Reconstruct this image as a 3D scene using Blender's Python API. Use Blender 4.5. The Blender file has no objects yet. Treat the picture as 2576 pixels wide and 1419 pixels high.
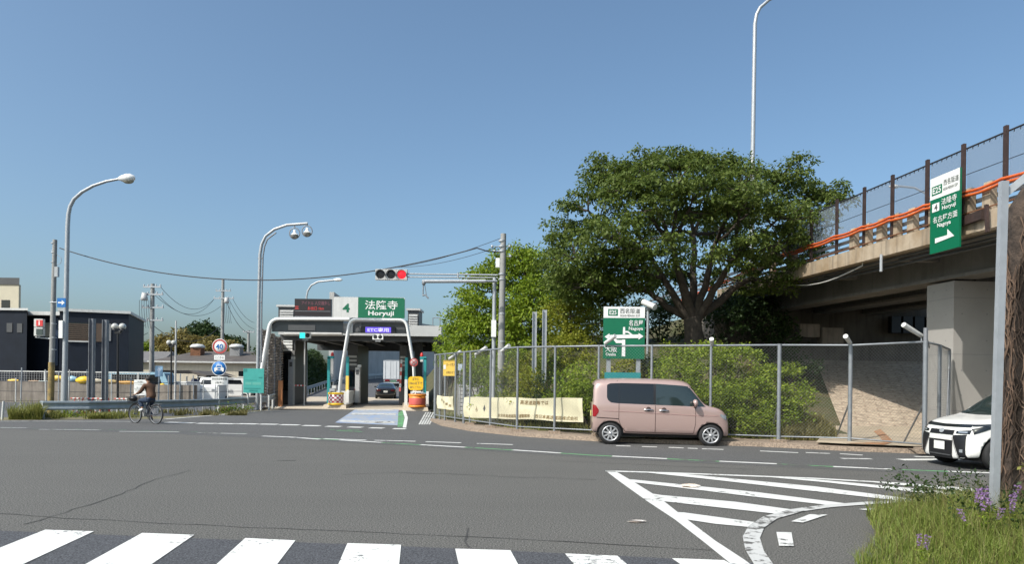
import bpy, bmesh, math, random
import numpy as np
from mathutils import Vector, Matrix
from mathutils.bvhtree import BVHTree
SC = bpy.context.scene
R = math.radians
# ------------------------------------------------------------------ camera
F, CX, HY, H = 1750.0, 1288.0, 963.0, 1.6
ROLL = R(0.7)
cam = bpy.data.objects.new('camera', bpy.data.cameras.new('camera'))
SC.collection.objects.link(cam)
cam.location = (0, 0, H)
cam.rotation_euler = (R(90), -ROLL, 0)
cam.data.sensor_width = 36
cam.data.lens = 36 * F / 2576
cam.data.shift_x = 0
cam.data.shift_y = (HY - 709.5) / 2576
cam.data.clip_end = 3000
SC.camera = cam
# ------------------------------------------------------------------ sky and sun
SUN_AZ, SUN_EL = 228, 46          # compass azimuth of the sun from +Y, elevation
w = bpy.data.worlds.new('World'); SC.world = w; w.use_nodes = True
nt = w.node_tree
sky = nt.nodes.new('ShaderNodeTexSky'); sky.sky_type = 'NISHITA'; sky.sun_disc = False
sky.sun_elevation = R(SUN_EL); sky.sun_rotation = R(SUN_AZ)
sky.altitude = 0; sky.air_density = 0.95; sky.dust_density = 3.6; sky.ozone_density = 4.2
tint = nt.nodes.new('ShaderNodeMix'); tint.data_type = 'RGBA'; tint.blend_type = 'MULTIPLY'; tint.inputs[0].default_value = 1.0
tint.inputs[7].default_value = (0.98, 1.055, 0.985, 1)          # white balance of the clear sky
nt.links.new(sky.outputs[0], tint.inputs[6]); nt.links.new(tint.outputs[2], nt.nodes['Background'].inputs[0])
nt.nodes['Background'].inputs[1].default_value = 0.149
sun = bpy.data.objects.new('sun', bpy.data.lights.new('sun', 'SUN'))
SC.collection.objects.link(sun)
sun.data.energy = 3.8; sun.data.angle = R(0.5); sun.data.color = (1.0, 0.95, 0.87)
sd = Vector((math.sin(R(SUN_AZ)) * math.cos(R(SUN_EL)), math.cos(R(SUN_AZ)) * math.cos(R(SUN_EL)), math.sin(R(SUN_EL))))
sun.rotation_euler = sd.to_track_quat('Z', 'Y').to_euler()
sun.location = (-20, -20, 40)
SC.view_settings.view_transform = 'Standard'; SC.view_settings.look = 'None'
SC.view_settings.exposure = 0.3; SC.view_settings.gamma = 1.0
# ------------------------------------------------------------------ pixel (of a 2576 wide view) to place
_c, _s = math.cos(ROLL), math.sin(ROLL)
def ray(x, y):
    u, v = (x - CX) / F, (HY - y) / F
    return u * _c - v * _s, u * _s + v * _c
def G(x, y, z=0.0):
    a, b = ray(x, y); Y = (z - H) / b
    return Vector((a * Y, Y, z))
def A(x, y, Y):
    a, b = ray(x, y)
    return Vector((a * Y, Y, H + b * Y))
def at_x(x, Y):
    return (x - CX) / F * Y
# ------------------------------------------------------------------ objects
def tag(o, label=None, cat=None, group=None, kind=None):
    if label: o['label'] = label
    if cat: o['category'] = cat
    if group: o['group'] = group
    if kind: o['kind'] = kind
    return o
def thing(name, label, cat, loc=(0, 0, 0), group=None, rz=0.0):
    o = bpy.data.objects.new(name, None); SC.collection.objects.link(o)
    o.empty_display_size = 0.2
    o.location = loc; o.rotation_euler = (0, 0, rz)
    return tag(o, label, cat, group)
def top(o):
    while o.parent: o = o.parent
    return o
def copy_tree(o, parent=None):
    c = o.copy(); SC.collection.objects.link(c)
    if parent is not None: c.parent = parent
    for ch in [k for k in bpy.data.objects if k.parent == o]:
        copy_tree(ch, c)
    return c
def skewbox(mb, xl, xr, Y, dep, z0, z1):
    a, b = (xl-CX)/F, (xr-CX)/F; v = [(a*Y,Y),(b*Y,Y),(b*(Y+dep),Y+dep),(a*(Y+dep),Y+dep)]
    mb.add([(x,y,z0) for x,y in v]+[(x,y,z1) for x,y in v], [(3,2,1,0),(4,5,6,7),(0,1,5,4),(1,2,6,5),(2,3,7,6),(3,0,4,7)])
class MB:
    """collects shapes of ONE part into one mesh"""
    def __init__(s): s.v = []; s.f = []; s.m = []; s.sm = []
    def add(s, vs, fs, mi=0, smooth=False):
        b = len(s.v); s.v += [tuple(p) for p in vs]
        for f in fs:
            s.f.append([b + i for i in f]); s.m.append(mi); s.sm.append(smooth)
        return s
    def box(s, lo, hi, mi=0):
        x0, y0, z0 = lo; x1, y1, z1 = hi
        if x0 > x1: x0, x1 = x1, x0
        if y0 > y1: y0, y1 = y1, y0
        if z0 > z1: z0, z1 = z1, z0
        return s.add([(x0,y0,z0),(x1,y0,z0),(x1,y1,z0),(x0,y1,z0),(x0,y0,z1),(x1,y0,z1),(x1,y1,z1),(x0,y1,z1)],
              [(3,2,1,0),(4,5,6,7),(0,1,5,4),(1,2,6,5),(2,3,7,6),(3,0,4,7)], mi)
    def cbox(s, c, sz, mi=0):
        return s.box((c[0]-sz[0]/2, c[1]-sz[1]/2, c[2]-sz[2]/2), (c[0]+sz[0]/2, c[1]+sz[1]/2, c[2]+sz[2]/2), mi)
    def obox(s, o, ux, uy, uz, mi=0):
        """box from corner o along three edge vectors"""
        o, ux, uy, uz = Vector(o), Vector(ux), Vector(uy), Vector(uz)
        vs = [o, o+ux, o+ux+uy, o+uy, o+uz, o+ux+uz, o+ux+uy+uz, o+uy+uz]
        fs = [(3,2,1,0),(4,5,6,7),(0,1,5,4),(1,2,6,5),(2,3,7,6),(3,0,4,7)]
        if ux.cross(uy).dot(uz) < 0: fs = [f[::-1] for f in fs]
        return s.add(vs, fs, mi)
    def bar(s, p, q, w=0.05, h=None, mi=0, up=(0,0,1)):
        p, q = Vector(p), Vector(q); h = h or w
        d = (q - p).normalized(); u = Vector(up)
        if abs(d.dot(u)) > 0.98: u = Vector((0, 1, 0))
        a = d.cross(u).normalized() * w; b = a.cross(d).normalized() * h
        return s.obox(p - a/2 - b/2, q - p, a, b, mi)
    def tube(s, pts, r=0.05, n=8, mi=0, cap=True, smooth=True, closed=False):
        pts = [Vector(p) for p in pts]; k = len(pts)
        rs = [r] * k if not hasattr(r, '__len__') else list(r)
        vs, fs = [], []; prev = None
        for i, p in enumerate(pts):
            if closed: d = pts[(i+1) % k] - pts[i-1]
            else: d = (pts[min(i+1, k-1)] - pts[max(i-1, 0)])
            d.normalize()
            if prev is None:
                u = Vector((0, 0, 1)) if abs(d.z) < 0.9 else Vector((0, 1, 0))
                a = d.cross(u).normalized()
            else:
                a = prev - d * prev.dot(d); a.normalize()
            prev = a; b = d.cross(a)
            for j in range(n):
                t = 2 * math.pi * j / n
                vs.append(p + (a * math.cos(t) + b * math.sin(t)) * rs[i])
        for i in range(k if closed else k - 1):
            i2 = (i + 1) % k
            for j in range(n):
                fs.append((i*n+j, i*n+(j+1) % n, i2*n+(j+1) % n, i2*n+j))
        s.add(vs, fs, mi, smooth)
        if cap and not closed:
            s.add(vs[:n], [tuple(range(n))[::-1]], mi); s.add(vs[-n:], [tuple(range(n))], mi)
        return s
    def lathe(s, prof, c=(0,0,0), ax=(0,0,1), n=20, mi=0, smooth=True):
        """prof: list of (radius, along)"""
        ax = Vector(ax).normalized(); u = Vector((0,0,1)) if abs(ax.z) < .9 else Vector((1,0,0))
        a = ax.cross(u).normalized(); b = ax.cross(a); c = Vector(c)
        vs, fs = [], []
        for r, h in prof:
            for j in range(n):
                t = 2*math.pi*j/n
                vs.append(c + ax*h + (a*math.cos(t) + b*math.sin(t)) * max(r, 1e-4))
        for i in range(len(prof)-1):
            for j in range(n):
                fs.append((i*n+j, i*n+(j+1) % n, (i+1)*n+(j+1) % n, (i+1)*n+j))
        return s.add(vs, fs, mi, smooth)
    def ball(s, c, r, n=12, mi=0):
        if not hasattr(r, '__len__'): r = (r, r, r)
        vs, fs = [], []; m = n // 2
        for i in range(m + 1):
            ph = math.pi * i / m
            for j in range(n):
                t = 2*math.pi*j/n
                q = max(math.sin(ph), 1e-3)
                vs.append((c[0]+r[0]*q*math.cos(t), c[1]+r[1]*q*math.sin(t), c[2]+r[2]*math.cos(ph)))
        for i in range(m):
            for j in range(n):
                fs.append((i*n+j, (i+1)*n+j, (i+1)*n+(j+1) % n, i*n+(j+1) % n))
        return s.add(vs, fs, mi, True)
    def prism(s, pts, o, ux, uy, uz, mi=0, smooth=False):
        """2-D outline pts in (ux,uy) at o, thickness vector uz"""
        o, ux, uy, uz = Vector(o), Vector(ux), Vector(uy), Vector(uz)
        a = [o + ux*p[0] + uy*p[1] for p in pts]; n = len(a)
        b = [p + uz for p in a]
        fs = [tuple(range(n))[::-1], tuple(range(n, 2*n))] + [(i, (i+1) % n, n+(i+1) % n, n+i) for i in range(n)]
        if ux.cross(uy).dot(uz) < 0: fs = [f[::-1] for f in fs]
        return s.add(a + b, fs, mi, smooth)
    def build(s, name, mat, parent=None, origin=None, local=False):
        if parent is not None and not local: origin = top(parent).location
        if origin is not None: ox, oy, oz = origin; vs = [(x-ox, y-oy, z-oz) for x, y, z in s.v]
        else: vs = s.v
        me = bpy.data.meshes.new(name); me.from_pydata(vs, [], s.f)
        mats = mat if isinstance(mat, (list, tuple)) else [mat]
        for m in mats: me.materials.append(m)
        me.polygons.foreach_set('material_index', s.m)
        me.polygons.foreach_set('use_smooth', s.sm)
        me.update()
        o = bpy.data.objects.new(name, me); SC.collection.objects.link(o)
        if parent is not None: o.parent = parent
        elif origin is not None: o.location = origin
        return o
def np_mesh(name, V, quads, mat, parent=None, origin=(0,0,0), smooth=False, k=4):
    """mesh from numpy arrays, k-gons"""
    V = np.asarray(V, np.float32) - np.asarray(origin, np.float32)
    Q = np.asarray(quads, np.int32)
    me = bpy.data.meshes.new(name)
    me.vertices.add(len(V)); me.vertices.foreach_set('co', V.ravel())
    me.loops.add(Q.size); me.loops.foreach_set('vertex_index', Q.ravel())
    me.polygons.add(len(Q)); me.polygons.foreach_set('loop_start', np.arange(0, Q.size, k, dtype=np.int32))
    me.polygons.foreach_set('loop_total', np.full(len(Q), k, np.int32))
    if smooth: me.polygons.foreach_set('use_smooth', np.ones(len(Q), bool))
    me.materials.append(mat); me.update(calc_edges=True); me.validate()
    o = bpy.data.objects.new(name, me); SC.collection.objects.link(o)
    if parent is not None: o.parent = parent
    else: o.location = origin
    return o
def structure(o): o['kind'] = 'structure'; return o
# ------------------------------------------------------------------ materials
def mat(name, col, rough=0.6, metal=0.0, var=0.0, scale=4.0, bump=0.0, bscale=60.0, col2=None, streak=0.0, spec=0.5,
        island=0.0, transl=0.0, emit=None, estr=0.0, coat=0.0, speck=0.0, sscale=180.0, alpha=None, leaf2=None, band=0.0):
    m = bpy.data.materials.new(name); m.use_nodes = True
    N, L = m.node_tree.nodes, m.node_tree.links
    b = N['Principled BSDF']; b.inputs['Roughness'].default_value = rough; b.inputs['Metallic'].default_value = metal
    b.inputs['Specular IOR Level'].default_value = spec
    if coat: b.inputs['Coat Weight'].default_value = coat; b.inputs['Coat Roughness'].default_value = 0.04
    c = (*col, 1)
    b.inputs['Base Color'].default_value = c
    tc = N.new('ShaderNodeTexCoord'); cur = None
    def mix(fac, a, bb):
        mx = N.new('ShaderNodeMix'); mx.data_type = 'RGBA'; mx.clamp_factor = True
        if isinstance(fac, float): mx.inputs[0].default_value = fac
        else: L.new(fac, mx.inputs[0])
        for i, q in ((6, a), (7, bb)):
            if isinstance(q, tuple): mx.inputs[i].default_value = q
            else: L.new(q, mx.inputs[i])
        return mx.outputs[2]
    def rng(sock, a, bb, c0=0.0, c1=1.0):
        r = N.new('ShaderNodeMapRange'); L.new(sock, r.inputs[0])
        for i, q in enumerate((a, bb, c0, c1)): r.inputs[i+1].default_value = q
        return r.outputs[0]
    cur = c
    if var:
        n = N.new('ShaderNodeTexNoise'); n.inputs['Scale'].default_value = scale; n.inputs['Detail'].default_value = 6
        n.inputs['Roughness'].default_value = 0.65
        L.new(tc.outputs['Object'], n.inputs['Vector'])
        c2 = (*(col2 or tuple(x * (1 - var) for x in col)), 1)
        cur = mix(rng(n.outputs[0], 0.35, 0.68), cur, c2)
    if band:
        mp = N.new('ShaderNodeMapping'); mp.inputs['Scale'].default_value = (0.05, 0.75, 1); mp.inputs['Rotation'].default_value = (0, 0, 0.09)
        L.new(tc.outputs['Object'], mp.inputs[0])
        n = N.new('ShaderNodeTexNoise'); n.inputs['Scale'].default_value = 1.0; n.inputs['Detail'].default_value = 5; n.inputs['Roughness'].default_value = 0.6
        L.new(mp.outputs[0], n.inputs['Vector'])
        cur = mix(rng(n.outputs[0], 0.42, 0.66, 0.0, 1.0), cur, tuple(x * (1 - band) for x in col) + (1,))
        n = N.new('ShaderNodeTexNoise'); n.inputs['Scale'].default_value = 0.55; n.inputs['Detail'].default_value = 8; n.inputs['Roughness'].default_value = 0.7
        L.new(tc.outputs['Object'], n.inputs['Vector'])
        cur = mix(rng(n.outputs[0], 0.60, 0.70, 0.0, 0.55), cur, tuple(x * 0.62 for x in col) + (1,))
    if streak:
        mp = N.new('ShaderNodeMapping'); mp.inputs['Scale'].default_value = (3.5, 3.5, 0.22)
        L.new(tc.outputs['Object'], mp.inputs[0])
        n = N.new('ShaderNodeTexNoise'); n.inputs['Scale'].default_value = 1.6; n.inputs['Detail'].default_value = 5
        L.new(mp.outputs[0], n.inputs['Vector'])
        cur = mix(rng(n.outputs[0], 0.5, 0.75, 0.0, streak), cur, tuple(x * 0.35 for x in col) + (1,))
    if speck:
        n = N.new('ShaderNodeTexNoise'); n.inputs['Scale'].default_value = sscale; n.inputs['Detail'].default_value = 2
        L.new(tc.outputs['Object'], n.inputs['Vector'])
        hi = mix(0.5, cur, tuple(min(1, x * (1 + 2.2*speck)) for x in col) + (1,))
        lo = mix(0.75, cur, tuple(x * (1 - speck) for x in col) + (1,))
        cur = mix(rng(n.outputs[0], 0.36, 0.64), lo, hi)
    if island:
        g = N.new('ShaderNodeNewGeometry')
        a = leaf2 or tuple(x * (1 + island) for x in col)
        cur = mix(rng(g.outputs['Random Per Island'], 0, 1), cur, (*a, 1))
    if not isinstance(cur, tuple): L.new(cur, b.inputs['Base Color'])
    if bump:
        n = N.new('ShaderNodeTexNoise'); n.inputs['Scale'].default_value = bscale; n.inputs['Detail'].default_value = 4
        L.new(tc.outputs['Object'], n.inputs['Vector'])
        bp = N.new('ShaderNodeBump'); bp.inputs['Strength'].default_value = bump; bp.inputs['Distance'].default_value = 0.02
        L.new(n.outputs[0], bp.inputs['Height']); L.new(bp.outputs[0], b.inputs['Normal'])
    if emit: b.inputs['Emission Color'].default_value = (*emit, 1); b.inputs['Emission Strength'].default_value = estr
    out = N['Material Output']
    if transl:
        t = N.new('ShaderNodeBsdfTranslucent'); ms = N.new('ShaderNodeMixShader'); ms.inputs[0].default_value = transl
        if isinstance(cur, tuple): t.inputs[0].default_value = cur
        else: L.new(cur, t.inputs[0])
        L.new(b.outputs[0], ms.inputs[1]); L.new(t.outputs[0], ms.inputs[2]); L.new(ms.outputs[0], out.inputs[0])
    if alpha is not None:
        b.inputs['Alpha'].default_value = alpha
    return m
def worn(name, col, under, amount=0.5, scale=5.0):
    """road paint chipped away so that the asphalt colour shows"""
    m = bpy.data.materials.new(name); m.use_nodes = True
    N, L = m.node_tree.nodes, m.node_tree.links; b = N['Principled BSDF']; b.inputs['Roughness'].default_value = 0.7
    tc = N.new('ShaderNodeTexCoord')
    n1 = N.new('ShaderNodeTexNoise'); n1.inputs['Scale'].default_value = scale; n1.inputs['Detail'].default_value = 8; n1.inputs['Roughness'].default_value = 0.75
    n2 = N.new('ShaderNodeTexNoise'); n2.inputs['Scale'].default_value = 0.9; n2.inputs['Detail'].default_value = 3
    L.new(tc.outputs['Object'], n1.inputs['Vector']); L.new(tc.outputs['Object'], n2.inputs['Vector'])
    ad = N.new('ShaderNodeMath'); ad.operation = 'MULTIPLY_ADD'; ad.inputs[1].default_value = 0.55
    L.new(n2.outputs[0], ad.inputs[0]); L.new(n1.outputs[0], ad.inputs[2])
    r = N.new('ShaderNodeMapRange'); L.new(ad.outputs[0], r.inputs[0])
    t = 0.98 - amount * 0.32
    r.inputs[1].default_value = t - 0.035; r.inputs[2].default_value = t + 0.035
    mx = N.new('ShaderNodeMix'); mx.data_type = 'RGBA'; L.new(r.outputs[0], mx.inputs[0])
    n3 = N.new('ShaderNodeTexNoise'); n3.inputs['Scale'].default_value = 40; n3.inputs['Detail'].default_value = 3
    L.new(tc.outputs['Object'], n3.inputs['Vector'])
    m3 = N.new('ShaderNodeMix'); m3.data_type = 'RGBA'; L.new(n3.outputs[0], m3.inputs[0])
    m3.inputs[6].default_value = (*col, 1); m3.inputs[7].default_value = (*[x * 0.8 for x in col], 1)
    L.new(m3.outputs[2], mx.inputs[6]); mx.inputs[7].default_value = (*under, 1)
    L.new(mx.outputs[2], b.inputs['Base Color'])
    return m
def brick(name, c1, c2, mortar, sx=1.0, sy=1.0, scale=2.0, rough=0.85, msize=0.03, rot=(0,0,0)):
    m = bpy.data.materials.new(name); m.use_nodes = True
    N, L = m.node_tree.nodes, m.node_tree.links; b = N['Principled BSDF']; b.inputs['Roughness'].default_value = rough
    tc = N.new('ShaderNodeTexCoord'); mp = N.new('ShaderNodeMapping'); mp.inputs['Scale'].default_value = (sx, sy, 1); mp.inputs['Rotation'].default_value = rot
    L.new(tc.outputs['Object'], mp.inputs[0])
    t = N.new('ShaderNodeTexBrick'); t.inputs['Scale'].default_value = scale; t.inputs['Mortar Size'].default_value = msize
    t.inputs['Color1'].default_value = (*c1, 1); t.inputs['Color2'].default_value = (*c2, 1); t.inputs['Mortar'].default_value = (*mortar, 1)
    L.new(mp.outputs[0], t.inputs['Vector'])
    n = N.new('ShaderNodeTexNoise'); n.inputs['Scale'].default_value = 5; n.inputs['Detail'].default_value = 6
    L.new(tc.outputs['Object'], n.inputs['Vector'])
    mx = N.new('ShaderNodeMix'); mx.data_type = 'RGBA'; mx.blend_type = 'MULTIPLY'; mx.inputs[0].default_value = 0.8
    r = N.new('ShaderNodeMapRange'); r.inputs[1].default_value = .3; r.inputs[2].default_value = .7; r.inputs[3].default_value = .45; r.inputs[4].default_value = 1.15
    L.new(n.outputs[0], r.inputs[0]); L.new(t.outputs[0], mx.inputs[6]); L.new(r.outputs[0], mx.inputs[7])
    L.new(mx.outputs[2], b.inputs['Base Color'])
    bp = N.new('ShaderNodeBump'); bp.inputs['Strength'].default_value = 0.2; L.new(t.outputs[1], bp.inputs['Height']); bp.invert = True
    L.new(bp.outputs[0], b.inputs['Normal'])
    return m
ASPH = (0.094, 0.091, 0.083)
M = dict(
  asphalt=mat('asphalt', ASPH, .9, var=.26, scale=.3, bump=.25, bscale=120, speck=.9, sscale=60, band=.28),
  asphalt_new=mat('asphalt_new', (.058, .060, .066), .88, var=.15, scale=.6, bump=.25, bscale=120, speck=.8, sscale=65),
  asphalt_far=mat('asphalt_far', (.085, .085, .09), .9, var=.2, scale=.3, speck=.3, sscale=40),
  soil=mat('soil', (.16, .14, .10), .95, var=.4, scale=.8, bump=.4, bscale=20),
  lane_concrete=mat('lane_concrete', (.47, .40, .31), .85, var=.3, scale=.6, speck=.12, sscale=30),
  kerb=mat('kerb', (.27, .21, .16), .9, var=.45, scale=1.5, bump=.4, speck=.35, sscale=25),
  concrete=mat('concrete', (.33, .32, .30), .85, var=.25, scale=.9, streak=.45, bump=.15, bscale=40),
  concrete_pier=mat('concrete_pier', (.36, .345, .325), .85, var=.12, scale=.7, bump=.1, bscale=50),
  concrete_rust=mat('concrete_rust', (.46, .38, .29), .85, var=.55, scale=1.1, streak=.9, col2=(.28, .20, .12)),
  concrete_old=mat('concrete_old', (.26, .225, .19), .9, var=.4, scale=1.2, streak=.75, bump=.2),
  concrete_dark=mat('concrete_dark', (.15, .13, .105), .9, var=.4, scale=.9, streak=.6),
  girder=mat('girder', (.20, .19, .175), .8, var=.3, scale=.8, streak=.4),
  galv=mat('galvanised', (.42, .44, .46), .45, .35, var=.15, scale=8),
  fgalv=mat('fence_galvanised', (.25, .27, .29), .5, .35, var=.2, scale=8),
  galv_dark=mat('galvanised_dark', (.25, .26, .28), .5, .35, var=.25, scale=6),
  pole_con=mat('pole_concrete', (.31, .31, .30), .8, var=.2, scale=5, streak=.3),
  steel_blue=mat('guardrail_grey', (.30, .35, .38), .5, .3, var=.25, scale=3, streak=.3),
  white=mat('white_paint', (.78, .78, .76), .4, var=.06, scale=3),
  offwhite=mat('offwhite', (.60, .60, .58), .5, var=.12, scale=2, streak=.2),
  ltgrey=mat('light_grey', (.48, .48, .47), .5, var=.1, scale=2),
  grey=mat('grey', (.25, .25, .25), .6, var=.2, scale=3),
  dkgrey=mat('dark_grey', (.075, .077, .08), .5, var=.2, scale=3),
  black=mat('black', (.012, .012, .014), .45),
  rubber=mat('rubber', (.02, .02, .021), .8, var=.3, scale=20),
  navy=mat('navy_cladding', (.010, .015, .026), .6, var=.3, scale=1.5, streak=.2, spec=.25),
  cream=mat('cream_wall', (.55, .50, .38), .8, var=.1, scale=1),
  beige=mat('beige_siding', (.50, .45, .36), .7, var=.15, scale=2, streak=.25),
  brownlouvre=mat('brown_louvre', (.10, .065, .045), .7, var=.3, scale=8),
  roofgrey=mat('roof_grey', (.11, .095, .085), .8, var=.4, scale=1.2),
  tilegrey=mat('tile_grey', (.17, .165, .165), .8, var=.3, scale=1.5),
  glass=mat('dark_glass', (.010, .013, .016), .03, spec=.6),
  glass_green=mat('tinted_glass', (.02, .032, .032), .05, spec=.9),
  green=mat('sign_green', (.0, .135, .062), .45, var=.08, scale=4),
  teal=mat('sign_teal', (.055, .37, .33), .5, var=.12, scale=5),
  teal_dk=mat('teal_dark', (.02, .22, .20), .5),
  tealpost=mat('teal_post', (.02, .25, .26), .5, var=.1, scale=5),
  yellow=mat('yellow', (.80, .50, .02), .5, var=.1, scale=6),
  yellow_lt=mat('notice_yellow', (.85, .55, .10), .55, var=.1, scale=6),
  orange=mat('orange', (.80, .26, .03), .5, var=.12, scale=5),
  pinkred=mat('pink_red', (.62, .12, .10), .5, var=.2, scale=5),
  crimson=mat('crimson', (.28, .03, .07), .5),
  red=mat('red', (.55, .03, .025), .45),
  ringred=mat('ring_red', (.42, .055, .05), .5),
  blue=mat('sign_blue', (.01, .14, .42), .45),
  paleblue=mat('pale_blue', (.25, .42, .60), .5, var=.2, scale=5),
  ltblue=mat('light_blue_plastic', (.30, .48, .58), .4, var=.2, scale=4),
  cloth=mat('banner_cloth', (.80, .74, .52), .8, var=.1, scale=3, transl=.25),
  txtbrown=mat('banner_ink', (.20, .13, .05), .8),
  txtdark=mat('ink_dark', (.06, .07, .06), .6),
  rust=mat('rust', (.20, .085, .04), .85, var=.5, scale=6),
  rustpost=mat('rusty_post', (.055, .032, .028), .7, var=.6, scale=3),
  ruststain=mat('rust_stain', (.36, .14, .05), .9, var=.4, scale=4, col2=(.33, .25, .17)),
  cable=mat('orange_cable', (.62, .12, .025), .55, var=.15, scale=8),
  wire=mat('wire', (.03, .03, .035), .6),
  meshwire=mat('mesh_wire', (.24, .25, .25), .5, .4),
  bark=mat('bark', (.085, .068, .052), .95, var=.5, scale=6, bump=.8, bscale=14),
  bark_ivy=mat('bark_ivy', (.085, .06, .045), .95, var=.65, scale=9, bump=1.0, bscale=22),
  slit_dark=mat('slit_black', (.05, .05, .05), .9),
  crack=mat('crack', (.055, .054, .052), .95),
  skin=mat('skin', (.36, .20, .13), .6),
  jacket=mat('brown_jacket', (.115, .058, .032), .85, var=.3, scale=9),
  jeans=mat('jeans', (.025, .045, .085), .85, var=.3, scale=12),
  hair=mat('hair', (.03, .027, .025), .7),
  chrome=mat('chrome', (.6, .6, .62), .2, .9),
  alloy=mat('alloy', (.55, .55, .56), .3, .6),
  pinkpaint=mat('pink_paint', (.455, .325, .295), .28, .25, coat=.7),
  whitepaint=mat('pearl_paint', (.78, .77, .74), .25, coat=.8),
  darkpaint=mat('dark_car_paint', (.010, .012, .016), .2, coat=.8),
  taillight=mat('tail_light', (.26, .006, .012), .15, coat=.6),
  lens=mat('clear_lens', (.42, .45, .48), .1, .5),
  plate=mat('number_plate', (.75, .75, .72), .4),
  truckwhite=mat('truck_white', (.66, .67, .68), .4, var=.08, scale=1.5),
  navytarp=mat('navy_tarp', (.04, .05, .12), .8, var=.4, scale=4),
)
M['pw'] = worn('worn_white', (.72, .72, .69), ASPH, .24, 7)
M['pw2'] = worn('well_worn_white', (.58, .58, .56), ASPH, .42, 6)
M['pcw'] = worn('crosswalk_white', (.80, .80, .76), (.07, .072, .078), .22, 10)
M['pg'] = worn('worn_green', (.10, .22, .12), ASPH, .75, 4)
M['pgb'] = worn('bright_green', (.13, .36, .15), ASPH, .5, 4)
M['pb'] = worn('worn_blue', (.24, .34, .53), (.33, .35, .38), .75, 2.2)
M['paved'] = brick('stone_paving', (.50, .41, .31), (.46, .37, .28), (.36, .28, .21), scale=.55, sx=1.2, sy=1.4, msize=.02, rot=(0, 0, .35))
M['tile_side'] = brick('louvre_tiles', (.22, .19, .17), (.15, .13, .115), (.05, .045, .04), scale=2)
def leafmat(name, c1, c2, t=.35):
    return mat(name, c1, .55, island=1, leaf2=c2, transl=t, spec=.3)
LF = dict(
  big=leafmat('zelkova_leaf', (.062, .102, .018), (.16, .205, .042), .42),
  mid=leafmat('maple_leaf', (.115, .19, .013), (.25, .32, .026)),
  yellow=leafmat('yellow_leaf', (.16, .20, .014), (.30, .30, .035)),
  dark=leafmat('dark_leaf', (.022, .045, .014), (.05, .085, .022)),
  hedge=leafmat('hedge_leaf', (.125, .20, .016), (.29, .35, .038)),
  dry=leafmat('dry_grass', (.13, .125, .035), (.22, .19, .075), .25),
  grass=leafmat('grass_blade', (.11, .17, .020), (.27, .31, .075), .3),
  weed=leafmat('weed', (.14, .165, .03), (.29, .28, .08), .3),
  bamboo=leafmat('bamboo_leaf', (.17, .15, .04), (.26, .20, .07), .3),
  purple=leafmat('vetch_petal', (.22, .12, .29), (.40, .26, .47), .3),
)
# ------------------------------------------------------------------ lettering
def text2d(s, bold=0.0):
    cu = bpy.data.curves.new('t', 'FONT'); cu.body = s; cu.size = 1.0; cu.offset = bold
    cu.resolution_u = 2
    o = bpy.data.objects.new('t', cu); SC.collection.objects.link(o)
    dg = bpy.context.evaluated_depsgraph_get()
    me = bpy.data.meshes.new_from_object(o.evaluated_get(dg), depsgraph=dg)
    V = [(v.co.x, v.co.y) for v in me.vertices]; Fc = [tuple(p.vertices) for p in me.polygons]
    bpy.data.objects.remove(o); bpy.data.curves.remove(cu); bpy.data.meshes.remove(me)
    return V, Fc
def put_text(mb, s, c, ux, uy, w=None, h=None, off=None, bold=0.0, mi=0):
    """lettering centred at c, in the plane ux/uy, fitted into w x h"""
    V, Fc = text2d(s, bold)
    if not V: return
    xs = [p[0] for p in V]; ys = [p[1] for p in V]
    tw, th = max(xs)-min(xs), max(ys)-min(ys)
    sx = w/tw if w else h/th
    sy = h/th if h else sx
    mx, my = (max(xs)+min(xs))/2, (max(ys)+min(ys))/2
    c, ux, uy = Vector(c), Vector(ux), Vector(uy); off = Vector(off or (0,0,0))
    mb.add([c + ux*((p[0]-mx)*sx) + uy*((p[1]-my)*sy) + off for p in V], Fc, mi)
class Board:
    """flat sign: bottom-left corner o, unit vectors ux, uy; front normal n; marks sit 4 mm proud"""
    def __init__(s, o, ux, uy, w, h, t=0.03):
        s.o, s.ux, s.uy = Vector(o), Vector(ux).normalized(), Vector(uy).normalized()
        s.n = s.ux.cross(s.uy).normalized(); s.w, s.h, s.t = w, h, t
    def p(s, x, y, d=0.0): return s.o + s.ux*(x*s.w) + s.uy*(y*s.h) + s.n*d
    def panel(s, name, m, parent, r=0.0):
        mb = MB()
        if r:
            pts = []
            for cx, cy, a0 in ((s.w-r, s.h-r, 0), (r, s.h-r, 90), (r, r, 180), (s.w-r, r, 270)):
                for k in range(5):
                    a = R(a0 + k*22.5); pts.append((cx+r*math.cos(a), cy+r*math.sin(a)))
            mb.prism(pts, s.o - s.n*s.t, s.ux, s.uy, s.n*s.t)
        else:
            mb.obox(s.o - s.n*s.t, s.ux*s.w, s.uy*s.h, s.n*s.t)
        return mb.build(name, m, parent)
    def rect(s, mb, x0, y0, x1, y1, d=0.004, mi=0):
        mb.add([s.p(x0,y0,d), s.p(x1,y0,d), s.p(x1,y1,d), s.p(x0,y1,d)], [(0,1,2,3)], mi)
    def poly(s, mb, pts, d=0.004, mi=0):
        mb.add([s.p(x,y,d) for x, y in pts], [tuple(range(len(pts)))], mi)
    def text(s, mb, t, x, y, w=None, h=None, d=0.004, bold=0.0, mi=0):
        put_text(mb, t, s.p(x, y, d), s.ux, s.uy, w*s.w if w else None, h*s.h if h else None, bold=bold, mi=mi)
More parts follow.
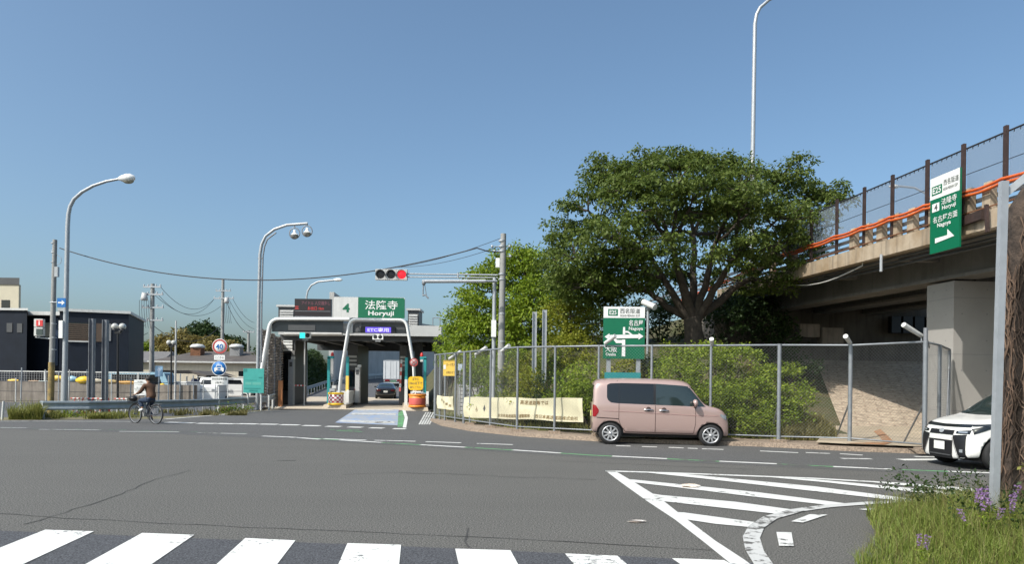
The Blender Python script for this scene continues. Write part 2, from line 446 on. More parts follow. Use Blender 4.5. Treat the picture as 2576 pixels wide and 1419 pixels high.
def front_board(xl, yt, xr, yb, Y, t=0.03, yaw=0.0):
    """a board facing the road (-Y) whose outline falls on those pixels at distance Y"""
    c = A((xl+xr)/2, (yt+yb)/2, Y); w, h = (xr-xl)/F*Y, (yb-yt)/F*Y
    ux = Vector((math.cos(yaw), math.sin(yaw), 0))
    return Board(c - ux*w/2 - Vector((0,0,h/2)), ux, (0,0,1), w, h, t)
# ================================================================== THE SETTING
def sheet(name, pts, m, z=None):
    mb = MB(); mb.add([(p[0], p[1], p[2] if z is None else z) for p in pts], [tuple(range(len(pts)))])
    o = mb.build(name, m)
    bm = bmesh.new(); bm.from_mesh(o.data); bmesh.ops.triangulate(bm, faces=bm.faces)
    for f in bm.faces:
        if f.normal.z < 0: f.normal_flip()
    bm.to_mesh(o.data); bm.free()
    return structure(o)
sheet('ground', [(-900,-60,-.16),(900,-60,-.16),(900,1500,-.16),(-900,1500,-.16)], M['soil'])
KERB = [(1083,1060),(1110,1072),(1180,1085),(1300,1098),(1400,1105),(1500,1111),(1700,1118),(1900,1124),(2140,1136),(2330,1143),(2700,1158)]
kerb_n = [G(*p) for p in KERB]
far = [G(-900,1062), G(-300,1060), G(0,1058), G(210,1056), G(416,1054), G(540,1044), G(645,1035.5), G(690,1031), G(1083,1032)]
road_pts = [Vector((-70,-14,0))] + far + kerb_n + [Vector((60, 14, 0)), Vector((60,-14,0))]
sheet('road', road_pts, M['asphalt'], 0.0)
# toll lanes and the ramp beyond, rising past the toll gate
def ramp_z(Y): return 0.0 if Y < 54 else 0.036 * (Y - 54) - 0.036*6*(1-math.exp(-(Y-54)/6))
LE = [(-13.15,38.4),(-15.6,48),(-18.5,62),(-22.2,85),(-23.8,105),(-21,130),(-13,152),(0,170)]
RE = [(-3.9,38.4),(-5.3,48),(-8.0,62),(-11.5,85),(-13,105),(-11,125),(-4,143),(8,160)]
def interp(tbl, Y):
    for (x0,y0),(x1,y1) in zip(tbl, tbl[1:]):
        if Y <= y1: return x0 + (x1-x0)*(Y-y0)/(y1-y0)
    return tbl[-1][0]
def ribbon(name, l, r, m, dz, n=1):
    mb = MB(); vs = []; fs = []
    for (a, b) in zip(l, r):
        vs += [(a[0], a[1], ramp_z(a[1])+dz), (b[0], b[1], ramp_z(b[1])+dz)]
    for i in range(len(l)-1): fs.append((2*i, 2*i+1, 2*i+3, 2*i+2))
    mb.add(vs, fs); return structure(mb.build(name, m))
ys = [38.4,40,42,44,46,48,50,53,56,59,62]
ribbon('toll_lane', [(interp(LE,y),y) for y in ys], [(interp(RE,y),y) for y in ys], M['lane_concrete'], .001)
ribbon('ramp_road', [(interp(LE,y),y) for y in range(62,150,4)], [(interp(RE,y),y) for y in range(62,150,4)], M['asphalt_far'], .001)
# darker relaid asphalt under the crosswalk
sheet('asphalt_patch', [G(-700,1322,.004), G(0,1336,.004), G(1200,1383,.004), G(1840,1413,.004), G(2150,1432,.004), Vector((6,1.0,.004)), Vector((-12,1.0,.004)), Vector((-12,6.5,.004))], M['asphalt_new'], .004)
# ------------------------------------------------------------------ road markings
def wpoly(name, px, m, z=.008): return sheet(name, [G(x, y) for x, y in px], m, z)
def wline(name, px, wid, m, z=.008):
    pts = [G(x, y) for x, y in px]; l, r = [], []
    for i, p in enumerate(pts):
        d = (pts[min(i+1,len(pts)-1)] - pts[max(i-1,0)]).normalized(); n = Vector((-d.y, d.x, 0)) * wid/2
        l.append(p+n); r.append(p-n)
    mb = MB(); vs = []; 
    for a, b in zip(l, r): vs += [(a.x,a.y,z),(b.x,b.y,z)]
    mb.add(vs, [(2*i, 2*i+1, 2*i+3, 2*i+2) for i in range(len(l)-1)])
    return structure(mb.build(name, m))
cw = [((113.5,1336),(236,1340),(-74,1418)), ((357.7,1344),(488.4,1349),(225,1418)), ((617,1357),(743,1363),(550.5,1418)),
      ((874,1370),(1009,1374),(857,1418)), ((1145,1384),(1284,1388),(1152,1419)), ((1421,1396),(1553,1402),(1440,1419)), ((1690,1408),(1822,1413),(1722,1424))]
axis = (G(550.5,1418) - G(617,1357)).normalized()
for tl, tr, bl in cw:
    a, b = G(*tl), G(*tr)
    sheet('crosswalk_stripe', [a, b, b + axis*3.6, a + axis*3.6], M['pcw'], .010)
a0, a1 = G(113.5,1336), G(236,1340); pitch = G(357.7,1344) - a0
for k in (1, 2, 3):
    sheet('crosswalk_stripe', [a0-pitch*k, a1-pitch*k, a1-pitch*k+axis*3.6, a0-pitch*k+axis*3.6], M['pcw'], .010)
# dashed stop line across the toll entrance
for x0, x1, y0, y1 in ((418,489,1063.5,1065),(497,541,1066,1066.5),(547,593,1066.5,1067.5),(599,647,1067,1068),(653,699,1068,1068.8),(705,753,1069.5,1070.3),(762,805,1071.5,1072.3),(821,857,1073.6,1074.4),(876,911,1075.5,1076.3),(930,965,1077.5,1078.3),(989,1021,1079.5,1080)):
    wline('dash_line', [(x0,y0),(x1,y1)], .42, M['pw'])
wline('edge_line', [(0,1061),(120,1060.5),(330,1061.5)], .14, M['pw2'])
wline('edge_line', [(416,1055.5),(540,1045.5),(645,1036.8)], .16, M['pw'])
for px in ([(0,1077),(68,1077.5)], [(98,1081.5),(253,1082.8)], [(300,1086.5),(450,1088)], [(497,1090),(621,1092.8)]):
    wline('lane_line', px, .13, M['pw2'])
wline('green_line', [(-60,1075),(68,1077.3),(98,1080),(253,1081.2),(450,1086.3),(621,1091)], .10, M['pg'], .006)
wline('lane_line', [(660,1098.3),(730,1101),(805,1106.5)], .16, M['pw'])
GL = [(780,1103.5),(1000,1117),(1300,1134),(1497,1147),(1678,1155.5),(1810,1162),(1954,1168.5),(2096,1175.5),(2243,1182),(2385,1187.5),(2560,1194)]
wline('green_line', GL, .13, M['pgb'], .006)
def on_gl(x):
    for (x0,y0),(x1,y1) in zip(GL, GL[1:]):
        if x <= x1: return y0+(y1-y0)*(x-x0)/(x1-x0)
    return GL[-1][1]
for x0, x1 in ((855,960),(1058,1170),(1290,1410),(1540,1678),(1810,1954),(2096,2243),(2385,2500)):
    wline('lane_line', [(x0,on_gl(x0)),((x0+x1)/2,on_gl((x0+x1)/2)),(x1,on_gl(x1))], .16, M['pw'])
for x0, x1, y0, y1 in ((814,921,1105,1108.5),(942,1045,1109,1111.5),(1071,1160,1112.5,1115.5),(1200,1290,1117,1120),(1550,1586,1122.8,1123.8),(1615,1653,1124.8,1126),(1682,1720,1127,1128.6),(1730,1755,1129,1130),(1766,1820,1130.5,1132.3),(1912,2008,1136,1140.5),(2027,2088,1140,1142.5),(2113,2170,1143,1146.5)):
    wline('dash_line', [(x0,y0),(x1,y1)], .15, M['pw'])
wline('edge_line', [(2117,1155),(2192,1156)], .2, M['pw2']); wline('edge_line', [(2265,1158),(2410,1157)], .3, M['pw']); wline('edge_line', [(2300,1150),(2385,1152)], .16, M['pw'])
wline('green_line', [(830,1081.6),(905,1083.5)], .12, M['pgb']); wline('green_line', [(845,1084.6),(912,1087.4)], .14, M['pgb'])
# hatched island (zebra) and the bend at its foot
wpoly('hatch_line', [(1523,1186),(1548,1187),(1598,1216.5),(1661,1256),(1724,1306),(1799,1363),(1872,1411),(1925,1450),(1872,1450),(1828,1413),(1770,1366),(1697,1309),(1627,1262.5),(1560,1214)], M['pw'])
wline('hatch_line', [(1523,1186.6),(1700,1192),(2042,1205),(2250,1217),(2460,1233),(2650,1246)], .16, M['pw'])
for px in ([(1615,1190),(1700,1192.5),(2050,1226),(2306,1259),(2290,1265),(2030,1236),(1760,1205)],
           [(1578,1208),(1596,1209),(1900,1240),(2135,1270),(2110,1276),(1878,1250),(1700,1228),(1588,1215)],
           [(1630,1243),(1664,1248),(1850,1265),(2003,1286),(1976,1298),(1797,1278),(1636,1260)],
           [(1690,1291),(1720,1292),(1910,1318),(1896,1330),(1800,1321),(1700,1306)],
           [(1930,1202),(2050,1208),(2350,1236),(2480,1250),(2465,1258),(2330,1243),(2080,1216)],
           [(2150,1211),(2240,1216),(2520,1238),(2560,1250),(2450,1240),(2300,1226)]):
    wpoly('hatch_stripe', px, M['pw'], .010)
wline('bend_line', [(1960,1470),(1925,1430),(1898,1388),(1890,1355),(1903,1328),(1938,1305),(2003,1287),(2080,1276),(2190,1268),(2330,1262)], .17, M['pw2'], .012)
for px in ([(1953,1342),(1991,1343),(1997,1378),(1960,1377)], [(1990,1315),(2037,1297),(2082,1298),(2020,1318)], [(2160,1284),(2215,1280),(2295,1277),(2290,1280),(2180,1287)]):
    wpoly('guide_mark', px, M['pw'], .012)
# ETC lane paint
wpoly('lane_paint', [(893,1031),(1003,1031),(1000,1071),(843,1064)], M['pb'], .006)
wpoly('lane_paint_line', [(886,1040),(996,1040),(996,1045),(880,1044)], M['pw2'], .010)
wpoly('lane_paint_line', [(860,1057),(994,1061),(992,1067),(850,1062)], M['pw2'], .010)
wpoly('lane_paint_line', [(900,1031.5),(990,1031.5),(990,1033.5),(898,1033.5)], M['pw2'], .010)
wpoly('green_line', [(1002,1040),(1012,1032),(1017,1052),(1013,1075),(1000,1075)], M['pgb'], .008)
wpoly('lane_paint_line', [(1012,1032),(1020,1034),(1026,1052),(1022,1077),(1013,1077),(1018,1052)], M['pw'], .010)
for k in range(5):
    x = 1056 + k*6.2
    wpoly('drain_grating', [(x+14,1038),(x+17.5,1038),(x+1,1069),(x-3.5,1069)], M['pw2'], .008)
# cracks and seams in the asphalt
def crack_line(px, wid, seed, jit=.05):
    rnd = random.Random(seed); pts = [G(*p) for p in px]; full = []
    for a, b in zip(pts, pts[1:]):
        n = max(2, int((b-a).length/.22))
        for i in range(n): full.append(a.lerp(b, i/n) + Vector((rnd.uniform(-jit,jit), rnd.uniform(-jit,jit), 0)))
    full.append(pts[-1]); vs = []
    for i, p in enumerate(full):
        d = (full[min(i+1,len(full)-1)] - full[max(i-1,0)]).normalized(); n = Vector((-d.y, d.x, 0)) * wid * rnd.uniform(.25, .75)
        vs += [(p.x+n.x,p.y+n.y,.0045),(p.x-n.x,p.y-n.y,.0045)]
    mb = MB(); mb.add(vs, [(2*i, 2*i+1, 2*i+3, 2*i+2) for i in range(len(full)-1)])
    structure(mb.build('asphalt_crack', M['crack']))
crack_line([(60,1322),(165,1290),(290,1250),(390,1208),(480,1184)], .013, 1, .03)
crack_line([(-40,1290),(160,1305),(560,1325),(860,1338),(1300,1358)], .013, 2, .02)
crack_line([(1300,1358),(1560,1372),(1830,1388)], .016, 21, .02)
crack_line([(1182,1330),(1172,1352),(1180,1380)], .018, 3, .03)
crack_line([(1120,1192),(1260,1200),(1500,1208)], .018, 4, .05)
crack_line([(860,1196),(1000,1190),(1110,1193)], .02, 5, .05)
crack_line([(1380,1160),(1480,1164),(1660,1172),(1900,1182)], .022, 7, .05)
crack_line([(697,1160),(744,1159.5)], .06, 8, .01)
# kerb strip in front of the fence
def slab(name, near, depth, h, m):
    l = near; r = []
    for i, p in enumerate(near):
        d = (near[min(i+1,len(near)-1)] - near[max(i-1,0)]).normalized(); n = Vector((-d.y, d.x, 0))
        r.append(p + n*depth)
    mb = MB(); vs = []
    for a, b in zip(l, r): vs += [(a.x,a.y,-.1),(a.x+.0,a.y+.02,h),(b.x,b.y,h)]
    fs = []
    for i in range(len(l)-1):
        k = 3*i; fs += [(k,k+3,k+4,k+1),(k+1,k+4,k+5,k+2)]
    k = 3*(len(l)-1); fs.append((0,1,2)); fs.append((k,k+2,k+1))
    mb.add(vs, fs); return structure(mb.build(name, m))
slab('pavement', kerb_n, 3.4, .11, M['kerb'])
# ------------------------------------------------------------------ embankment
FP = [(1095,28.0),(1168,25.0),(1302,21.2),(1506,19.9),(1788,19.0),(1960,18.4),(2139,18.1),(2327,16.4),(2700,15.5)]
FPW = [(at_x(x,Y), Y) for x, Y in FP]
def fence_y(X):
    if X <= FPW[0][0]: return FPW[0][1] + (FPW[0][0]-X)*2.5
    for (x0,y0),(x1,y1) in zip(FPW, FPW[1:]):
        if X <= x1: return y0+(y1-y0)*(X-x0)/(x1-x0)
    return FPW[-1][1]
def sst(a, b, x):
    t = min(1, max(0, (x-a)/(b-a))); return t*t*(3-2*t)
def slope_z(Y): return .12 + .15*min(1, max(0, (Y-17.5)/4.9)) + 2.4*min(1, max(0, (Y-22.4)/8.6))
def emb_z(X, Y):
    d = Y - fence_y(X)
    if d < .5: return -.3
    e = X + (Y-28)*.09
    if e < -2.7: return -.3
    l = sst(-2.7, 1.6, e)
    z = .12 + l*3.0*sst(.9, 7.0, d) + l*.9*sst(8, 16, d)
    z2 = slope_z(Y)
    t = sst(7.9, 9.5, X)
    z = z*(1-t) + z2*t
    if Y > 31.4: z = max(z, 5.0*sst(3.5, 9.3, X)*sst(31.4, 33.5, Y))
    if Y > 31.4 and X > 10: z = 5.0*sst(31.4, 32.4, Y)
    return z
mb = MB(); nx, ny = 70, 110; vs = []
for j in range(ny+1):
    Y = 16.5 + (80-16.5)*(j/ny)**1.35
    for i in range(nx+1):
        X = -5.5 + 41*i/nx; vs.append((X + (Y-28)*-.09*(1-i/nx), Y, emb_z(X,Y) + .06*math.sin(X*2.1+Y*1.3)*(1 if emb_z(X,Y) > .3 and X < 9 else 0)))
mb.add(vs, [(j*(nx+1)+i, j*(nx+1)+i+1, (j+1)*(nx+1)+i+1, (j+1)*(nx+1)+i) for j in range(ny) for i in range(nx)], 0, True)
structure(mb.build('embankment', mat('embankment_soil', (.05,.06,.02), .95, var=.6, scale=1.3, col2=(.10,.08,.04), bump=.6, bscale=12)))
# stone-paved slope under the bridge, and its concrete apron
mb = MB(); vs = []
for j in range(12):
    Y = 22.4 + 8.8*j/11
    for i in range(12):
        x0 = 10.62 + .34*(Y-22.4); X = x0 + (19-x0)*i/11
        vs.append((X, Y, slope_z(Y)+.05))
mb.add(vs, [(j*12+i, j*12+i+1, (j+1)*12+i+1, (j+1)*12+i) for j in range(11) for i in range(11)])
structure(mb.build('paved_slope', M['paved']))
def gz(x, y, dz):
    p = G(x, y, .2)
    for _ in range(4): p = G(x, y, slope_z(p.y)+dz)
    return p
mb = MB(); vs = []
for j in range(6):
    f = j/5
    for i in range(9):
        xn, xf = 2125+(2640-2125)*i/8, 2092+(2640-2092)*i/8; a, b = gz(xn, 1128, .05), Vector((at_x(xf,22.45), 22.45, 0)); a.y = float(np.interp(a.x, [k.x for k in kerb_n], [k.y for k in kerb_n]))+.16; p = a.lerp(b, f); vs.append((p.x, p.y, slope_z(p.y)+.05))
mb.add(vs, [(j*9+i, j*9+i+1, (j+1)*9+i+1, (j+1)*9+i) for j in range(5) for i in range(8)])
structure(mb.build('concrete_apron', mat('apron_concrete', (.46,.38,.28), .85, var=.3, scale=1.2)))
def on_apron(x, y):
    p = gz(x, y, .062); ky = float(np.interp(p.x, [k.x for k in kerb_n], [k.y for k in kerb_n]))+.20; return (p.x, max(p.y, ky), slope_z(max(p.y, ky))+.062)
mb = MB(); mb.add([on_apron(x,y) for x, y in ((2198,1086),(2214,1082),(2226,1090),(2248,1112),(2282,1139),(2256,1139),(2232,1120),(2215,1101))], [tuple(range(8))])
structure(mb.build('rust_streak', M['ruststain']))
# the far lanes were resurfaced: slightly darker, up to a seam along the green line
seam = [G(-600,1074), G(0,1079), G(400,1091), G(780,1108), G(1100,1127), G(1500,1153), G(1954,1175), G(2385,1196), G(2800,1214)]
sheet('asphalt_lane', [v+Vector((0,0,0)) for v in seam] + [G(2700,1160)+Vector((.0,-.05,0))] + [v+Vector((0,-.05,0)) for v in kerb_n[::-1]] + [G(1083,1034), G(690,1033), G(645,1038), G(540,1046.5), G(416,1056.5), G(210,1058.5), G(0,1060.5), G(-300,1062)], mat('asphalt_lane', (.082,.081,.079), .9, var=.25, scale=.35, bump=.2, bscale=120, speck=.7, sscale=60, band=.25), .003)
# ground of the works yard on the left, behind its retaining wall
mb = MB(); mb.box((-75,44.3,-.2),(-17.5,150,-.03)); structure(mb.build('yard_ground', mat('yard_gravel', (.28,.26,.23), .95, var=.3, scale=.5, speck=.2, sscale=8)))
mb = MB()
vf = [G(-900,1061.5,.0), G(-300,1059.5), G(0,1057.5), G(210,1055), G(416,1053.5), G(540,1043.5), G(645,1035)]
sheet('side_road', vf + [Vector((-15.5,44.2,0)), Vector((-75,44.2,0))], M['asphalt_far'], -.012)
wline('edge_line', [(-120,1036),(0,1037.5),(60,1038.5)], .15, M['pw2'], -.006)
sheet('verge', vf + [v+Vector((-.2,2.3,0)) for v in vf[::-1]], mat('verge_soil', (.20,.17,.11), .95, var=.5, scale=1.2, col2=(.12,.12,.05), bump=.5, bscale=15), -.006)
# wooded slope on the left of the ramp
mb = MB(); vs = []
for j in range(14):
    Y = 60 + 36*j/13
    for i in range(8):
        e = interp(LE, Y) - 1.2; X = e - .42*i
        vs.append((X, Y, ramp_z(Y) + 4.2*sst(0, 7, i+.0) - (0.3 if i == 0 else 0)))
mb.add(vs, [(j*8+i+1, j*8+i, (j+1)*8+i, (j+1)*8+i+1) for j in range(13) for i in range(7)], 0, True)
structure(mb.build('cut_slope', mat('slope_soil', (.05,.06,.02), .95, var=.6, scale=1, bump=.5, bscale=8)))
# ================================================================== BRIDGE
BD = Vector((-.094, 1, .018)); B0 = A(2510, 569, 16.0)          # foot of the fascia at 16 m
def bp(t, side=0.0, up=0.0):
    """point on the bridge: t metres along from B0, side metres to the right of the fascia, up above the fascia foot"""
    return B0 + BD*t + Vector((side, .094*side, 0)) + Vector((0, 0, up))
def on_face(x, y, off=0.0):
    """place on the plane of the bridge's left face (off = metres outboard) seen at that pixel"""
    a, b = ray(x, y); p = bp(0, -off)
    Y = (p.x + .094*p.y) / (a + .094); return Vector((a*Y, Y, H + b*Y))
T0, T1 = -13.0, 16.6
bridge = thing('overpass_bridge', 'concrete overpass with stained edge beam crossing above the road at right', 'bridge', tuple(bp(T1, 5, -.4)))
def blen(mb, t0, t1, s0, s1, u0, u1, mi=0):
    mb.obox(bp(t0, s0, u0), BD*(t1-t0), Vector((s1-s0, .094*(s1-s0), 0)), (0, 0, u1-u0), mi)
mb = MB(); blen(mb, T0, T1, 0.0, .45, 0, .44)
mb.build('edge_beam', M['concrete_rust'], bridge)
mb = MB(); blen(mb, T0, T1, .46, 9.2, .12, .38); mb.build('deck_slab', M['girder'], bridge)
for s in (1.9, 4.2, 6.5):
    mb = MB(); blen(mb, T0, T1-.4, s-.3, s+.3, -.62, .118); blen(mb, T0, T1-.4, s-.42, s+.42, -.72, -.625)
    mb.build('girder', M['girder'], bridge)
for t in range(-12, 17, 4): mb = MB(); blen(mb, t, t+.25, .5, 1.58, -.15, .115); mb.build('bracket', M['girder'], bridge)
mb = MB()
for k in range(3): mb.tube([bp(T0, .3+.12*k, -.05-.09*k), bp(-1, .3+.12*k, -.07-.09*k), bp(T1, .3+.12*k, -.05-.09*k)], .035, 6)
mb.build('service_pipe', M['dkgrey'], bridge)
# white conduit swinging off the edge to the abutment, and drain stubs
mb = MB(); a, b_ = on_face(2170, 668, -.2), on_face(1975, 716, -.25)
pts = [a.lerp(b_, k/8) - Vector((0,0,.25*math.sin(math.pi*k/8))) for k in range(9)]
mb.tube([on_face(2170,650,-.2)] + pts, .02, 6); mb.build('conduit', M['offwhite'], bridge)
mb = MB(); p = on_face(2217, 640, .06); mb.tube([p, p - Vector((0,0,.5))], .045, 8); mb.build('drain_pipe', M['galv'], bridge)
# parapet: stout posts and rails
mb = MB()
prof = [(0,0),(.20,0),(.17,.35),(.18,.62),(.14,.72),(.05,.72),(0,.5)]
k = 0
t = -10.5
def parapet_post(tt):
    m_ = MB(); m_.prism(prof, bp(tt, .08, .44), Vector((1,.094,0)), (0,0,1), BD*.26); return m_.build('parapet_post', M['concrete_rust'], bridge)
for x in (2155, 2189, 2225, 2262.5, 2304, 2358, 2446, 2499): 
    q = on_face(x, 560, -.15); parapet_post((q - B0).y)
for tt in (-2.0, -4.0, -6.0, -8.0, 9.6, 11.3, 13.2): parapet_post(tt)
for u, hh in ((.60, .09), (.80, .09), (1.02, .12)):
    m_ = MB(); blen(m_, T0, T1+12, .30, .38, u, u+hh); m_.build('parapet_rail', M['galv_dark'], bridge)
m_ = MB(); blen(m_, T0, T1, .04, .07, .52, .545); m_.build('thin_rail', M['rust'], bridge)
m_ = MB(); blen(m_, T0, T1, 8.7, 9.1, .38, 1.1); m_.build('far_parapet', M['concrete_rust'], bridge)
# sign bracket of rusty angles behind the green sign
m_ = MB()
p = on_face(2415, 560, .05)
m_.box((p.x-.03, p.y-.8, p.z-.10), (p.x+.08, p.y+.7, p.z+.12)); m_.bar(p+Vector((0,-.95,.2)), p+Vector((.0,-1.0,-.45)), .07)
m_.build('sign_bracket', M['rustpost'], bridge)
# net fence on the parapet
nf = thing('net_fence', 'tall fence of fine netting on rusty posts along the overpass edge', 'fence', tuple(bp(4, .1, .44)))
tops = [(2108,495),(2177,477),(2248,447),(2336,410),(2427,370),(2534,322)]
tp = []
for x, y in tops:
    q = on_face(x, y, -.1); tp.append((q - B0).y)
tp = [tp[0]+3.2, tp[0]+1.6] + tp + [tp[-1]-1.95, tp[-1]-3.9, tp[-1]-5.85]
NH = 2.16
for t in tp:
    m_ = MB(); m_.bar(bp(t, .08, .30), bp(t, .08, NH+.12), .07, .10, up=(0,1,0)); m_.build('post', M['rustpost'], nf)
net = mat('fine_net', (.20, .24, .30), .7, alpha=.34)
for t0, t1 in zip(tp, tp[1:]):
    m_ = MB(); m_.obox(bp(t0-.05, .13, .95), BD*(t1-t0+.1), (.006, 0, 0), (0,0,NH-.98)); m_.build('net_panel', net, nf)
m_ = MB(); m_.tube([bp(tp[0], .13, NH), bp(tp[-1], .13, NH)], .022, 6); m_.tube([bp(tp[0], .13, NH*.70), bp(tp[-1], .13, NH*.70)], .008, 5)
for k in range(90):
    t = tp[0] + (tp[-1]-tp[0])*k/90; m_.tube([bp(t,.13,NH), bp(t+.02,.13,NH-.07)], .012, 4)
m_.build('top_rail', M['wire'], nf)
# orange cables slung along the fence
for j, (du, label) in enumerate(((0, 'upper orange cable slung along the overpass railing'), (-.1, 'lower orange cable slung along the overpass railing'))):
    m_ = MB(); pts = []
    ts = [tp[0]+13, tp[0]+9.5, tp[0]+6.5, tp[0]+3.5] + tp
    for i in range(len(ts)-1):
        for q in range(6):
            f = q/6; sag = .05*math.sin(math.pi*f)
            t = ts[i]+(ts[i+1]-ts[i])*f
            pts.append(bp(t, -.01-.02*j, 1.06+du-sag - (.05*(t-tp[0]) if t > tp[0] else 0)))
    m_.tube(pts, .036, 6); o = m_.build('orange_cable', M['cable'], None, origin=tuple(pts[0])); tag(o, label, 'cable', 'orange cables on the overpass')
# green direction sign fixed to the bridge
def face_board(tl, br_x, bl_y, off):
    a = on_face(*tl, off); c = on_face(br_x, tl[1], off); b = on_face(tl[0], bl_y, off)
    ux = Vector((c.x-a.x, c.y-a.y, 0)); wdt = ux.length
    return Board((a.x, a.y, b.z), ux, (0,0,1), wdt, a.z-b.z, .05)
bs = face_board((2341,451.6), 2415, 639.6, .34)
sg = thing('direction_sign', 'tall green and white sign with right arrow hung on the overpass edge', 'road sign', tuple(bs.p(.5,0)))
panel = bs.panel('panel', M['green'], sg)
m_ = MB(); bs.rect(m_, .0, .715, 1, 1.0, .004); m_.build('white_band', M['white'], sg)
m_ = MB(); bs.rect(m_, .06, .765, .42, .885, .008); m_.build('route_badge', M['green'], sg)
m_ = MB(); bs.text(m_, 'E25', .24, .825, .29, .085, .012, .02)
bs.text(m_, '4', .215, .60, .11, .085, .012, .02, 1)
bs.text(m_, '法隆寺', .66, .645, .52, .085, .012, .004); bs.text(m_, 'Horyuji', .66, .555, .46, .07, .012, .015)
bs.text(m_, '名古屋方面', .53, .435, .82, .085, .012, .004); bs.text(m_, 'Nagoya', .50, .345, .46, .07, .012, .015)
bs.poly(m_, [(.20,.19),(.62,.19),(.62,.27),(.85,.155),(.20,.125)], .012)
bs.text(m_, '西名阪道', .72, .885, .50, .075, .012, .0, 1); bs.text(m_, 'NISHI-MEIHAN EXP', .70, .80, .48, .04, .012, .0, 1)
m_.build('lettering', [M['white'], M['txtdark']], sg)
m_ = MB(); bs.rect(m_, .08, .545, .33, .655, .008); m_.build('number_badge', M['white'], sg)
# lamp of the overpass seen through the netting
ol = thing('street_lamp', 'small curved lamp behind the netting on the overpass', 'street lamp', tuple(A(2345,560,30)))
m_ = MB(); m_.tube([A(2345,560,30), A(2345,505,30), A(2330,487,30), A(2300,472,30), A(2262,468,30)], .05, 6); m_.build('pole', M['galv'], ol)
m_ = MB(); c = A(2249,469,30); m_.ball(c, (.24,.12,.09), 10); m_.build('lamp_head', M['offwhite'], ol)
# ------------------------------------------------------------------ pier, abutment
py = 19.6; cx = at_x(2397, py); pw = 4.4; pd = 1.1
pier = thing('bridge_pier', 'pale concrete pier standing under the overpass behind the white car', 'pier', (cx+pw/2, py+pd/2, 0))
zt = A(2397, 706, py).z
fx = Vector((1,.094,0)); fy = Vector((-.094,1,0))
m_ = MB(); m_.obox((cx,py,-.1), fx*pw, fy*pd, (0,0,zt+.1)); m_.build('shaft', M['concrete_pier'], pier)
m_ = MB()
for z in (.95, 2.55, 4.15): m_.obox(Vector((cx,py,z)) - Vector((.003,.003,0)), fx*(pw+.006), fy*(pd+.006), (0,0,.012))
for i in range(5):
    for z in (.5, 1.4, 2.1, 2.95, 3.7, 4.4):
        c = Vector((cx,py,z)) + fx*(.25+.75*i) - fy*.003; m_.lathe([(.001,0),(.022,0)], c, (0,-1,0), 8)
for z in (.5, 1.4, 2.1, 2.95, 3.7, 4.4):
    for d in (.3,.8):
        c = Vector((cx,py,z)) + fy*d - fx*.003; m_.lathe([(.001,0),(.022,0)], c, (-1,0,0), 8)
m_.build('formwork_mark', M['grey'], pier)
m_ = MB()
m_.obox(Vector((cx,py,zt)) + fx*.35 + fy*.25, fx*.5, fy*.5, (0,0,.42)); m_.obox(Vector((cx,py,zt)) + fx*2.6 + fy*.25, fx*.5, fy*.5, (0,0,.42))
m_.build('bearing', M['black'], pier)
m_ = MB(); m_.obox(Vector((cx,py,zt)) + fx*.9 + fy*.35, fx*1.6, fy*.5, (0,0,.62)); m_.build('cap_block', M['girder'], pier)
ab = thing('bridge_abutment', 'dark weathered concrete abutment wall under the far end of the overpass', 'abutment', (14, 31.4, 2.5))
ax0 = bp(T1).x - .2
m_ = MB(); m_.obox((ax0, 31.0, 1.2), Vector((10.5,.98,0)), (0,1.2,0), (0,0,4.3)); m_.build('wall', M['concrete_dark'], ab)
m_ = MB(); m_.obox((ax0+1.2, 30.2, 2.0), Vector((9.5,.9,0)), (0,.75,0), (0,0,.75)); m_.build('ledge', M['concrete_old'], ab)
m_ = MB()
for k in range(5): m_.obox(Vector((17.0+.55*k, 31.2+.05*k, 4.05)), Vector((.44,.04,0)), (0,.3,0), (0,0,.75))
m_.build('opening', M['black'], ab)
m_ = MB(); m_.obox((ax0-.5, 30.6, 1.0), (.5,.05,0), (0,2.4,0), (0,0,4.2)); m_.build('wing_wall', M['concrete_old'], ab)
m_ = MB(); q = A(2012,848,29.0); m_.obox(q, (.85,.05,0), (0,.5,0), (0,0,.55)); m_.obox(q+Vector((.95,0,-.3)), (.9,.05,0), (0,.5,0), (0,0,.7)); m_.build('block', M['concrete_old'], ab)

# ================================================================== FOLIAGE
def leaves(name, C_, rad, per, size, m, parent=None, origin=(0,0,0), flat=.6, droop=.35, seed=1, up=.6, aspect=.5):
    """many small leaf faces round cluster centres C_"""
    rg = np.random.default_rng(seed); C_ = np.asarray(C_, float); n = len(C_)*per
    cc = np.repeat(C_, per, 0); rr = np.repeat(rad*rg.uniform(.55, 1.3, len(C_)), per)
    d = rg.normal(size=(n,3)); d /= np.linalg.norm(d, axis=1)[:,None]; q = rg.random(n)**.45
    off = d * (rr*q)[:,None]; off[:,2] *= flat
    off[:,2] -= droop * rr * (np.hypot(off[:,0], off[:,1])/np.maximum(rr,1e-6))**2
    p = cc + off
    a = off * np.array([1,1,.3]); a /= np.maximum(np.linalg.norm(a, axis=1), 1e-6)[:,None]
    a = a*.8 + rg.normal(size=(n,3))*.55; a[:,2] -= droop; a /= np.linalg.norm(a, axis=1)[:,None]
    nn = rg.normal(size=(n,3))*.6; nn[:,2] += up; nn += d*.3
    b = np.cross(nn, a); b /= np.maximum(np.linalg.norm(b, axis=1), 1e-6)[:,None]
    s = size * rg.uniform(.6, 1.3, n)[:,None]
    V = np.stack([p, p + a*s*.5 + b*s*aspect/2, p + a*s, p + a*s*.5 - b*s*aspect/2], 1).reshape(-1,3)
    Q = np.arange(n*4).reshape(-1,4)
    return np_mesh(name, V, Q, m, parent, origin)
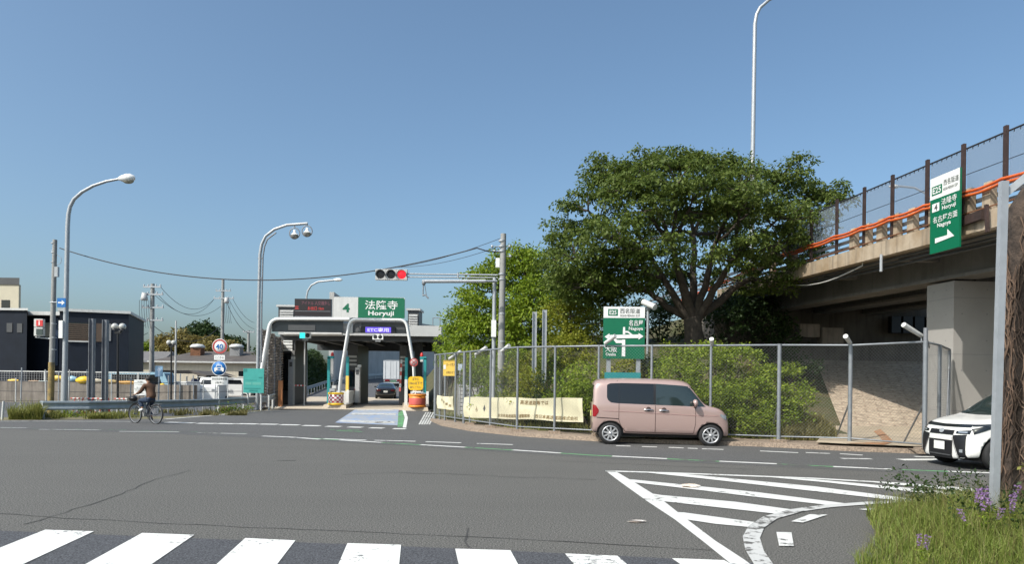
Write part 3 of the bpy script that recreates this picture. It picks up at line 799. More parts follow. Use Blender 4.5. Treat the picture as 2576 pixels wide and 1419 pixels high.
def lobe_clusters(lobes, dens, seed, lo=.45):
    """cluster centres spread through ellipsoid lobes (centre, radii), denser near their skin"""
    rg = np.random.default_rng(seed); out = []
    for c, r in lobes:
        r = np.asarray(r, float); n = max(4, int(dens * (r[0]*r[1]*r[2])**(2/3)))
        d = rg.normal(size=(n,3)); d[:,2] += .25; d /= np.linalg.norm(d, axis=1)[:,None]
        q = lo + (1.08-lo)*rg.random(n)**.6; q = np.where(rg.random(n) < .08, q*1.22, q)
        out.append(np.asarray(c) + d*q[:,None]*r)
    return np.concatenate(out)
def limb(mb, p, q, r0, r1, rnd, bow=.15, n=6):
    p, q = Vector(p), Vector(q); L = (q-p).length; pts = []; rs = []
    side = Vector((rnd.uniform(-1,1), rnd.uniform(-1,1), 0))
    for i in range(n+1):
        f = i/n; w = math.sin(math.pi*f)
        pts.append(p.lerp(q, f) + Vector((0,0,-bow*L*w*.6)) + side*(bow*L*w*.35) + Vector((rnd.uniform(-1,1),rnd.uniform(-1,1),rnd.uniform(-1,1)))*L*.015*(0<i<n))
        rs.append(r0+(r1-r0)*f)
    mb.tube(pts, rs, 7); return pts
def tree(name, label, base, lobes, m, dens=26, rad=.42, per=26, size=.17, seed=1, trunk_r=.18, fork=.35, group=None, droop=.35, nl=7, limb_r=.5, twig=.4, flat=.6, up=.6, lo=.45, bow=.12, mains=None):
    rnd = random.Random(seed); base = Vector(base)
    t = thing(name, label, 'tree', tuple(base), group)
    cl = lobe_clusters(lobes, dens, seed, lo)
    ctr = Vector(cl.mean(0)); topz = cl[:,2].max()
    fk = Vector((base.x + (ctr.x-base.x)*.2, base.y + (ctr.y-base.y)*.2, base.z + (topz-base.z)*fork))
    mb = MB(); mb.tube([base - Vector((0,0,.3)), base + Vector((0,0,.25)), base.lerp(fk,.5), fk, fk+(fk-base)*.12], [trunk_r*1.3, trunk_r*1.08, trunk_r*.97, trunk_r*.92, trunk_r*.6], 12)
    nodes = [fk]; src = [(fk, trunk_r*limb_r)]
    for q in (mains or ()):
        f0 = base.lerp(fk, rnd.uniform(.72, 1.0)); p_ = limb(mb, f0, q, trunk_r*rnd.uniform(.5,.66), trunk_r*.22, rnd, rnd.uniform(-.03,.10), 8)
        nodes += p_[2:]; src += [(v, trunk_r*.34*(1-.4*i/6)) for i, v in enumerate(p_[3:])]
    big = sorted(lobes, key=lambda l: -l[1][0])[:max(nl, 1)]
    for c, r in big:
        e = Vector(c) + Vector((0,0,-r[2]*.2))
        f0, r0 = min(src, key=lambda q: (q[0]-e).length + max(0, q[0].z-e.z)*2)
        nodes += limb(mb, f0, e, r0, trunk_r*.10, rnd, bow)[1:]
    nd = np.array([tuple(v) for v in nodes])
    for i in range(len(cl)):
        if rnd.random() < twig:
            dist = np.linalg.norm(nd - cl[i], axis=1) + np.maximum(0, nd[:,2]-cl[i][2])*1.5
            j = int(dist.argmin()); limb(mb, nd[j], cl[i], trunk_r*.10, .008, rnd, .12, 3)
    mb.build('trunk', M['bark'], t)
    leaves('crown', cl, rad, per, size, m, t, tuple(base), droop=droop, seed=seed, flat=flat, up=up)
    return t
def LB(x, y, Y, rx, rz=None, ry=None):
    """lobe centred on a pixel at distance Y; rx, rz in pixels"""
    k = Y/F; rz = rz or rx*.7
    return (tuple(A(x, y, Y)), (rx*k, (ry if ry else rx*k*.95), rz*k))
# the big spreading tree on the bank
bt = A(1747, 860, 26.5); bz = emb_z(bt.x, bt.y)
big = [LB(1450,640,25.0,66,50), LB(1430,590,27,60,46), LB(1480,520,26,70,52), LB(1540,452,26.5,66,44), LB(1620,430,26,80,46), LB(1710,415,26.5,80,40), LB(1800,432,27,76,38),
       LB(1880,440,26,72,36), LB(1960,445,26.5,70,36), LB(2030,490,26.5,64,40), LB(2085,500,26,46,30), LB(2050,560,25.5,64,44), LB(1960,540,24.6,84,44), LB(1860,520,24.2,90,42),
       LB(1740,500,23.8,90,46), LB(1620,520,24,92,52), LB(1540,590,23.8,82,52), LB(1470,680,26,56,38), LB(1560,660,25,64,34), LB(1700,560,29,90,50), LB(1850,560,29.4,90,50),
       LB(1960,620,27.6,70,34), LB(2010,650,25.2,44,22), LB(1660,610,23.6,56,26), LB(1890,610,24.0,56,26), LB(1780,395,27.5,50,20), LB(1990,425,25.5,40,20), LB(1500,435,26,36,28), LB(1400,640,26.5,32,30), LB(1440,705,26,54,34), LB(1500,715,27,60,30), LB(1410,700,27,40,30), LB(1560,720,27.6,50,26), LB(2030,610,26.5,50,30), LB(1640,650,24.2,60,26), LB(1760,630,23.8,60,24), LB(1860,640,24.6,60,26), LB(1600,700,25.2,50,24), LB(1930,665,25.4,50,22), LB(1980,600,25,60,36), LB(1560,620,24.5,60,40), LB(1700,450,23.6,90,46), LB(1850,470,24,80,40), LB(1590,470,24.6,70,46), LB(1508,398,26.5,22,16), LB(1655,388,26.4,26,12), LB(1725,384,26.2,30,14), LB(2010,400,26,24,14), LB(2105,470,26,20,14), LB(1440,745,26,50,28), LB(1505,750,27,46,26), LB(1560,705,25.4,56,28), LB(1625,700,27.6,54,26), LB(1900,715,27.2,50,24), LB(1965,700,26,50,26), LB(2040,675,26,44,22), LB(1690,690,27.8,54,24), LB(1830,690,27.8,50,24), LB(1500,700,25,60,34), LB(1425,520,26.4,24,18), LB(1392,590,26,20,18), LB(1385,660,26,22,20), LB(1860,398,26.8,26,14)]
tree('spreading_tree', 'large dark green tree with forked trunk and broad crown beside the overpass', (bt.x, bt.y, bz), big, LF['big'], dens=29, rad=.50, per=84, size=.145, bow=.06, seed=4, trunk_r=.36, fork=.13, nl=30, limb_r=.5, droop=.55, twig=.6, mains=[A(1640,650,26), A(1690,610,25.3), A(1745,590,27.5), A(1800,610,26), A(1850,640,25.6), A(1610,720,27), A(1900,690,27)], flat=.35, up=.9)
tree('leafy_tree', 'bright green bushy tree behind the traffic light pole', (at_x(1290,33), 33, emb_z(at_x(1290,33),33)),
     [LB(1330,690,33,66,54), LB(1260,720,32.5,70,54), LB(1200,780,32,62,50), LB(1340,760,31,78,62), LB(1250,820,31,78,52), LB(1165,840,33,48,44), LB(1390,740,33.5,50,50), LB(1330,650,33.5,50,26), LB(1175,745,33,32,20), LB(1190,890,31.5,60,34), LB(1300,880,30.5,70,44), LB(1140,880,34,34,24), LB(1230,690,32.6,50,40), LB(1290,650,33,54,34), LB(1380,690,33,44,40), LB(1300,810,30.6,70,50), LB(1200,850,31.6,56,44), LB(1370,830,30.8,56,48), LB(1155,800,33,36,30)],
     LF['mid'], dens=36, rad=.42, per=54, size=.17, seed=7, trunk_r=.22, fork=.3, nl=8)
tree('yellowing_tree', 'small yellow green tree right of the bright bushy tree', (at_x(1440,27.5), 27.5, emb_z(at_x(1440,27.5),27.5)),
     [LB(1435,790,27.5,44,44), LB(1410,850,27.2,46,40), LB(1460,860,27,50,44), LB(1440,740,27.8,28,30), LB(1420,910,26.6,44,34), LB(1480,920,26.4,40,36), LB(1475,800,27.4,36,40), LB(1400,790,27.6,34,40), LB(1440,870,26.6,50,40)],
     LF['yellow'], dens=44, rad=.34, per=50, size=.13, seed=9, trunk_r=.10, fork=.3, nl=5)
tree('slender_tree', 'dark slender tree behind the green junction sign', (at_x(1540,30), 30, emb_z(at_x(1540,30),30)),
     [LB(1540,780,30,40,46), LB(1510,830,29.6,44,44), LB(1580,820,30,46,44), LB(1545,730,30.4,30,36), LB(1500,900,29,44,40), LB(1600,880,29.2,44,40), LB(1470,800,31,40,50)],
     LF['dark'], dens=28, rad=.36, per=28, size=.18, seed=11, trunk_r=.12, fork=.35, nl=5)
tree('slender_tree', 'shaded tree in the gap under the left side of the broad crown', (at_x(1420,36), 36, emb_z(at_x(1420,36),36)),
     [LB(1440,760,36,50,40), LB(1400,720,36,44,40), LB(1480,790,35,46,40), LB(1370,790,35,50,46)],
     LF['mid'], dens=26, rad=.42, per=28, size=.2, seed=12, trunk_r=.14, fork=.35, nl=4)
# shrubs: clumps of leaves on stems
def shrub(name, label, lobes, m, dens=40, rad=.3, per=34, size=.13, k_=1.0, seed=1, group=None, base=None, cat='shrub'):
    ctr = np.mean([l[0] for l in lobes], 0); b = base or (ctr[0], ctr[1], emb_z(ctr[0], ctr[1]))
    t = thing(name, label, cat, tuple(b), group); rnd = random.Random(seed)
    cl = lobe_clusters(lobes, dens, seed, .5); mb = MB()
    for c, r in lobes:
        limb(mb, Vector(b)+Vector((rnd.uniform(-.15,.15),rnd.uniform(-.1,.1),-.1)), c, .035, .012, rnd, .1, 4)
    for i in range(0, len(cl), 5): limb(mb, Vector(b).lerp(Vector(cl[i]), .4), cl[i], .014, .005, rnd, .1, 3)
    mb.build('stem', M['bark'], t); leaves('foliage', cl, rad, per, size, m, t, tuple(b), flat=.75, droop=.2, seed=seed, up=.7)
    return t
shrub('hedge', 'wide bright green hedge behind the fence right of the pink van roof', [LB(1700,950,20.9,64,56), LB(1780,920,21.1,70,56), LB(1860,930,21.3,66,56), LB(1720,1020,20.4,66,50), LB(1810,1010,20.3,70,54), LB(1890,1000,20.4,52,50), LB(1690,895,21.7,40,26), LB(1850,1060,19.9,60,36), LB(1910,1060,19.7,44,32)], LF['hedge'], dens=120, rad=.24, per=60, size=.085, seed=21, cat='hedge')
shrub('shrub', 'rounded green shrub between the hedge and the paved slope', [LB(1965,960,20.7,50,50), LB(2000,1000,20.5,42,42), LB(1965,1035,20.1,46,40), LB(2015,1045,20.4,28,26)], LF['hedge'], dens=100, rad=.23, per=50, size=.09, seed=22)
shrub('shrub', 'dark green shrub just left of the junction sign posts', [LB(1470,960,22.5,44,46), LB(1490,1020,21.9,44,42), LB(1440,1040,22.1,40,36)], LF['mid'], dens=90, rad=.25, per=48, size=.095, seed=23)
shrub('shrub', 'green shrub between the pair of steel posts and the banner top', [LB(1390,980,23.3,42,44), LB(1350,1030,22.9,44,40), LB(1410,1050,22.5,40,30)], LF['dark'], dens=90, rad=.25, per=48, size=.095, seed=24)
shrub('shrub', 'olive green shrub behind the banner beside the concrete pole', [LB(1300,960,24.7,44,42), LB(1330,920,25.5,40,34), LB(1300,1030,24.1,40,34)], LF['yellow'], dens=90, rad=.25, per=48, size=.095, seed=25)
shrub('shrub', 'leafy shrub round the small teal sign', [LB(1580,930,22.9,44,34), LB(1545,980,22.1,40,34), LB(1620,960,22.5,40,40), LB(1640,1010,21.5,40,36)], LF['yellow'], dens=90, rad=.25, per=48, size=.095, seed=26)
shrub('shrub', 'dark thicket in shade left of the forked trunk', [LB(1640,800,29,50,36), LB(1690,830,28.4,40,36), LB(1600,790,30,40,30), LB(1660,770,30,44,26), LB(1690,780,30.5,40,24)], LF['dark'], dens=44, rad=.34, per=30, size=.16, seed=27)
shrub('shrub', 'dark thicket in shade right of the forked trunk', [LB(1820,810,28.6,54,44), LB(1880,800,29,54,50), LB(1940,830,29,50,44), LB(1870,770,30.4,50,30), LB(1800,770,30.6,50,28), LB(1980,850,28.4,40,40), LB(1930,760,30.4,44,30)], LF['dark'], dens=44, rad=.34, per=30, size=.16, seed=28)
shrub('shrub', 'low shrub growing against the foot of the abutment', [LB(1990,900,27,44,34), LB(2040,930,26,40,30), LB(1940,900,27,44,30)], LF['dark'], dens=44, rad=.3, per=28, size=.15, seed=29)
shrub('shrub', 'sunlit bush beside the right end of the toll roof', [LB(1130,850,38,30,26), LB(1155,880,36,34,30), LB(1125,900,37,28,26), LB(1110,890,39,22,22)], LF['mid'], dens=30, rad=.34, per=30, size=.18, seed=30)
rnd_u = random.Random(303)
for k, (x, y, Y, rx, rz, mm, lab) in enumerate((
  (1255,985,25.2,46,50,'mid','green undergrowth behind the long banner left of the concrete pole'), (1330,985,23.6,44,52,'yellow','olive undergrowth right of the concrete pole'),
  (1385,930,25.4,48,50,'mid','tall undergrowth between the concrete pole and the steel posts'), (1445,900,25.6,50,56,'yellow','yellow green undergrowth above the banner end'),
  (1430,1000,22.4,46,54,'mid','thick undergrowth behind the right half of the banner'), (1490,970,22.0,48,56,'hedge','bright undergrowth left of the junction sign'),
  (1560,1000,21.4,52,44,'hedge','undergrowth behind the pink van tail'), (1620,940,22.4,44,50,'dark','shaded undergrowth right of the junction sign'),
  (1210,930,27.5,44,40,'mid','undergrowth above the equipment shed'), (1280,900,28,50,40,'mid','undergrowth on the upper bank behind the concrete pole'), (1170,905,30,36,30,'yellow','undergrowth on the bank left of the shed'))):
    shrub('undergrowth', lab, [LB(x,y,Y,rx,rz), LB(x-rx*.6,y+rz*.5,Y-.4,rx*.7,rz*.6), LB(x+rx*.6,y+rz*.45,Y-.4,rx*.7,rz*.6)], LF[mm], dens=80, rad=.27, per=46, size=.10, seed=310+k)
# rough grass on the bank
def grass(name, label, region, n, h, m, seed=1, wid=.012, bend=.4, zf=None, origin=None, hf=None):
    """blades rooted at random in region(rnd) -> (x, y)"""
    rg = np.random.default_rng(seed); P = np.array([region(rg) for _ in range(n)])
    z = np.array([zf(x, y) for x, y in P]) if zf else np.zeros(n)
    base = np.column_stack([P, z]); a = rg.random(n)*2*np.pi; d = np.column_stack([np.cos(a), np.sin(a), np.zeros(n)])
    L = h*rg.uniform(.45, 1.2, n)[:,None]*(np.array([hf(x,y) for x,y in P])[:,None] if hf else 1.0); bd = bend*rg.uniform(.2, 1.3, n)[:,None]; up = np.array([0,0,1.0])
    p1 = base + up*L*.5 + d*L*bd*.18; p2 = base + up*L*(1-.25*bd) + d*L*bd*.75
    a2 = a + rg.uniform(.6, 2.4, n); s = np.column_stack([np.cos(a2), np.sin(a2), np.zeros(n)])*wid
    V = np.stack([base-s, base+s, p1+s*.7, p1-s*.7, p2+s*.12, p2-s*.12], 1).reshape(-1,3)
    i = np.arange(n)[:,None]*6; Q = np.concatenate([i+np.array([[0,1,2,3]]), i+np.array([[3,2,4,5]])], 0)
    o = np_mesh(name, V, Q, m, None, origin or tuple(base.mean(0)))
    return tag(o, label, 'grass', kind='stuff')
def reg_bank(rg):
    while True:
        X = rg.uniform(-3.5, 8.4); Y = rg.uniform(17.5, 30); d = Y-fence_y(X)
        if .9 < d < 3.5 and emb_z(X,Y) > .05: return X, Y
grass('bank_grass', 'rough dry grass covering the bank behind the fence', reg_bank, 4000, .22, LF['weed'], 31, .014, .6, emb_z)
def reg_wedge(rg):
    while True:
        X = rg.uniform(7.6, 10.8); Y = rg.uniform(18.9, 23)
        if X < 8.7+.35*(Y-18.5) and Y - fence_y(X) > .7: return X, Y
grass('bank_grass', 'low yellowish weeds below the shrub beside the paved slope', reg_wedge, 9000, .34, LF['dry'], 32, .014, .6, emb_z)
# ivy-covered cut on the left of the ramp
rg_ = np.random.default_rng(5); cl = []
for _ in range(900):
    Y = rg_.uniform(61, 95); i = rg_.uniform(0, 6.5); X = interp(LE, Y) - 1.2 - .42*i
    cl.append((X, Y, ramp_z(Y) + 4.2*sst(0,7,i) + rg_.uniform(0,.4)))
o = leaves('ivy_thicket', cl, .6, 34, .30, LF['dark'], None, (-22,75,1), flat=.5, seed=41); tag(o, 'dark ivy thicket on the slope seen through the left toll lane', 'thicket', kind='stuff')
# ================================================================== RIGHT SIDE: fence, banner, poles, signs
def W(x, Y, z): return Vector((at_x(x, Y), Y, z))      # upright column of the picture x at distance Y
FZ0, FZ1 = .12, 2.68
fence = thing('chain_link_fence', 'long grey chain link fence on the kerb along the right side of the road', 'fence', (at_x(1506,19.9), 19.9, .11))
def fpt(x):
    for (x0,y0),(x1,y1) in zip(FP, FP[1:]):
        if x <= x1:
            a, b = Vector((at_x(x0,y0), y0, 0)), Vector((at_x(x1,y1), y1, 0)); break
    k = (x-CX)/F; d = b-a; t = (k*a.y - a.x)/(d.x - k*d.y); return a + d*t
posts = [1095,1107,1120,1146,1168,1183,1234,1302,1396,1506,1639,1788,1960,2139,2327]
for x in posts:
    p = fpt(x); r = .055 if x in (1168,1960,2139,2327,1095) else .036
    m_ = MB(); m_.tube([p+Vector((0,0,.10)), p+Vector((0,0,FZ1+.03))], r, 8)
    if x > 1180: m_.cbox(p+Vector((0,0,.14)), (.34,.3,.09), 1)
    m_.build('post', [M['fgalv'], M['kerb']], fence)
ret = [Vector((at_x(2327,16.4),16.4,0)), Vector((at_x(2363,17.6),17.6,0)), Vector((at_x(2387,19.4),19.4,0))]
for p in ret[1:]:
    m_ = MB(); m_.tube([p+Vector((0,0,.1)), p+Vector((0,0,FZ1))], .045, 8); m_.build('post', M['fgalv'], fence)
m_ = MB()
corner = [fpt(x) for x in (1095,1168,1302,1506,1788,1960,2139,2327)] + ret[1:]
m_.tube([p+Vector((0,0,FZ1)) for p in corner], .027, 8); m_.build('top_rail', M['fgalv'], fence)
m_ = MB(); m_.tube([p+Vector((0,0,.26)) for p in corner], .022, 6); m_.build('bottom_rail', M['fgalv'], fence)
for x in (1960, 2139, 2327):
    p = fpt(x); m_ = MB(); m_.tube([p+Vector((.05,.05,1.3)), p+Vector((.35,1.5,.16))], .024, 6); m_.build('brace', M['galv_dark'], fence)
m_ = MB(); p = ret[2]; m_.tube([p+Vector((0,0,2.3)), p+Vector((-.5,-.7,.2))], .022, 6); m_.build('brace', M['galv_dark'], fence)
def chain(a, b, z0, z1, sp=.062, r=.0021):
    m_ = MB(); L = (b-a).length; d = (b-a)/L; hh = z1-z0; n = Vector((d.y,-d.x,0))
    vs, fs = [], []
    def seg(p, q, k):
        e = (q-p).normalized(); s1 = e.cross(n)*r; o = n*(.003*k)
        i = len(vs); tri = (n*r, -n*r*.5+s1*.87, -n*r*.5-s1*.87)
        for c in (p+o, q+o):
            for t in tri: vs.append(c+t)
        for j in range(3): fs.append((i+j, i+(j+1)%3, i+3+(j+1)%3, i+3+j))
    k = -hh
    while k < L:
        u0, u1 = max(k,0), min(k+hh, L)
        if u1 > u0: 
            seg(a+d*u0+Vector((0,0,z0+u0-k)), a+d*u1+Vector((0,0,z0+u1-k)), 1)
            seg(a+d*u0+Vector((0,0,z1-(u0-k))), a+d*u1+Vector((0,0,z1-(u1-k))), -1)
        k += sp*1.414
    m_.add(vs, fs); return m_.build('wire_mesh', M['meshwire'], fence)
for i_, (a, b) in enumerate(zip(corner, corner[1:])): chain(a, b, .27, FZ1, .062, .0012 if i_ < 3 else .0021)
# lamps along the fence top
def flood(px, py, qx, qy, Y, label, dy=.25):
    a, b = A(px,py,Y), A(qx,qy,Y-dy)
    t = thing('floodlight', label, 'floodlight', tuple(a), 'white tube lamps on the fence top')
    m_ = MB(); m_.tube([a, b], [.05,.062], 10); m_.build('lamp_tube', M['offwhite'], t)
    m_ = MB(); m_.tube([a-Vector((.0,0,.12)), a+Vector((0,.0,.02))], .02, 6); m_.build('bracket', M['galv'], t)
flood(1130,903,1160,884,26.4,'white tube lamp at the far left end of the fence top')
flood(1196,892,1224,874,24.2,'white tube lamp pointing up left of the traffic light poles')
flood(1262,884,1281,869,22.2,'small white lamp just right of the thick concrete pole')
flood(1522,864,1548,845,19.8,'white tube lamp in front of the junction sign')
flood(1791,868,1790,853,19.0,'stubby white lamp above the pink van windscreen',.22)
flood(2139,864,2127,846,18.1,'short white lamp on the fence post in front of the paved slope',.3)
flood(2318,845,2273,817,16.6,'long white tube lamp leaning left near the concrete pier',.2)
m_ = MB(); p = fpt(2327); m_.tube([p+Vector((0,0,FZ1)), p+Vector((0,0,FZ1+.33))], .05, 8); m_.tube([p+Vector((0,0,FZ1+.2)), p+Vector((.45,.6,FZ1-.1))], .018, 6)
m_.build('post_extension', M['galv_dark'], fence)
# banner tied to the fence: cloth with slits
a, b = fpt(1173), fpt(1470); L = (b-a).length; d = (b-a)/L; nrm = Vector((d.y,-d.x,0))
ztop, zbot = 1.06, .12
zt0, zt1 = A(1172,1000,a.y).z, A(1470,1002,b.y).z; zb0, zb1 = A(1173,1049,a.y).z, A(1470,1063,b.y).z
ban = thing('banner', 'long cream cloth banner with brown lettering tied along the fence', 'banner', tuple(a.lerp(b,.5)+Vector((0,0,.4))))
pf = [ (fpt(x)-a).dot(d) for x in (1183,1234,1302,1396) ]
def bsurf(u, v, off=0.0):
    sagt = .012*math.sin(u*7.3)+.01*math.sin(u*17); belly = .035*math.sin(u*4.1+v*2.2)+.02*math.sin(u*11+v*5)
    z = (zb0+(zb1-zb0)*u) + v*((zt0+(zt1-zt0)*u) - (zb0+(zb1-zb0)*u)) + sagt*(1 if v > .5 else -1)
    return a + d*(L*u) + nrm*(.075 + belly + off) + Vector((0,0,z))
nu, nv = 90, 12; m_ = MB()
m_.add([bsurf(i/nu, j/nv) for j in range(nv+1) for i in range(nu+1)], [(j*(nu+1)+i, j*(nu+1)+i+1, (j+1)*(nu+1)+i+1, (j+1)*(nu+1)+i) for j in range(nv) for i in range(nu)], 0, True)
m_.build('cloth', M['cloth'], ban)
def ban_text(mb, s, u, v, wu, hv, mi=0):
    V, Fc = text2d(s, .012); xs = [p[0] for p in V]; yy = [p[1] for p in V]
    mx, my, tw, th = (max(xs)+min(xs))/2, (max(yy)+min(yy))/2, max(xs)-min(xs), max(yy)-min(yy)
    mb.add([bsurf(u+(p[0]-mx)/tw*wu, v+(p[1]-my)/th*hv, .008) for p in V], Fc, mi)
m_ = MB()
ban_text(m_, '高速道路等では', .635, .80, .225, .20)
ban_text(m_, '奈良県高速道路交通警察隊', .475, .155, .28, .16); ban_text(m_, '西日本高速道路株式会社', .81, .15, .31, .17)
ban_text(m_, 'も', .135, .42, .022, .22)
m_.build('lettering', M['txtbrown'], ban)
m_ = MB()
for (u, v, wu, hv) in ((.207,.47,.011,.17), (.505,.44,.004,.17)):
    m_.add([bsurf(u-wu,v,.008), bsurf(u,v-hv,.008), bsurf(u+wu,v,.008), bsurf(u,v+hv,.008)], [(0,1,2,3)])
m_.build('slit', M['slit_dark'], ban)  # flat dark diamonds on the cloth stand in for the slits
a2, b2 = fpt(1105), fpt(1146); L2 = (b2-a2).length; d2 = (b2-a2)/L2; n2 = Vector((d2.y,-d2.x,0))
sb = thing('banner', 'short cream cloth banner on the narrow fence bay left of the gate post', 'banner', tuple(a2.lerp(b2,.5)+Vector((0,0,.6))))
def s2(u, v, off=0): 
    z0, z1 = A(1125,1030,a2.lerp(b2,.5).y).z, A(1125,996,a2.lerp(b2,.5).y).z
    return a2 + d2*(L2*u) + n2*(.07+off+.03*math.sin(u*12+v*3)) + Vector((0,0,z0+(z1-z0)*v - .03*math.sin(u*3.1)*v))
m_ = MB(); m_.add([s2(i/16,j/6) for j in range(7) for i in range(17)], [(j*17+i, j*17+i+1, (j+1)*17+i+1, (j+1)*17+i) for j in range(6) for i in range(16)], 0, True)
m_.build('cloth', M['cloth'], sb)
m_ = MB()
for i, s in enumerate('高速道路'):
    V, Fc = text2d(s, .01); m_.add([s2(.2+.17*i+p[0]*.14, .62-.13*i+p[1]*.2, .008) for p in V], Fc)
m_.build('lettering', M['txtbrown'], sb)
q = front_board(1115,906.5,1148,946,25.9,.02)
yn = thing('notice_board', 'yellow notice board with dark lettering fixed high on the fence', 'sign', tuple(q.p(.5,0)))
q.panel('panel', M['yellow_lt'], yn); m_ = MB(); q.text(m_, 'カード挿入', .58, .72, .68, .2, bold=.01); q.text(m_, 'お知らせ下', .58, .22, .68, .18, bold=.01); m_.build('lettering', M['txtbrown'], yn)
m_ = MB(); q.rect(m_, .02, .42, .2, .7, .006); m_.build('paper', M['white'], yn)
# louvred metal shed behind the fence
sh = thing('equipment_shed', 'low grey shed with louvred panels behind the fence gate', 'shed', (at_x(1200,29), 29, .1))
x0, x1 = at_x(1150,28.4), at_x(1256,28.4); zt = A(1200,950,28.4).z
m_ = MB(); m_.box((x0,28.4,-.2),(x1,30.4,zt-.08)); m_.build('body', M['grey'], sh)
m_ = MB(); m_.box((x0-.12,28.2,zt-.08),(x1+.12,30.6,zt+.06)); m_.build('roof', M['dkgrey'], sh)
m_ = MB()
for k in range(3):
    for j in range(9):
        xa = x0+.08+(x1-x0-.1)*k/3; xb = xa+(x1-x0-.1)/3-.08; z = .16+ (zt-.35)*j/9
        m_.obox((xa,28.39,z), (xb-xa,0,0), (0,-.05,-.04), (0,0,(zt-.35)/9*.62))
m_.build('louvre', M['ltgrey'], sh)
q = front_board(1152,916,1163,932,27.6,.02); t = thing('notice_board', 'tiny pale blue plate on a post beside the shed', 'sign', tuple(q.p(.5,0)-Vector((0,0,1.6))))
q.panel('panel', mat('pale_plate',(.45,.52,.62),.5), t); m_ = MB(); c = q.p(.5,0); m_.tube([c, (c.x,c.y,.0)], .025, 6); m_.build('post', M['galv'], t)
# pair of H-shaped steel posts
def hpost(x, ytop, ybot, Y, label, group, zfoot=-.1, wpx=11, m=None):
    w = wpx/F*Y; t = thing('steel_post', label, 'post', (at_x(x,Y),Y,zfoot), group); zt = A(x,ytop,Y).z
    o = Vector((at_x(x,Y),Y,zfoot)); hh = zt-zfoot
    m_ = MB(); m_.box((o.x-w/2,o.y-w*.55,zfoot),(o.x-w/2+.02,o.y+w*.55,zt)); m_.box((o.x+w/2-.02,o.y-w*.55,zfoot),(o.x+w/2,o.y+w*.55,zt)); m_.box((o.x-w/2+.02,o.y-.01,zfoot),(o.x+w/2-.02,o.y+.01,zt))
    m_.build('beam', m or M['galv'], t); return t
hpost(1343,785,1075,24.6,'left one of two bare steel posts behind the banner','bare steel posts behind the banner')
hpost(1368,780,1075,24.6,'right one of two bare steel posts behind the banner','bare steel posts behind the banner')
# traffic light on its arm, with the slim pole
def upole(mb, x, ytop, Y, r0, r1, zfoot=0.0, lean=0.0, n=12):
    zt = A(x,ytop,Y).z; X = at_x(x,Y)
    b = Vector((X,Y,zfoot)); a = Vector((X+lean,Y,zt)); mb.tube([b, b.lerp(a,.5), a], [r0,(r0+r1)/2,r1], n); return b, a
Yp = 24.2
tl = thing('traffic_light', 'horizontal traffic light with red lamp lit on a long arm', 'traffic light', (at_x(1241,Yp),Yp,.0))
m_ = MB(); upole(m_, 1241, 698, Yp, .075, .065, 0); m_.build('pole', M['galv'], tl)
c0 = A(985,691.5,Yp); w = 80/F*Yp; h = 27/F*Yp
m_ = MB()
for k in range(3): m_.cbox(c0+Vector(((k-1)*w/3,0,0)), (w/3-.006,.16,h))
m_.build('housing', M['ltgrey'], tl)
sigred = mat('signal_red', (.55,.01,.02), .3, emit=(1,.02,.035), estr=.75)
for k, mm in enumerate((M['black'], M['black'], sigred)):
    c = c0 + Vector(((k-1)*w/3, -.081, 0)); r = h*.40
    m_ = MB(); m_.lathe([(.001,.02),(r*.5,.015),(r*.9,.0),(r,-.0)], c, (0,-1,0), 24); m_.build('lamp', mm, tl)
    m_ = MB()
    for i in range(14):
        a0, a1_ = R(-20+220*i/14), R(-20+220*(i+1)/14)
        p0 = c+Vector((r*1.08*math.cos(a0),0,r*1.08*math.sin(a0))); p1 = c+Vector((r*1.08*math.cos(a1_),0,r*1.08*math.sin(a1_))); ln = Vector((0,-.10,-.0))
        m_.add([p0,p1,p1+ln,p0+ln],[(0,1,2,3)]); 
    m_.build('visor', M['grey'], tl)
m_ = MB(); m_.tube([A(1025,689,Yp), A(1252,692,Yp)], .028, 8); m_.tube([A(1025,697,Yp), A(1252,699,Yp)], .022, 8)
m_.tube([A(1152,686,Yp), A(1152,700,Yp)], .03, 6); m_.build('arm', M['galv'], tl)
cb = thing('camera_boom', 'grey boom with a drooping sensor hung left of the concrete pole', 'traffic sensor', tuple(A(1240,707,Yp-.25)))
m_ = MB(); m_.tube([A(1062,708,Yp-.25), A(1222,707.5,Yp-.25)], .062, 10); m_.tube([A(1222,707.5,Yp-.25), A(1250,708,Yp-.1)], .045, 8); m_.build('arm', M['galv'], cb)
m_ = MB(); m_.ball(A(1066,712,Yp-.25), (.07,.07,.09)); m_.tube([A(1065,714,Yp-.25), A(1064,742,Yp-.25)], .02, 6); m_.tube([A(1068,714,Yp-.25), A(1073,745,Yp-.25)], .012, 5)
m_.tube([A(1063,744,Yp-.25), A(1070,742,Yp-.25), A(1078,751,Yp-.25)], .03, 6); m_.build('sensor', M['galv_dark'], cb)
for (xa,ya,xb,yb,label) in ((1247,650,1257,673,'white junction box high on the concrete pole'), (1236,806,1248,848,'white control box at mid height of the slim signal pole')):
    c = A((xa+xb)/2,(ya+yb)/2,Yp-.12); t = tag(MB().cbox((0,0,0), ((xb-xa)/F*Yp,.16,(yb-ya)/F*Yp)).build('control_box', M['white']), label, 'control box'); t.location = c
cp = thing('concrete_pole', 'thick round concrete utility pole beside the traffic light arm', 'utility pole', (at_x(1260,25),25,0))
m_ = MB(); upole(m_, 1259, 588, 25.0, .135, .10, 0, .04); m_.build('pole', M['pole_con'], cp)
m_ = MB()
for y in (606,620,632,690,703,790,860): 
    c = A(1263,y,25); m_.lathe([(.125,-.03),(.13,0),(.125,.03)], c, (0,0,1), 12)
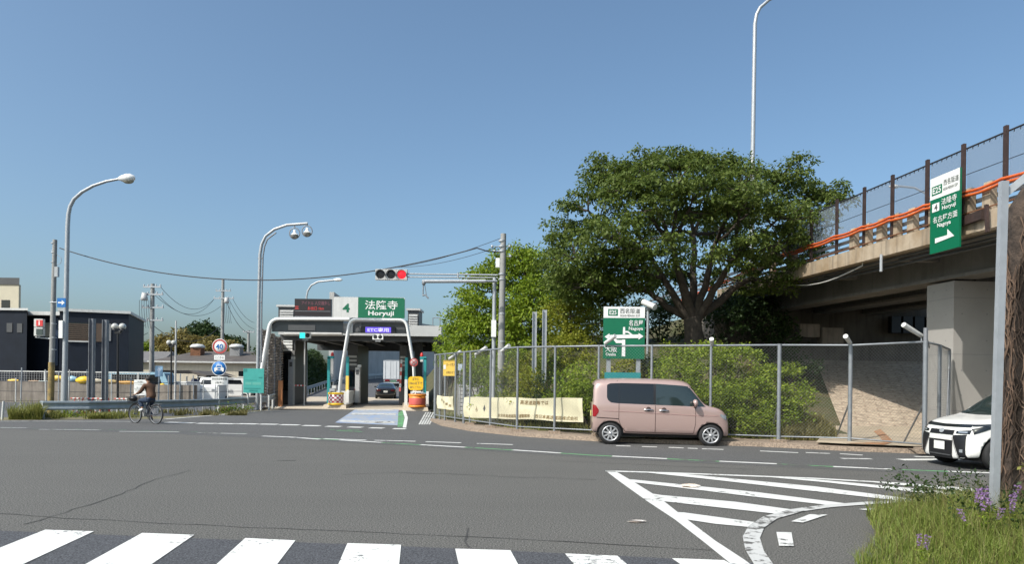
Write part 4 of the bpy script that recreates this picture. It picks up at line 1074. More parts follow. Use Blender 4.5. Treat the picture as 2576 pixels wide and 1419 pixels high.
for y, dx in ((620,-26),(620,18),(632,-20),(645,20)): m_.ball(A(1264+dx,y,25), .055, 8); m_.tube([A(1264,y,25), A(1264+dx,y,25)], .012, 5)
m_.build('pole_fitting', M['galv'], cp)
# junction sign behind the fence
js = front_board(1518,772,1621.5,903,20.9,.05,yaw=-.05)
jt = thing('direction_sign', 'large green junction sign with white crossing arrows and pale top band behind the fence', 'road sign', (js.p(.5,0).x, js.p(.5,0).y, .3))
js.panel('panel', M['green'], jt)
m_ = MB(); js.rect(m_, 0,.785,1,1.0,.004); m_.build('white_band', M['white'], jt)
m_ = MB(); js.rect(m_, .11,.825,.345,.955,.008); m_.build('route_badge', M['green'], jt)
m_ = MB(); js.text(m_, 'E25', .228,.89,.17,.085,.012,.015); js.text(m_, '西名阪道', .64,.92,.48,.095,.012,.0,1); js.text(m_, 'NISHI-MEIHAN EXP', .64,.83,.48,.045,.012,0,1)
js.text(m_, '名古屋', .785,.69,.34,.115,.012,.008); js.text(m_, 'Nagoya', .785,.575,.34,.08,.012,.015)
js.text(m_, '大阪', .19,.185,.29,.12,.012,.008); js.text(m_, 'Osaka', .185,.085,.25,.06,.012,.015)
m_.build('lettering', [M['white'], M['txtdark']], jt)
m_ = MB()
js.poly(m_, [(.45,.045),(.535,.045),(.53,.37),(.455,.37)], .010); js.poly(m_, [(.455,.30),(.455,.36),(.34,.36),(.28,.40),(.22,.40),(.31,.30)], .010)
js.poly(m_, [(.13,.385),(.87,.40),(.87,.47),(.13,.455)], .014); js.poly(m_, [(.03,.42),(.15,.355),(.15,.485)], .014); js.poly(m_, [(.97,.435),(.85,.37),(.85,.50)], .014)
js.poly(m_, [(.47,.47),(.53,.47),(.525,.61),(.475,.61)], .010); js.poly(m_, [(.53,.535),(.60,.535),(.72,.46),(.66,.46),(.59,.50),(.53,.50)], .010)
m_.build('arrow', M['white'], jt)
for u in (.14,.86):
    c = js.p(u,0,-.10); m_ = MB(); m_.box((c.x-.06,c.y-.05,.1),(c.x+.06,c.y+.05,c.z+.9)); m_.build('post', M['galv'], jt)
ts = front_board(1521,937.5,1611,985,20.7,.04,yaw=-.05)
tt = thing('place_sign', 'small teal sign with white characters for Osaka above the pink van roof', 'road sign', (ts.p(.5,0).x, ts.p(.5,0).y, .3))
ts.panel('panel', M['tealpost'], tt); m_ = MB(); ts.text(m_, '大　阪', .48,.50,.55,.40,.004,.015); m_.build('lettering', M['white'], tt)
m_ = MB(); c = ts.p(.5,0,-.06); m_.box((c.x-.05,c.y-.04,.2),(c.x+.05,c.y+.04,c.z+.3)); m_.build('post', M['galv'], tt)
cc = thing('security_camera', 'white security camera on a pole at the corner of the junction sign', 'camera', (A(1632,770,22.2).x, 22.2, 2.0))
a_, b__ = A(1618,760,22.2), A(1648,773,21.8); m_ = MB(); m_.tube([a_, b__], .10, 8); m_.build('housing', M['offwhite'], cc)
m_ = MB(); q_ = A(1630,778,22.2); m_.ball(q_, .07, 8); m_.tube([q_, (q_.x, q_.y, emb_z(q_.x,q_.y)-.1)], .04, 8); m_.build('bracket', M['galv'], cc)
# tall lamp post rising behind the tree
tp_ = thing('street_lamp', 'very tall grey lamp post rising out of the broad tree to the top edge', 'street lamp', tuple(A(1893,690,36)))
m_ = MB(); m_.tube([A(1888,760,36), A(1893,420,36), A(1899,60,36), A(1903,36,36), A(1912,18,36), A(1935,-2,36), A(1985,-24,36), A(2040,-36,36)], [.15,.12,.10,.09,.085,.08,.07,.06], 10); m_.build('pole', M['galv'], tp_)
m_ = MB(); m_.ball(A(2060,-38,36), (.42,.16,.13), 12); m_.build('lamp_head', M['offwhite'], tp_)

# ================================================================== NEAR RIGHT: post, trunk, flowers
np_ = thing('steel_post', 'weathered grey steel post close by in front of the dead trunk', 'post', (at_x(2512,7.0),7.0,-.1))
Yn = 7.0; za = A(2530,457,Yn).z
m_ = MB(); pb = Vector((at_x(2500,Yn),Yn,-.1)); pt = Vector((A(2523,457,Yn).x,Yn,za)); wv = Vector((.07,0,0))
m_.obox(pb-wv/2-Vector((0,.04,0)), wv, (0,.012,0), pt-pb); m_.obox(pb-wv/2-Vector((0,.028,0)), (.012,0,0), (0,.045,0), pt-pb); m_.obox(pb+wv/2-Vector((.012,.028,0)), (.012,0,0), (0,.045,0), pt-pb)
m_.build('channel', M['galv'], np_)
m_ = MB(); m_.bar(A(2520,495,Yn+.03), A(2640,395,Yn-.1), .015, .07); m_.build('brace', M['galv'], np_)
dt = thing('dead_trunk', 'thick trunk wrapped in dry brown vine stems at the right edge', 'tree', (at_x(2618,7.6),7.6,0))
rnd = random.Random(77); m_ = MB(); c = Vector((at_x(2618,7.6),7.6,0))
rr = lambda z: .46-.02*z
pts = [c+Vector((.03*math.sin(z*1.3)+.02*z,0,z)) for z in [k*.2 for k in range(-1,20)]]
m_.tube(pts, [rr(p.z)*.9*(1 if p.z < 3.65 else .7) for p in pts], 24); m_.build('trunk', M['bark_ivy'], dt)
m_ = MB()
for k in range(420):
    a0 = rnd.uniform(0, 2*math.pi); z0 = rnd.uniform(0,3.0); ln = rnd.uniform(.4,.95); tw = rnd.uniform(-.8,.8); q = []
    for i in range(7):
        z = z0+ln*i/6; an = a0+tw*i/6+.08*math.sin(i*2.1+k); rad = rr(z)*.92 + rnd.uniform(0,.03)
        q.append((c.x+.03*math.sin(z*1.3)+.02*z+rad*math.cos(an), c.y+rad*math.sin(an), z))
    m_.tube(q, rnd.uniform(.003,.009), 5)
m_.build('vine', mat('dry_vine', (.085,.055,.038), .95, var=.6, scale=14, island=.9), dt)
cl = [(c.x-.38*math.cos(R(k*17))*1.1, c.y-.44, .6+k*.23) for k in range(13)]
leaves('twig_leaf', cl, .10, 7, .06, LF['weed'], dt, tuple(dt.location), seed=78)
def reg_verge(rg):
    while True:
        X = rg.uniform(2.7, 6.6); Y = rg.uniform(4.2, 8.9)
        if X > 3.10 + .62*max(0,Y-6.2) - .2*max(0,6.2-Y) + .10*math.sin(Y*3) + (max(0,Y-7.9))*.8: return X, Y
def vz(X, Y): return .04+.12*sst(3.0,4.2,X)
grass('roadside_grass', 'tall green roadside grass in the near right corner', reg_verge, 27000, .52, LF['grass'], 61, .0034, .95, vz, hf=lambda x,y: (.30+.42*sst(3.2,5.0,x))*(1-.45*sst(7.0,8.6,y)))
grass('roadside_grass', 'pale dry grass stalks mixed into the near right verge', reg_verge, 6000, .66, LF['dry'], 62, .0024, .6, vz, hf=lambda x,y: (.36+.42*sst(3.2,5.0,x))*(1-.45*sst(7.0,8.6,y)))
cl = []; rg_ = np.random.default_rng(8)
for _ in range(330):
    X, Y = reg_verge(rg_)
    if X > 4.35: cl.append((X, Y, vz(X,Y)+rg_.uniform(.1,.42)))
o = leaves('verge_weeds', cl, .13, 22, .05, LF['dark'], None, (5,6.5,.2), seed=63, flat=1.2, droop=.1); tag(o, 'broad leaved weeds filling the verge beneath the flowers', 'weeds', kind='stuff')
m_ = MB()
m_.add([(2.95,4.0,.012),(7.5,4.0,.012),(8.5,9.4,.012),(5.9,9.2,.012),(4.42,8.0,.012),(3.26,6.2,.012)], [(0,1,2,3,4,5)])
m_.add([(3.1,4.0,.05),(7.5,4.0,.12),(8.3,9.1,.12),(6.0,8.9,.05),(4.55,7.9,.05),(3.40,6.2,.05)], [(0,1,2,3,4,5)])
structure(m_.build('verge_soil', mat('dark_verge', (.07,.065,.03), .95, var=.5, scale=4)))
# purple vetch: one plant, copied
def flower_proto():
    t = thing('purple_wildflower', 'purple vetch spike rising out of the roadside grass', 'wildflower', (0,0,0), 'purple wildflowers in the verge')
    m_ = MB(); m_.tube([(0,0,0),(.02,0,.25),(.05,.01,.5),(.09,.0,.66)], .004, 5); m_.build('stem', LF['grass'], t, local=True)
    leaves('petal', [(.05+.045*k*.25, 0, .5+.045*k) for k in range(5)], .032, 15, .036, LF['purple'], t, (0,0,0), flat=1, droop=.5, seed=3)
    leaves('leaf', [(.0+.01*k,0,.1+.08*k) for k in range(5)], .07, 9, .05, LF['mid'], t, (0,0,0), seed=4)
    return t
pf_ = flower_proto(); rnd = random.Random(9); first = True
spots = []
for k in range(15):
    while True:
        X, Y = rnd.uniform(3.4,5.2), rnd.uniform(4.9,8.3)
        if X > 3.5 + .36*max(0,Y-6.4) + max(0,Y-7.6)*.8 and (rnd.random() < .06 or X > .655*Y): break
    spots.append((X,Y))
spots += [(3.3,5.6),(3.4,5.75),(4.62,6.75),(4.75,6.6),(4.9,6.9),(4.55,6.5),(5.0,7.2),(4.7,7.1)]
for i, (X,Y) in enumerate(spots):
    o = pf_ if i == 0 else copy_tree(pf_)
    s = rnd.uniform(.7,1.1)*(.68 if X > 4.2 else .6); o.location = (X,Y,vz(X,Y)); o.rotation_euler = (rnd.uniform(-.2,.2),rnd.uniform(-.2,.2),rnd.uniform(0,6.3)); o.scale = (s,s,s)
# litter on the road
def litter(name, label, px, py, col, s):
    p = G(px,py,.012); m_ = MB(); rn = random.Random(px)
    pts = [(s[0]*math.cos(k)*rn.uniform(.7,1.1), s[1]*math.sin(k)*rn.uniform(.6,1.1), rn.uniform(.004,s[2])) for k in (0,.8,1.6,2.4,3.1,3.9,4.7,5.5)]
    m_.add([(0,0,s[2])]+pts, [(0,i+1,(i+1)%8+1) for i in range(8)]); m_.add([(q[0]*1.02,q[1]*1.02,0) for q in pts], [tuple(range(8))])
    o = m_.build(name, col); o.location = p; tag(o, label, 'litter')
litter('litter', 'crushed orange and white packet lying on the hatched lines', 1735,1225.5, mat('litter_tan',(.62,.45,.3),.6,var=.4,scale=20,col2=(.75,.73,.7)), (.17,.09,.05))
litter('litter', 'pale scrap of packaging on the bare asphalt left of the hatching', 1602,1313, mat('litter_pale',(.68,.55,.47),.6,var=.4,scale=25,col2=(.8,.78,.74)), (.11,.045,.02))
litter('litter', 'white plastic scrap beside the front wheel of the pink van', 1822,1118, M['white'], (.14,.08,.10))
# ================================================================== TOLL GATE
YT = 42.0
def zz(y, Y, x=940): return A(x, y, Y).z
toll = thing('toll_roof', 'toll gate roof with pale fascia and louvred roof boxes spanning the lanes', 'toll gate', (at_x(900,46),46,0))
xl, xr = at_x(700,YT+1), at_x(1108,YT+1); zb_, zt_ = zz(845,YT+1), zz(818.5,YT+1)
m_ = MB(); m_.box((xl,YT+1,zb_+.05),(xr,YT+12,zt_-.02)); m_.build('roof', M['ltgrey'], toll)
m_ = MB(); m_.box((xl,YT+.9,zb_),(xr+.02,YT+1,zt_)); m_.build('fascia', M['ltgrey'], toll)
m_ = MB()
for y0, y1, dy in ((845.5,858,1.3),(845.5,868,9.5)): m_.box((xl,YT+dy,zz(y1,YT+1)),(xr,YT+dy+.3,zb_+.05))
for k in range(7):
    x = xl+.5+(xr-xl-1)*k/6; m_.box((x-.08,YT+1.6,zb_-.22),(x+.08,YT+9.5,zb_+.05))
m_.build('roof_beam', M['dkgrey'], toll)
m_ = MB(); m_.box((xl+1.2,YT+9.9,zz(872,YT+9.9)),(xr-1.5,YT+10.0,zz(850,YT+9.9))); m_.build('soffit_panel', M['beige'], toll)
for xa, Yc, ww in ((1102,YT+2.2,.5),(1102,YT+9,.5),(720,YT+9,.4),(1052,YT+6,.5)):
    m_ = MB(); X = at_x(xa,Yc); m_.box((X-ww/2,Yc-ww/2,-.05),(X+ww/2,Yc+ww/2,zb_+.06)); m_.build('column', M['dkgrey'], toll)
def louvre_box(name, xa, ya, xb, yb, Y, n, parent, dep=1.6, framem=None):
    x0, x1, z0, z1 = at_x(xa,Y), at_x(xb,Y), zz(yb,Y), zz(ya,Y)
    m_ = MB(); m_.box((x0,Y,z0),(x1,Y+dep,z1)); o = m_.build(name, framem or M['dkgrey'], parent)
    m_ = MB(); m = .12*(x1-x0)
    for k in range(n):
        zq = z0+(z1-z0)*(k+.25)/n*.78; m_.obox((x0+m,Y-.004,zq),(x1-x0-2*m,0,0),(0,-.10,-.05),(0,0,(z1-z0)/n*.42))
    m_.build('louvre', M['ltgrey'], o); m_ = MB(); m_.box((x0-.1,Y-.12,z1),(x1+.1,Y+dep+.1,z1+.12)); m_.build('cap', M['ltgrey'], o)
louvre_box('roof_box', 698,775,742,806,YT+2.5,4,toll); louvre_box('roof_box', 1024,780,1052,820,YT+2.5,5,toll)
m_ = MB()
for x in (1089,1107): m_.tube([A(x,819,YT+1.4), A(x,800,YT+1.4)], .025, 6)
m_.tube([A(1089,800,YT+1.4), A(1107,800,YT+1.4)], .025, 6); m_.build('ladder_hoop', M['galv_dark'], toll)
m_ = MB(); m_.tube([A(714,841,YT), A(862,841,YT)], .11, 10); m_.build('front_tube', M['ltgrey'], toll)
for x, Yk in ((730,44.2),(1064,44)):
    pass
# gantry arches
def arch(name, label, pts, r, gap, foot):
    t = thing(name, label, 'gantry', foot); P3 = [Vector(p) for p in pts]
    for k, off in enumerate((-gap, gap)):
        m_ = MB(); m_.tube([p + Vector((0, off, 0)) for p in P3], r, 10); m_.build('tube', M['white'] if k == 0 else M['offwhite'], t)
    return t
def round_path(cs, rad, n=6):
    cs = [Vector(c) for c in cs]; out = [cs[0]]
    for a, b, c in zip(cs, cs[1:], cs[2:]):
        u, v = (a-b).normalized(), (c-b).normalized(); p, q = b+u*rad, b+v*rad
        for i in range(n+1):
            f = i/n; out.append(p*(1-f)**2 + b*2*f*(1-f) + q*f*f)
    return out + [cs[-1]]
Ya = 40.2
pa = round_path([A(853,1003,Ya), A(857,950,Ya), A(881,804,Ya), A(1022,805.5,Ya), A(1041,920,Ya), A(1044,1003,Ya)], .42)
ar = arch('lane_arch', 'white twin tube arch framing the right hand toll lane', pa, .075, .13, tuple(A(950,1003,Ya)))
m_ = MB()
for i in range(0, len(pa), 3): m_.bar(pa[i]+Vector((0,-.12,0)), pa[i]+Vector((0,.12,0)), .05)
m_.build('tie', M['ltgrey'], ar)
Yb_ = 41.0
pl = round_path([A(650,1018,Yb_), A(660,930,Yb_), A(682,803,Yb_), A(880,803.5,Yb_)], .55)
al = arch('lane_arch', 'wide pale half arch framing the left hand toll lane', pl, .10, .12, tuple(A(651,1018,Yb_)))
m_ = MB(); m_.box((at_x(683,Yb_),Yb_-.02,zz(836,Yb_,770)),(at_x(862,Yb_),Yb_+.02,zz(807,Yb_,770))); m_.build('dark_panel', mat('dark_panel',(.02,.026,.032),.25,var=.3,scale=1), al)
m_ = MB(); m_.box((at_x(724,Yb_),Yb_-.05,zz(832,Yb_,770)),(at_x(792,Yb_),Yb_-.021,zz(818,Yb_,770))); m_.build('blank_display', M['dkgrey'], al)
m_ = MB(); m_.box((at_x(858,Yb_+.4),Yb_+.3,zz(838,Yb_,870)),(at_x(886,Yb_+.4),Yb_+.6,zz(813,Yb_,870))); m_.build('bracket_box', M['ltgrey'], al)
m_ = MB(); m_.box((at_x(886,Ya+.3),Ya+.30,zz(838,Ya,950)),(at_x(1024,Ya+.3),Ya+.34,zz(808.5,Ya,950))); m_.build('dark_panel', M['dkgrey'], ar)
m_ = MB()
for k in range(9): m_.box((at_x(892+1.8*k,Ya+.28),Ya+.27,zz(836,Ya,950)),(at_x(892.8+1.8*k,Ya+.28),Ya+.297,zz(812,Ya,950)))
m_.build('panel_rib', M['grey'], ar)
# displays and signs
q = front_board(908,822,994,838.5,Ya+.2,.12); t = thing('display_board', 'lit violet display reading ETC hung under the right arch', 'display', tuple(q.p(.5,0)))
q.panel('panel', M['black'], t)
m_ = MB(); q.rect(m_, .13,.08,.88,.92,.006); m_.build('lit_field', mat('led_violet',(.05,.03,.2),.5,emit=(.16,.10,.85),estr=.9), t)
m_ = MB(); q.text(m_, 'ETC専用', .505,.5,.62,.62,.012,.012); m_.build('lettering', mat('led_white',(.5,.5,.7),.5,emit=(.62,.58,1),estr=.95), t)
q = front_board(741,752,833,797.5,YT+.9,.25); t = thing('display_board', 'dark message board with dim red lettering on the toll roof', 'display', tuple(q.p(.5,0)))
q.panel('panel', mat('led_board',(.022,.016,.018),.35), t)
m_ = MB(); q.rect(m_, .0,-.03,1.02,.03,.01); q.rect(m_, .015,.30,.98,.325,.01); m_.build('frame', M['galv_dark'], t)
m_ = MB(); q.text(m_, 'アイドル 人交通多し', .58,.77,.78,.22,.003,.0); q.text(m_, 'お出口 1km', .58,.48,.44,.2,.003,.0,1); q.text(m_, '三', .06,.5,.11,.16,.003,.02,1)
m_.build('lettering', [mat('led_dimpink',(.12,.05,.07),.6,emit=(.55,.14,.18),estr=.16), mat('led_red',(.3,.02,.02),.6,emit=(.9,.06,.04),estr=.45)], t)
m_ = MB(); m_.tube([A(760,798,YT+1.1), A(760,818,YT+1.1)], .05, 6); m_.tube([A(815,798,YT+1.1), A(815,818,YT+1.1)], .05, 6); m_.build('leg', M['galv_dark'], t)
qg = front_board(839,748,1018,800,YT+.6,.12); sg2 = thing('toll_sign', 'white and green toll gate name sign with a large figure 4', 'road sign', tuple(qg.p(.5,0)))
qg.panel('panel', M['offwhite'], sg2, .08)
m_ = MB(); qg.poly(m_, [(.345,0),(1,0),(1,.9),(.985,.985),(.345,1)], .006); m_.build('green_field', M['green'], sg2)
m_ = MB(); qg.text(m_, '4', .178,.47,.10,.42,.012,.03,1); qg.text(m_, '法隆寺', .672,.63,.46,.44,.014,.008); qg.text(m_, 'Horyuji', .67,.20,.36,.29,.014,.022); m_.build('lettering', [M['white'], M['green']], sg2)
m_ = MB()
for x in (862,995): m_.tube([A(x,795,YT+.85), A(x,822,YT+.85)], .06, 6)
m_.build('leg', M['galv_dark'], sg2)
def lane_signal(xa, xb, ya, yb, Y, label, lit):
    q = front_board(xa,ya,xb,yb,Y,.16); t = thing('lane_signal', label, 'lane signal', tuple(q.p(.5,0)))
    q.panel('housing', M['white'], t); r = q.h*.38
    for k in (0,1):
        m_ = MB(); m_.lathe([(.001,.015),(r*.8,.012),(r,.004)], q.p(.27+.46*k,.5,.0), q.n, 20)
        m_.build('lamp', M['black'], t)
    if lit:
        m_ = MB(); q.rect(m_, .02,.02,.5,.98,.022); m_.build('lit_lamp', mat('led_cyan',(.05,.5,.5),.5,emit=(.05,.85,.80),estr=.85), t)
    m_ = MB(); m_.cbox(q.p(.5,-.22,-.1), (q.w*.5,.12,q.h*.4)); m_.tube([q.p(.5,0,-.2), q.p(.5,1.6,-.9)], .04, 6); m_.build('bracket', M['grey'], t)
    return t
lane_signal(753.5,781,837,851.5,YT-.4,'white lane signal with cyan lamp lit over the left lane',True)
lane_signal(937,963.5,841,854.5,Ya-.1,'white lane signal with both lamps dark over the right lane',False)
t = thing('slim_post', 'slim grey post standing in the left toll lane under its signal', 'post', tuple(W(766,43.5,0))); m_ = MB(); m_.tube([W(766,43.5,-.02), A(767,856,43.5)], .05, 8); m_.build('pole', M['ltgrey'], t)
# booths
bo = thing('toll_booth', 'dark toll booth with louvred top at the left lane', 'toll booth', tuple(W(722,46,0)))
x0, x1 = at_x(703,45), at_x(742,45)
m_ = MB(); m_.box((x0,45,-.05),(x1,47.6,zz(837,45,720))); m_.build('cabin', M['dkgrey'], bo)
m_ = MB()
for k in range(5): zq = zz(882,45,720)+.2*k; m_.obox((x0+.08,44.99,zq),(x1-x0-.25,0,0),(0,-.08,-.04),(0,0,.11))
m_.build('louvre', M['white'], bo)
m_ = MB(); m_.box((x0+.1,44.97,.9),(x1-.25,44.99,zz(889,45,720))); m_.build('window', M['glass'], bo)
m_ = MB(); m_.box((x1-.2,44.85,-.02),(x1,44.98,zz(884,45,720)+.05)); m_.build('door_frame', M['grey'], bo)
for xa, xb, yy, lab in ((884,912,868,'dark toll booth with pale framed window between the two lanes'), (1004,1022,868,'dark toll booth at the right side of the ETC lane')):
    b_ = thing('toll_booth', lab, 'toll booth', tuple(W((xa+xb)/2,47,0))); x0, x1 = at_x(xa-10 if xa < 900 else xa,46), at_x(xb-13 if xa < 900 else xb,46)
    m_ = MB(); m_.box((x0,46,-.05),(x1,49.5,zz(yy,46))); m_.build('cabin', M['dkgrey'], b_)
    m_ = MB(); m_.box((x0+.15,45.96,1.2),(x1-.1,45.99,2.3)); m_.build('window', M['glass'], b_)
    m_ = MB()
    for k in range(3): m_.box((x0+.06,45.95,2.6+.26*k),(x1-.06,45.99,2.74+.26*k))
    m_.build('louvre', M['ltgrey'], b_)
# islands, crash drums
def island(label, xa, xb, Y0, Y1, hgt):
    x0, x1 = at_x(xa,Y0), at_x(xb,Y0); t = thing('toll_island', label, 'toll island', ((x0+x1)/2,Y0+1,0)); xs = -.17*(Y1-Y0)
    m_ = MB(); m_.add([(x0-.2,Y0-.3,-.05),(x1+.2,Y0-.3,-.05),(x1+.2+xs,Y1,-.05),(x0-.2+xs,Y1,-.05),(x0-.15,Y0-.2,.2),(x1+.15,Y0-.2,.2),(x1+.15+xs,Y1,.2),(x0-.15+xs,Y1,.2)],
        [(4,5,6,7),(0,1,5,4),(1,2,6,5),(2,3,7,6),(3,0,4,7)]); m_.build('kerb', M['lane_concrete'], t)
    m_ = MB(); ya = Y0+.95; m_.add([(x0-.02,ya,.2),(x1+.10,ya,.2),(x1+.10+xs*.8,Y1-.3,.2),(x0-.02+xs*.8,Y1-.3,.2),(x0+.05,ya+.08,hgt),(x1+.05,ya+.08,hgt),(x1+.05+xs*.8,Y1-.3,hgt),(x0+.05+xs*.8,Y1-.3,hgt)],
        [(4,5,6,7),(0,1,5,4),(1,2,6,5),(2,3,7,6),(3,0,4,7)]); m_.build('barrier', M['offwhite'], t)
    m_ = MB(); m_.obox((x1-.08,ya-.06,.2),(.14,0,0),(0,.05,0),(0,0,hgt-.1)); m_.build('edge_strip', M['white'], t); return t
island('concrete island with pale barrier between the two toll lanes', 824, 866, 40.1, 50, .95)
island('concrete island with pale barrier right of the ETC lane', 1027, 1071, 38.0, 48, .95)
def drum(label, xc, wpx, Y, h, ma, checker):
    X = at_x(xc,Y); r = wpx/2/F*Y; t = thing('crash_drum', label, 'crash barrel', (X,Y+.25,.2), None)
    m_ = MB(); m_.lathe([(r*.2,.2),(r,.2),(r,.2+h),(r*.2,.2+h)], (X,Y+.25,0), (0,0,1), 28); m_.build('body', ma, t)
    m_ = MB()
    for z in (.24,.2+h-.05): m_.lathe([(r+.005,z-.05),(r+.03,z-.03),(r+.03,z+.04),(r+.005,z+.06)], (X,Y+.25,0), (0,0,1), 28)
    m_.build('rim', M['orange'] if not checker else M['yellow'], t)
    m_ = MB()
    if checker:
        n = 20
        for j in range(4):
            for i in range(n):
                if (i+j) % 2: continue
                a0, a1_ = 2*math.pi*i/n, 2*math.pi*(i+1)/n; z0 = .32+(h-.24)*j/4; z1 = .32+(h-.24)*(j+1)/4; q = r+.008
                c = lambda a, z: (X+q*math.cos(a), Y+.25+q*math.sin(a), z)
                m_.add([c(a0,z0),c(a1_,z0),c(a1_,z1),c(a0,z1)],[(0,1,2,3)])
        m_.build('checker', M['crimson'], t)
    else:
        m_.lathe([(r+.008,.34),(r+.012,.36),(r+.012,h-.02),(r+.008,h)], (X,Y+.25,0), (0,0,1), 28); m_.build('band', M['pinkred'], t)
drum('crash drum with dark red and white checks and yellow rims on the left island', 843, 37, 39.9, .70, M['white'], True)
drum('plain orange and pink crash drum on the right island', 1049, 42, 37.8, .70, M['orange'], False)
def tealpost(label, x, ytop, ybot, Y, beacon=0, base=None):
    X = at_x(x,Y); t = thing('lane_post', label, 'post', (X,Y,.2)); zt = A(x,ytop,Y).z; zb2 = A(x,ybot,Y).z
    m_ = MB(); m_.box((X-.08,Y-.08,.2 if not base else zb2),(X+.08,Y+.08,zt))
    if beacon: m_.box((X-.08,Y-.08,zt-.06),(X+.08+.22*beacon if beacon > 0 else X+.08,Y+.08,zt+.10)) if beacon > 0 else m_.box((X-.30,Y-.08,zt-.06),(X+.08,Y+.08,zt+.10))
    m_.build('column', M['tealpost'], t)
    if base: m_ = MB(); m_.box((X-.085,Y-.085,.2),(X+.085,Y+.085,zb2)); m_.build('foot', base, t)
    if beacon:
        m_ = MB(); m_.lathe([(.09,0),(.10,.08),(.06,.2),(.001,.24)], (X+.2*beacon,Y,zt+.10), (0,0,1), 12); m_.build('beacon', M['red'], t)
        m_ = MB(); m_.cbox((X+.2*beacon,Y,zt-.13), (.16,.14,.14)); m_.build('sensor', M['offwhite'], t)
tealpost('teal post with red beacon at the left end of the middle island', 827, 900, 990, 42.5, 1)
tealpost('teal post with yellow foot beside the left leg of the arch', 874, 898, 946, 42.2, 0, M['yellow_lt'])
tealpost('teal post with pale foot inside the right leg of the arch', 1022, 900, 955, 41.5, 0, M['offwhite'])
tealpost('teal post with red beacon at the far right of the toll lanes', 1069, 902, 990, 40.2, -1)
# machines, bars and small posts on the islands
def machine(label, x, ytop, Y, w_, m, zb2=.2):
    X = at_x(x,Y); t = thing('toll_machine', label, 'machine', (X,Y,zb2)); zt = A(x,ytop,Y).z
    m_ = MB(); m_.box((X-w_/2,Y-.15,zb2),(X+w_/2,Y+.25,zt)); m_.build('cabinet', m, t)
    m_ = MB(); m_.box((X-w_*.3,Y-.17,zt-.45),(X+w_*.3,Y-.152,zt-.15)); m_.build('panel', M['dkgrey'], t)
    m_ = MB(); m_.cbox((X+.1,Y,zt+.1),(.22,.2,.16)); m_.build('head', M['offwhite'], t)
machine('grey lane machine beside the checked drum', 837, 978, 41.2, .3, M['galv'])
machine('pale machine with white head just right of the arch leg', 900, 925, 44.5, .28, M['ltgrey'])
machine('twin grey machine at the dark left booth', 733, 905, 43.8, .3, M['galv'], 0)
t = thing('orange_post', 'orange post beside the left lane guard rail', 'post', tuple(W(705,41.6,0))); m_ = MB(); m_.box((at_x(700,41.6),41.6,-.02),(at_x(710,41.6),41.75,zz(958,41.6,705))); m_.build('column', mat('brown_orange',(.35,.14,.05),.6,var=.3), t)
t = thing('gate_bar', 'red and white striped gate bar across the left lane', 'gate bar', tuple(W(736,44,0)))
m_ = MB()
for k in range(8): m_.box((at_x(734+4.3*k,44),44,zz(972,44,750)),(at_x(738.3+4.3*k,44),44.05,zz(968.5,44,750)), k % 2)
m_.build('bar', [M['red'], M['white']], t); m_ = MB(); m_.box((at_x(729,44),43.9,0),(at_x(734,44),44.2,zz(964,44,730))); m_.build('housing', M['grey'], t)
t = thing('gate_bar', 'raised pink and white lane bar at the right booth', 'gate bar', tuple(W(1008,45,0)))
m_ = MB(); a_, b__ = A(1006,985,45), A(1010,905,45)
for k in range(8): m_.bar(a_.lerp(b__,k/8), a_.lerp(b__,(k+1)/8), .12, .05, k % 2)
m_.build('bar', [M['pinkred'], M['white']], t)
t = thing('gate_bar', 'low slanted lane bar left of the dark car', 'gate bar', tuple(W(893,46,0))); m_ = MB(); a_, b__ = A(893,985,46), A(897,950,46)
for k in range(5): m_.bar(a_.lerp(b__,k/5), a_.lerp(b__,(k+1)/5), .09, .05, k % 2)
m_.build('bar', [M['pinkred'], M['white']], t)
# yellow speed sign and round no-stopping sign on the right island
q = front_board(1027,947.5,1064.5,982,38.8,.04); t = thing('speed_sign', 'rounded yellow sign with dark characters above the orange drum', 'road sign', tuple(q.p(.5,0)))
q.panel('panel', M['yellow'], t, .18); m_ = MB(); q.text(m_, 'ETC', .5,.80,.40,.18,.003,.02); q.text(m_, '20km以下で', .5,.50,.86,.22,.003,.015); q.text(m_, '通行して下さい', .5,.20,.76,.16,.003,.01); m_.build('lettering', M['txtdark'], t)
m_ = MB(); m_.tube([q.p(.5,.1,-.07), (q.p(.5,0).x, q.p(.5,0).y+.08, .2)], .05, 8); m_.build('post', M['white'], t)
m_ = MB(); q.rect(m_, .25,-.16,.85,-.06,-.02); m_.build('strip', M['white'], t)
def disc(mb, c, r0, r1, n=28, mi=0, d=0.0):
    c = Vector(c); vs = []; fs = []
    for j in range(n):
        a = 2*math.pi*j/n; e = Vector((math.cos(a),0,math.sin(a)))
        vs += [c+e*r0+Vector((0,-d,0)), c+e*r1+Vector((0,-d,0))]
    for j in range(n): k = (j+1) % n; fs.append((2*j,2*j+1,2*k+1,2*k))
    mb.add(vs, fs, mi)
c = A(1041,912,39.6); r = 10.6/F*39.6; t = thing('round_sign', 'round sign with dull red ring and cross at the right arch leg', 'road sign', tuple(c-Vector((0,0,r))))
m_ = MB(); m_.lathe([(.001,.0),(r,.0),(r,-.03),(.001,-.03)], c, (0,-1,0), 28); m_.build('panel', mat('dull_face',(.45,.33,.33),.6,var=.3,scale=9), t)
m_ = MB(); disc(m_, c, r*.80, r*.99, d=.005)
for s in (1,-1):
    u = Vector((math.cos(R(45*s)),0,math.sin(R(45*s)))); v = Vector((-u.z,0,u.x)); m_.add([c-u*r*.82-v*r*.07+Vector((0,-.006,0)), c+u*r*.82-v*r*.07+Vector((0,-.006,0)), c+u*r*.82+v*r*.07+Vector((0,-.006,0)), c-u*r*.82+v*r*.07+Vector((0,-.006,0))],[(0,1,2,3)])
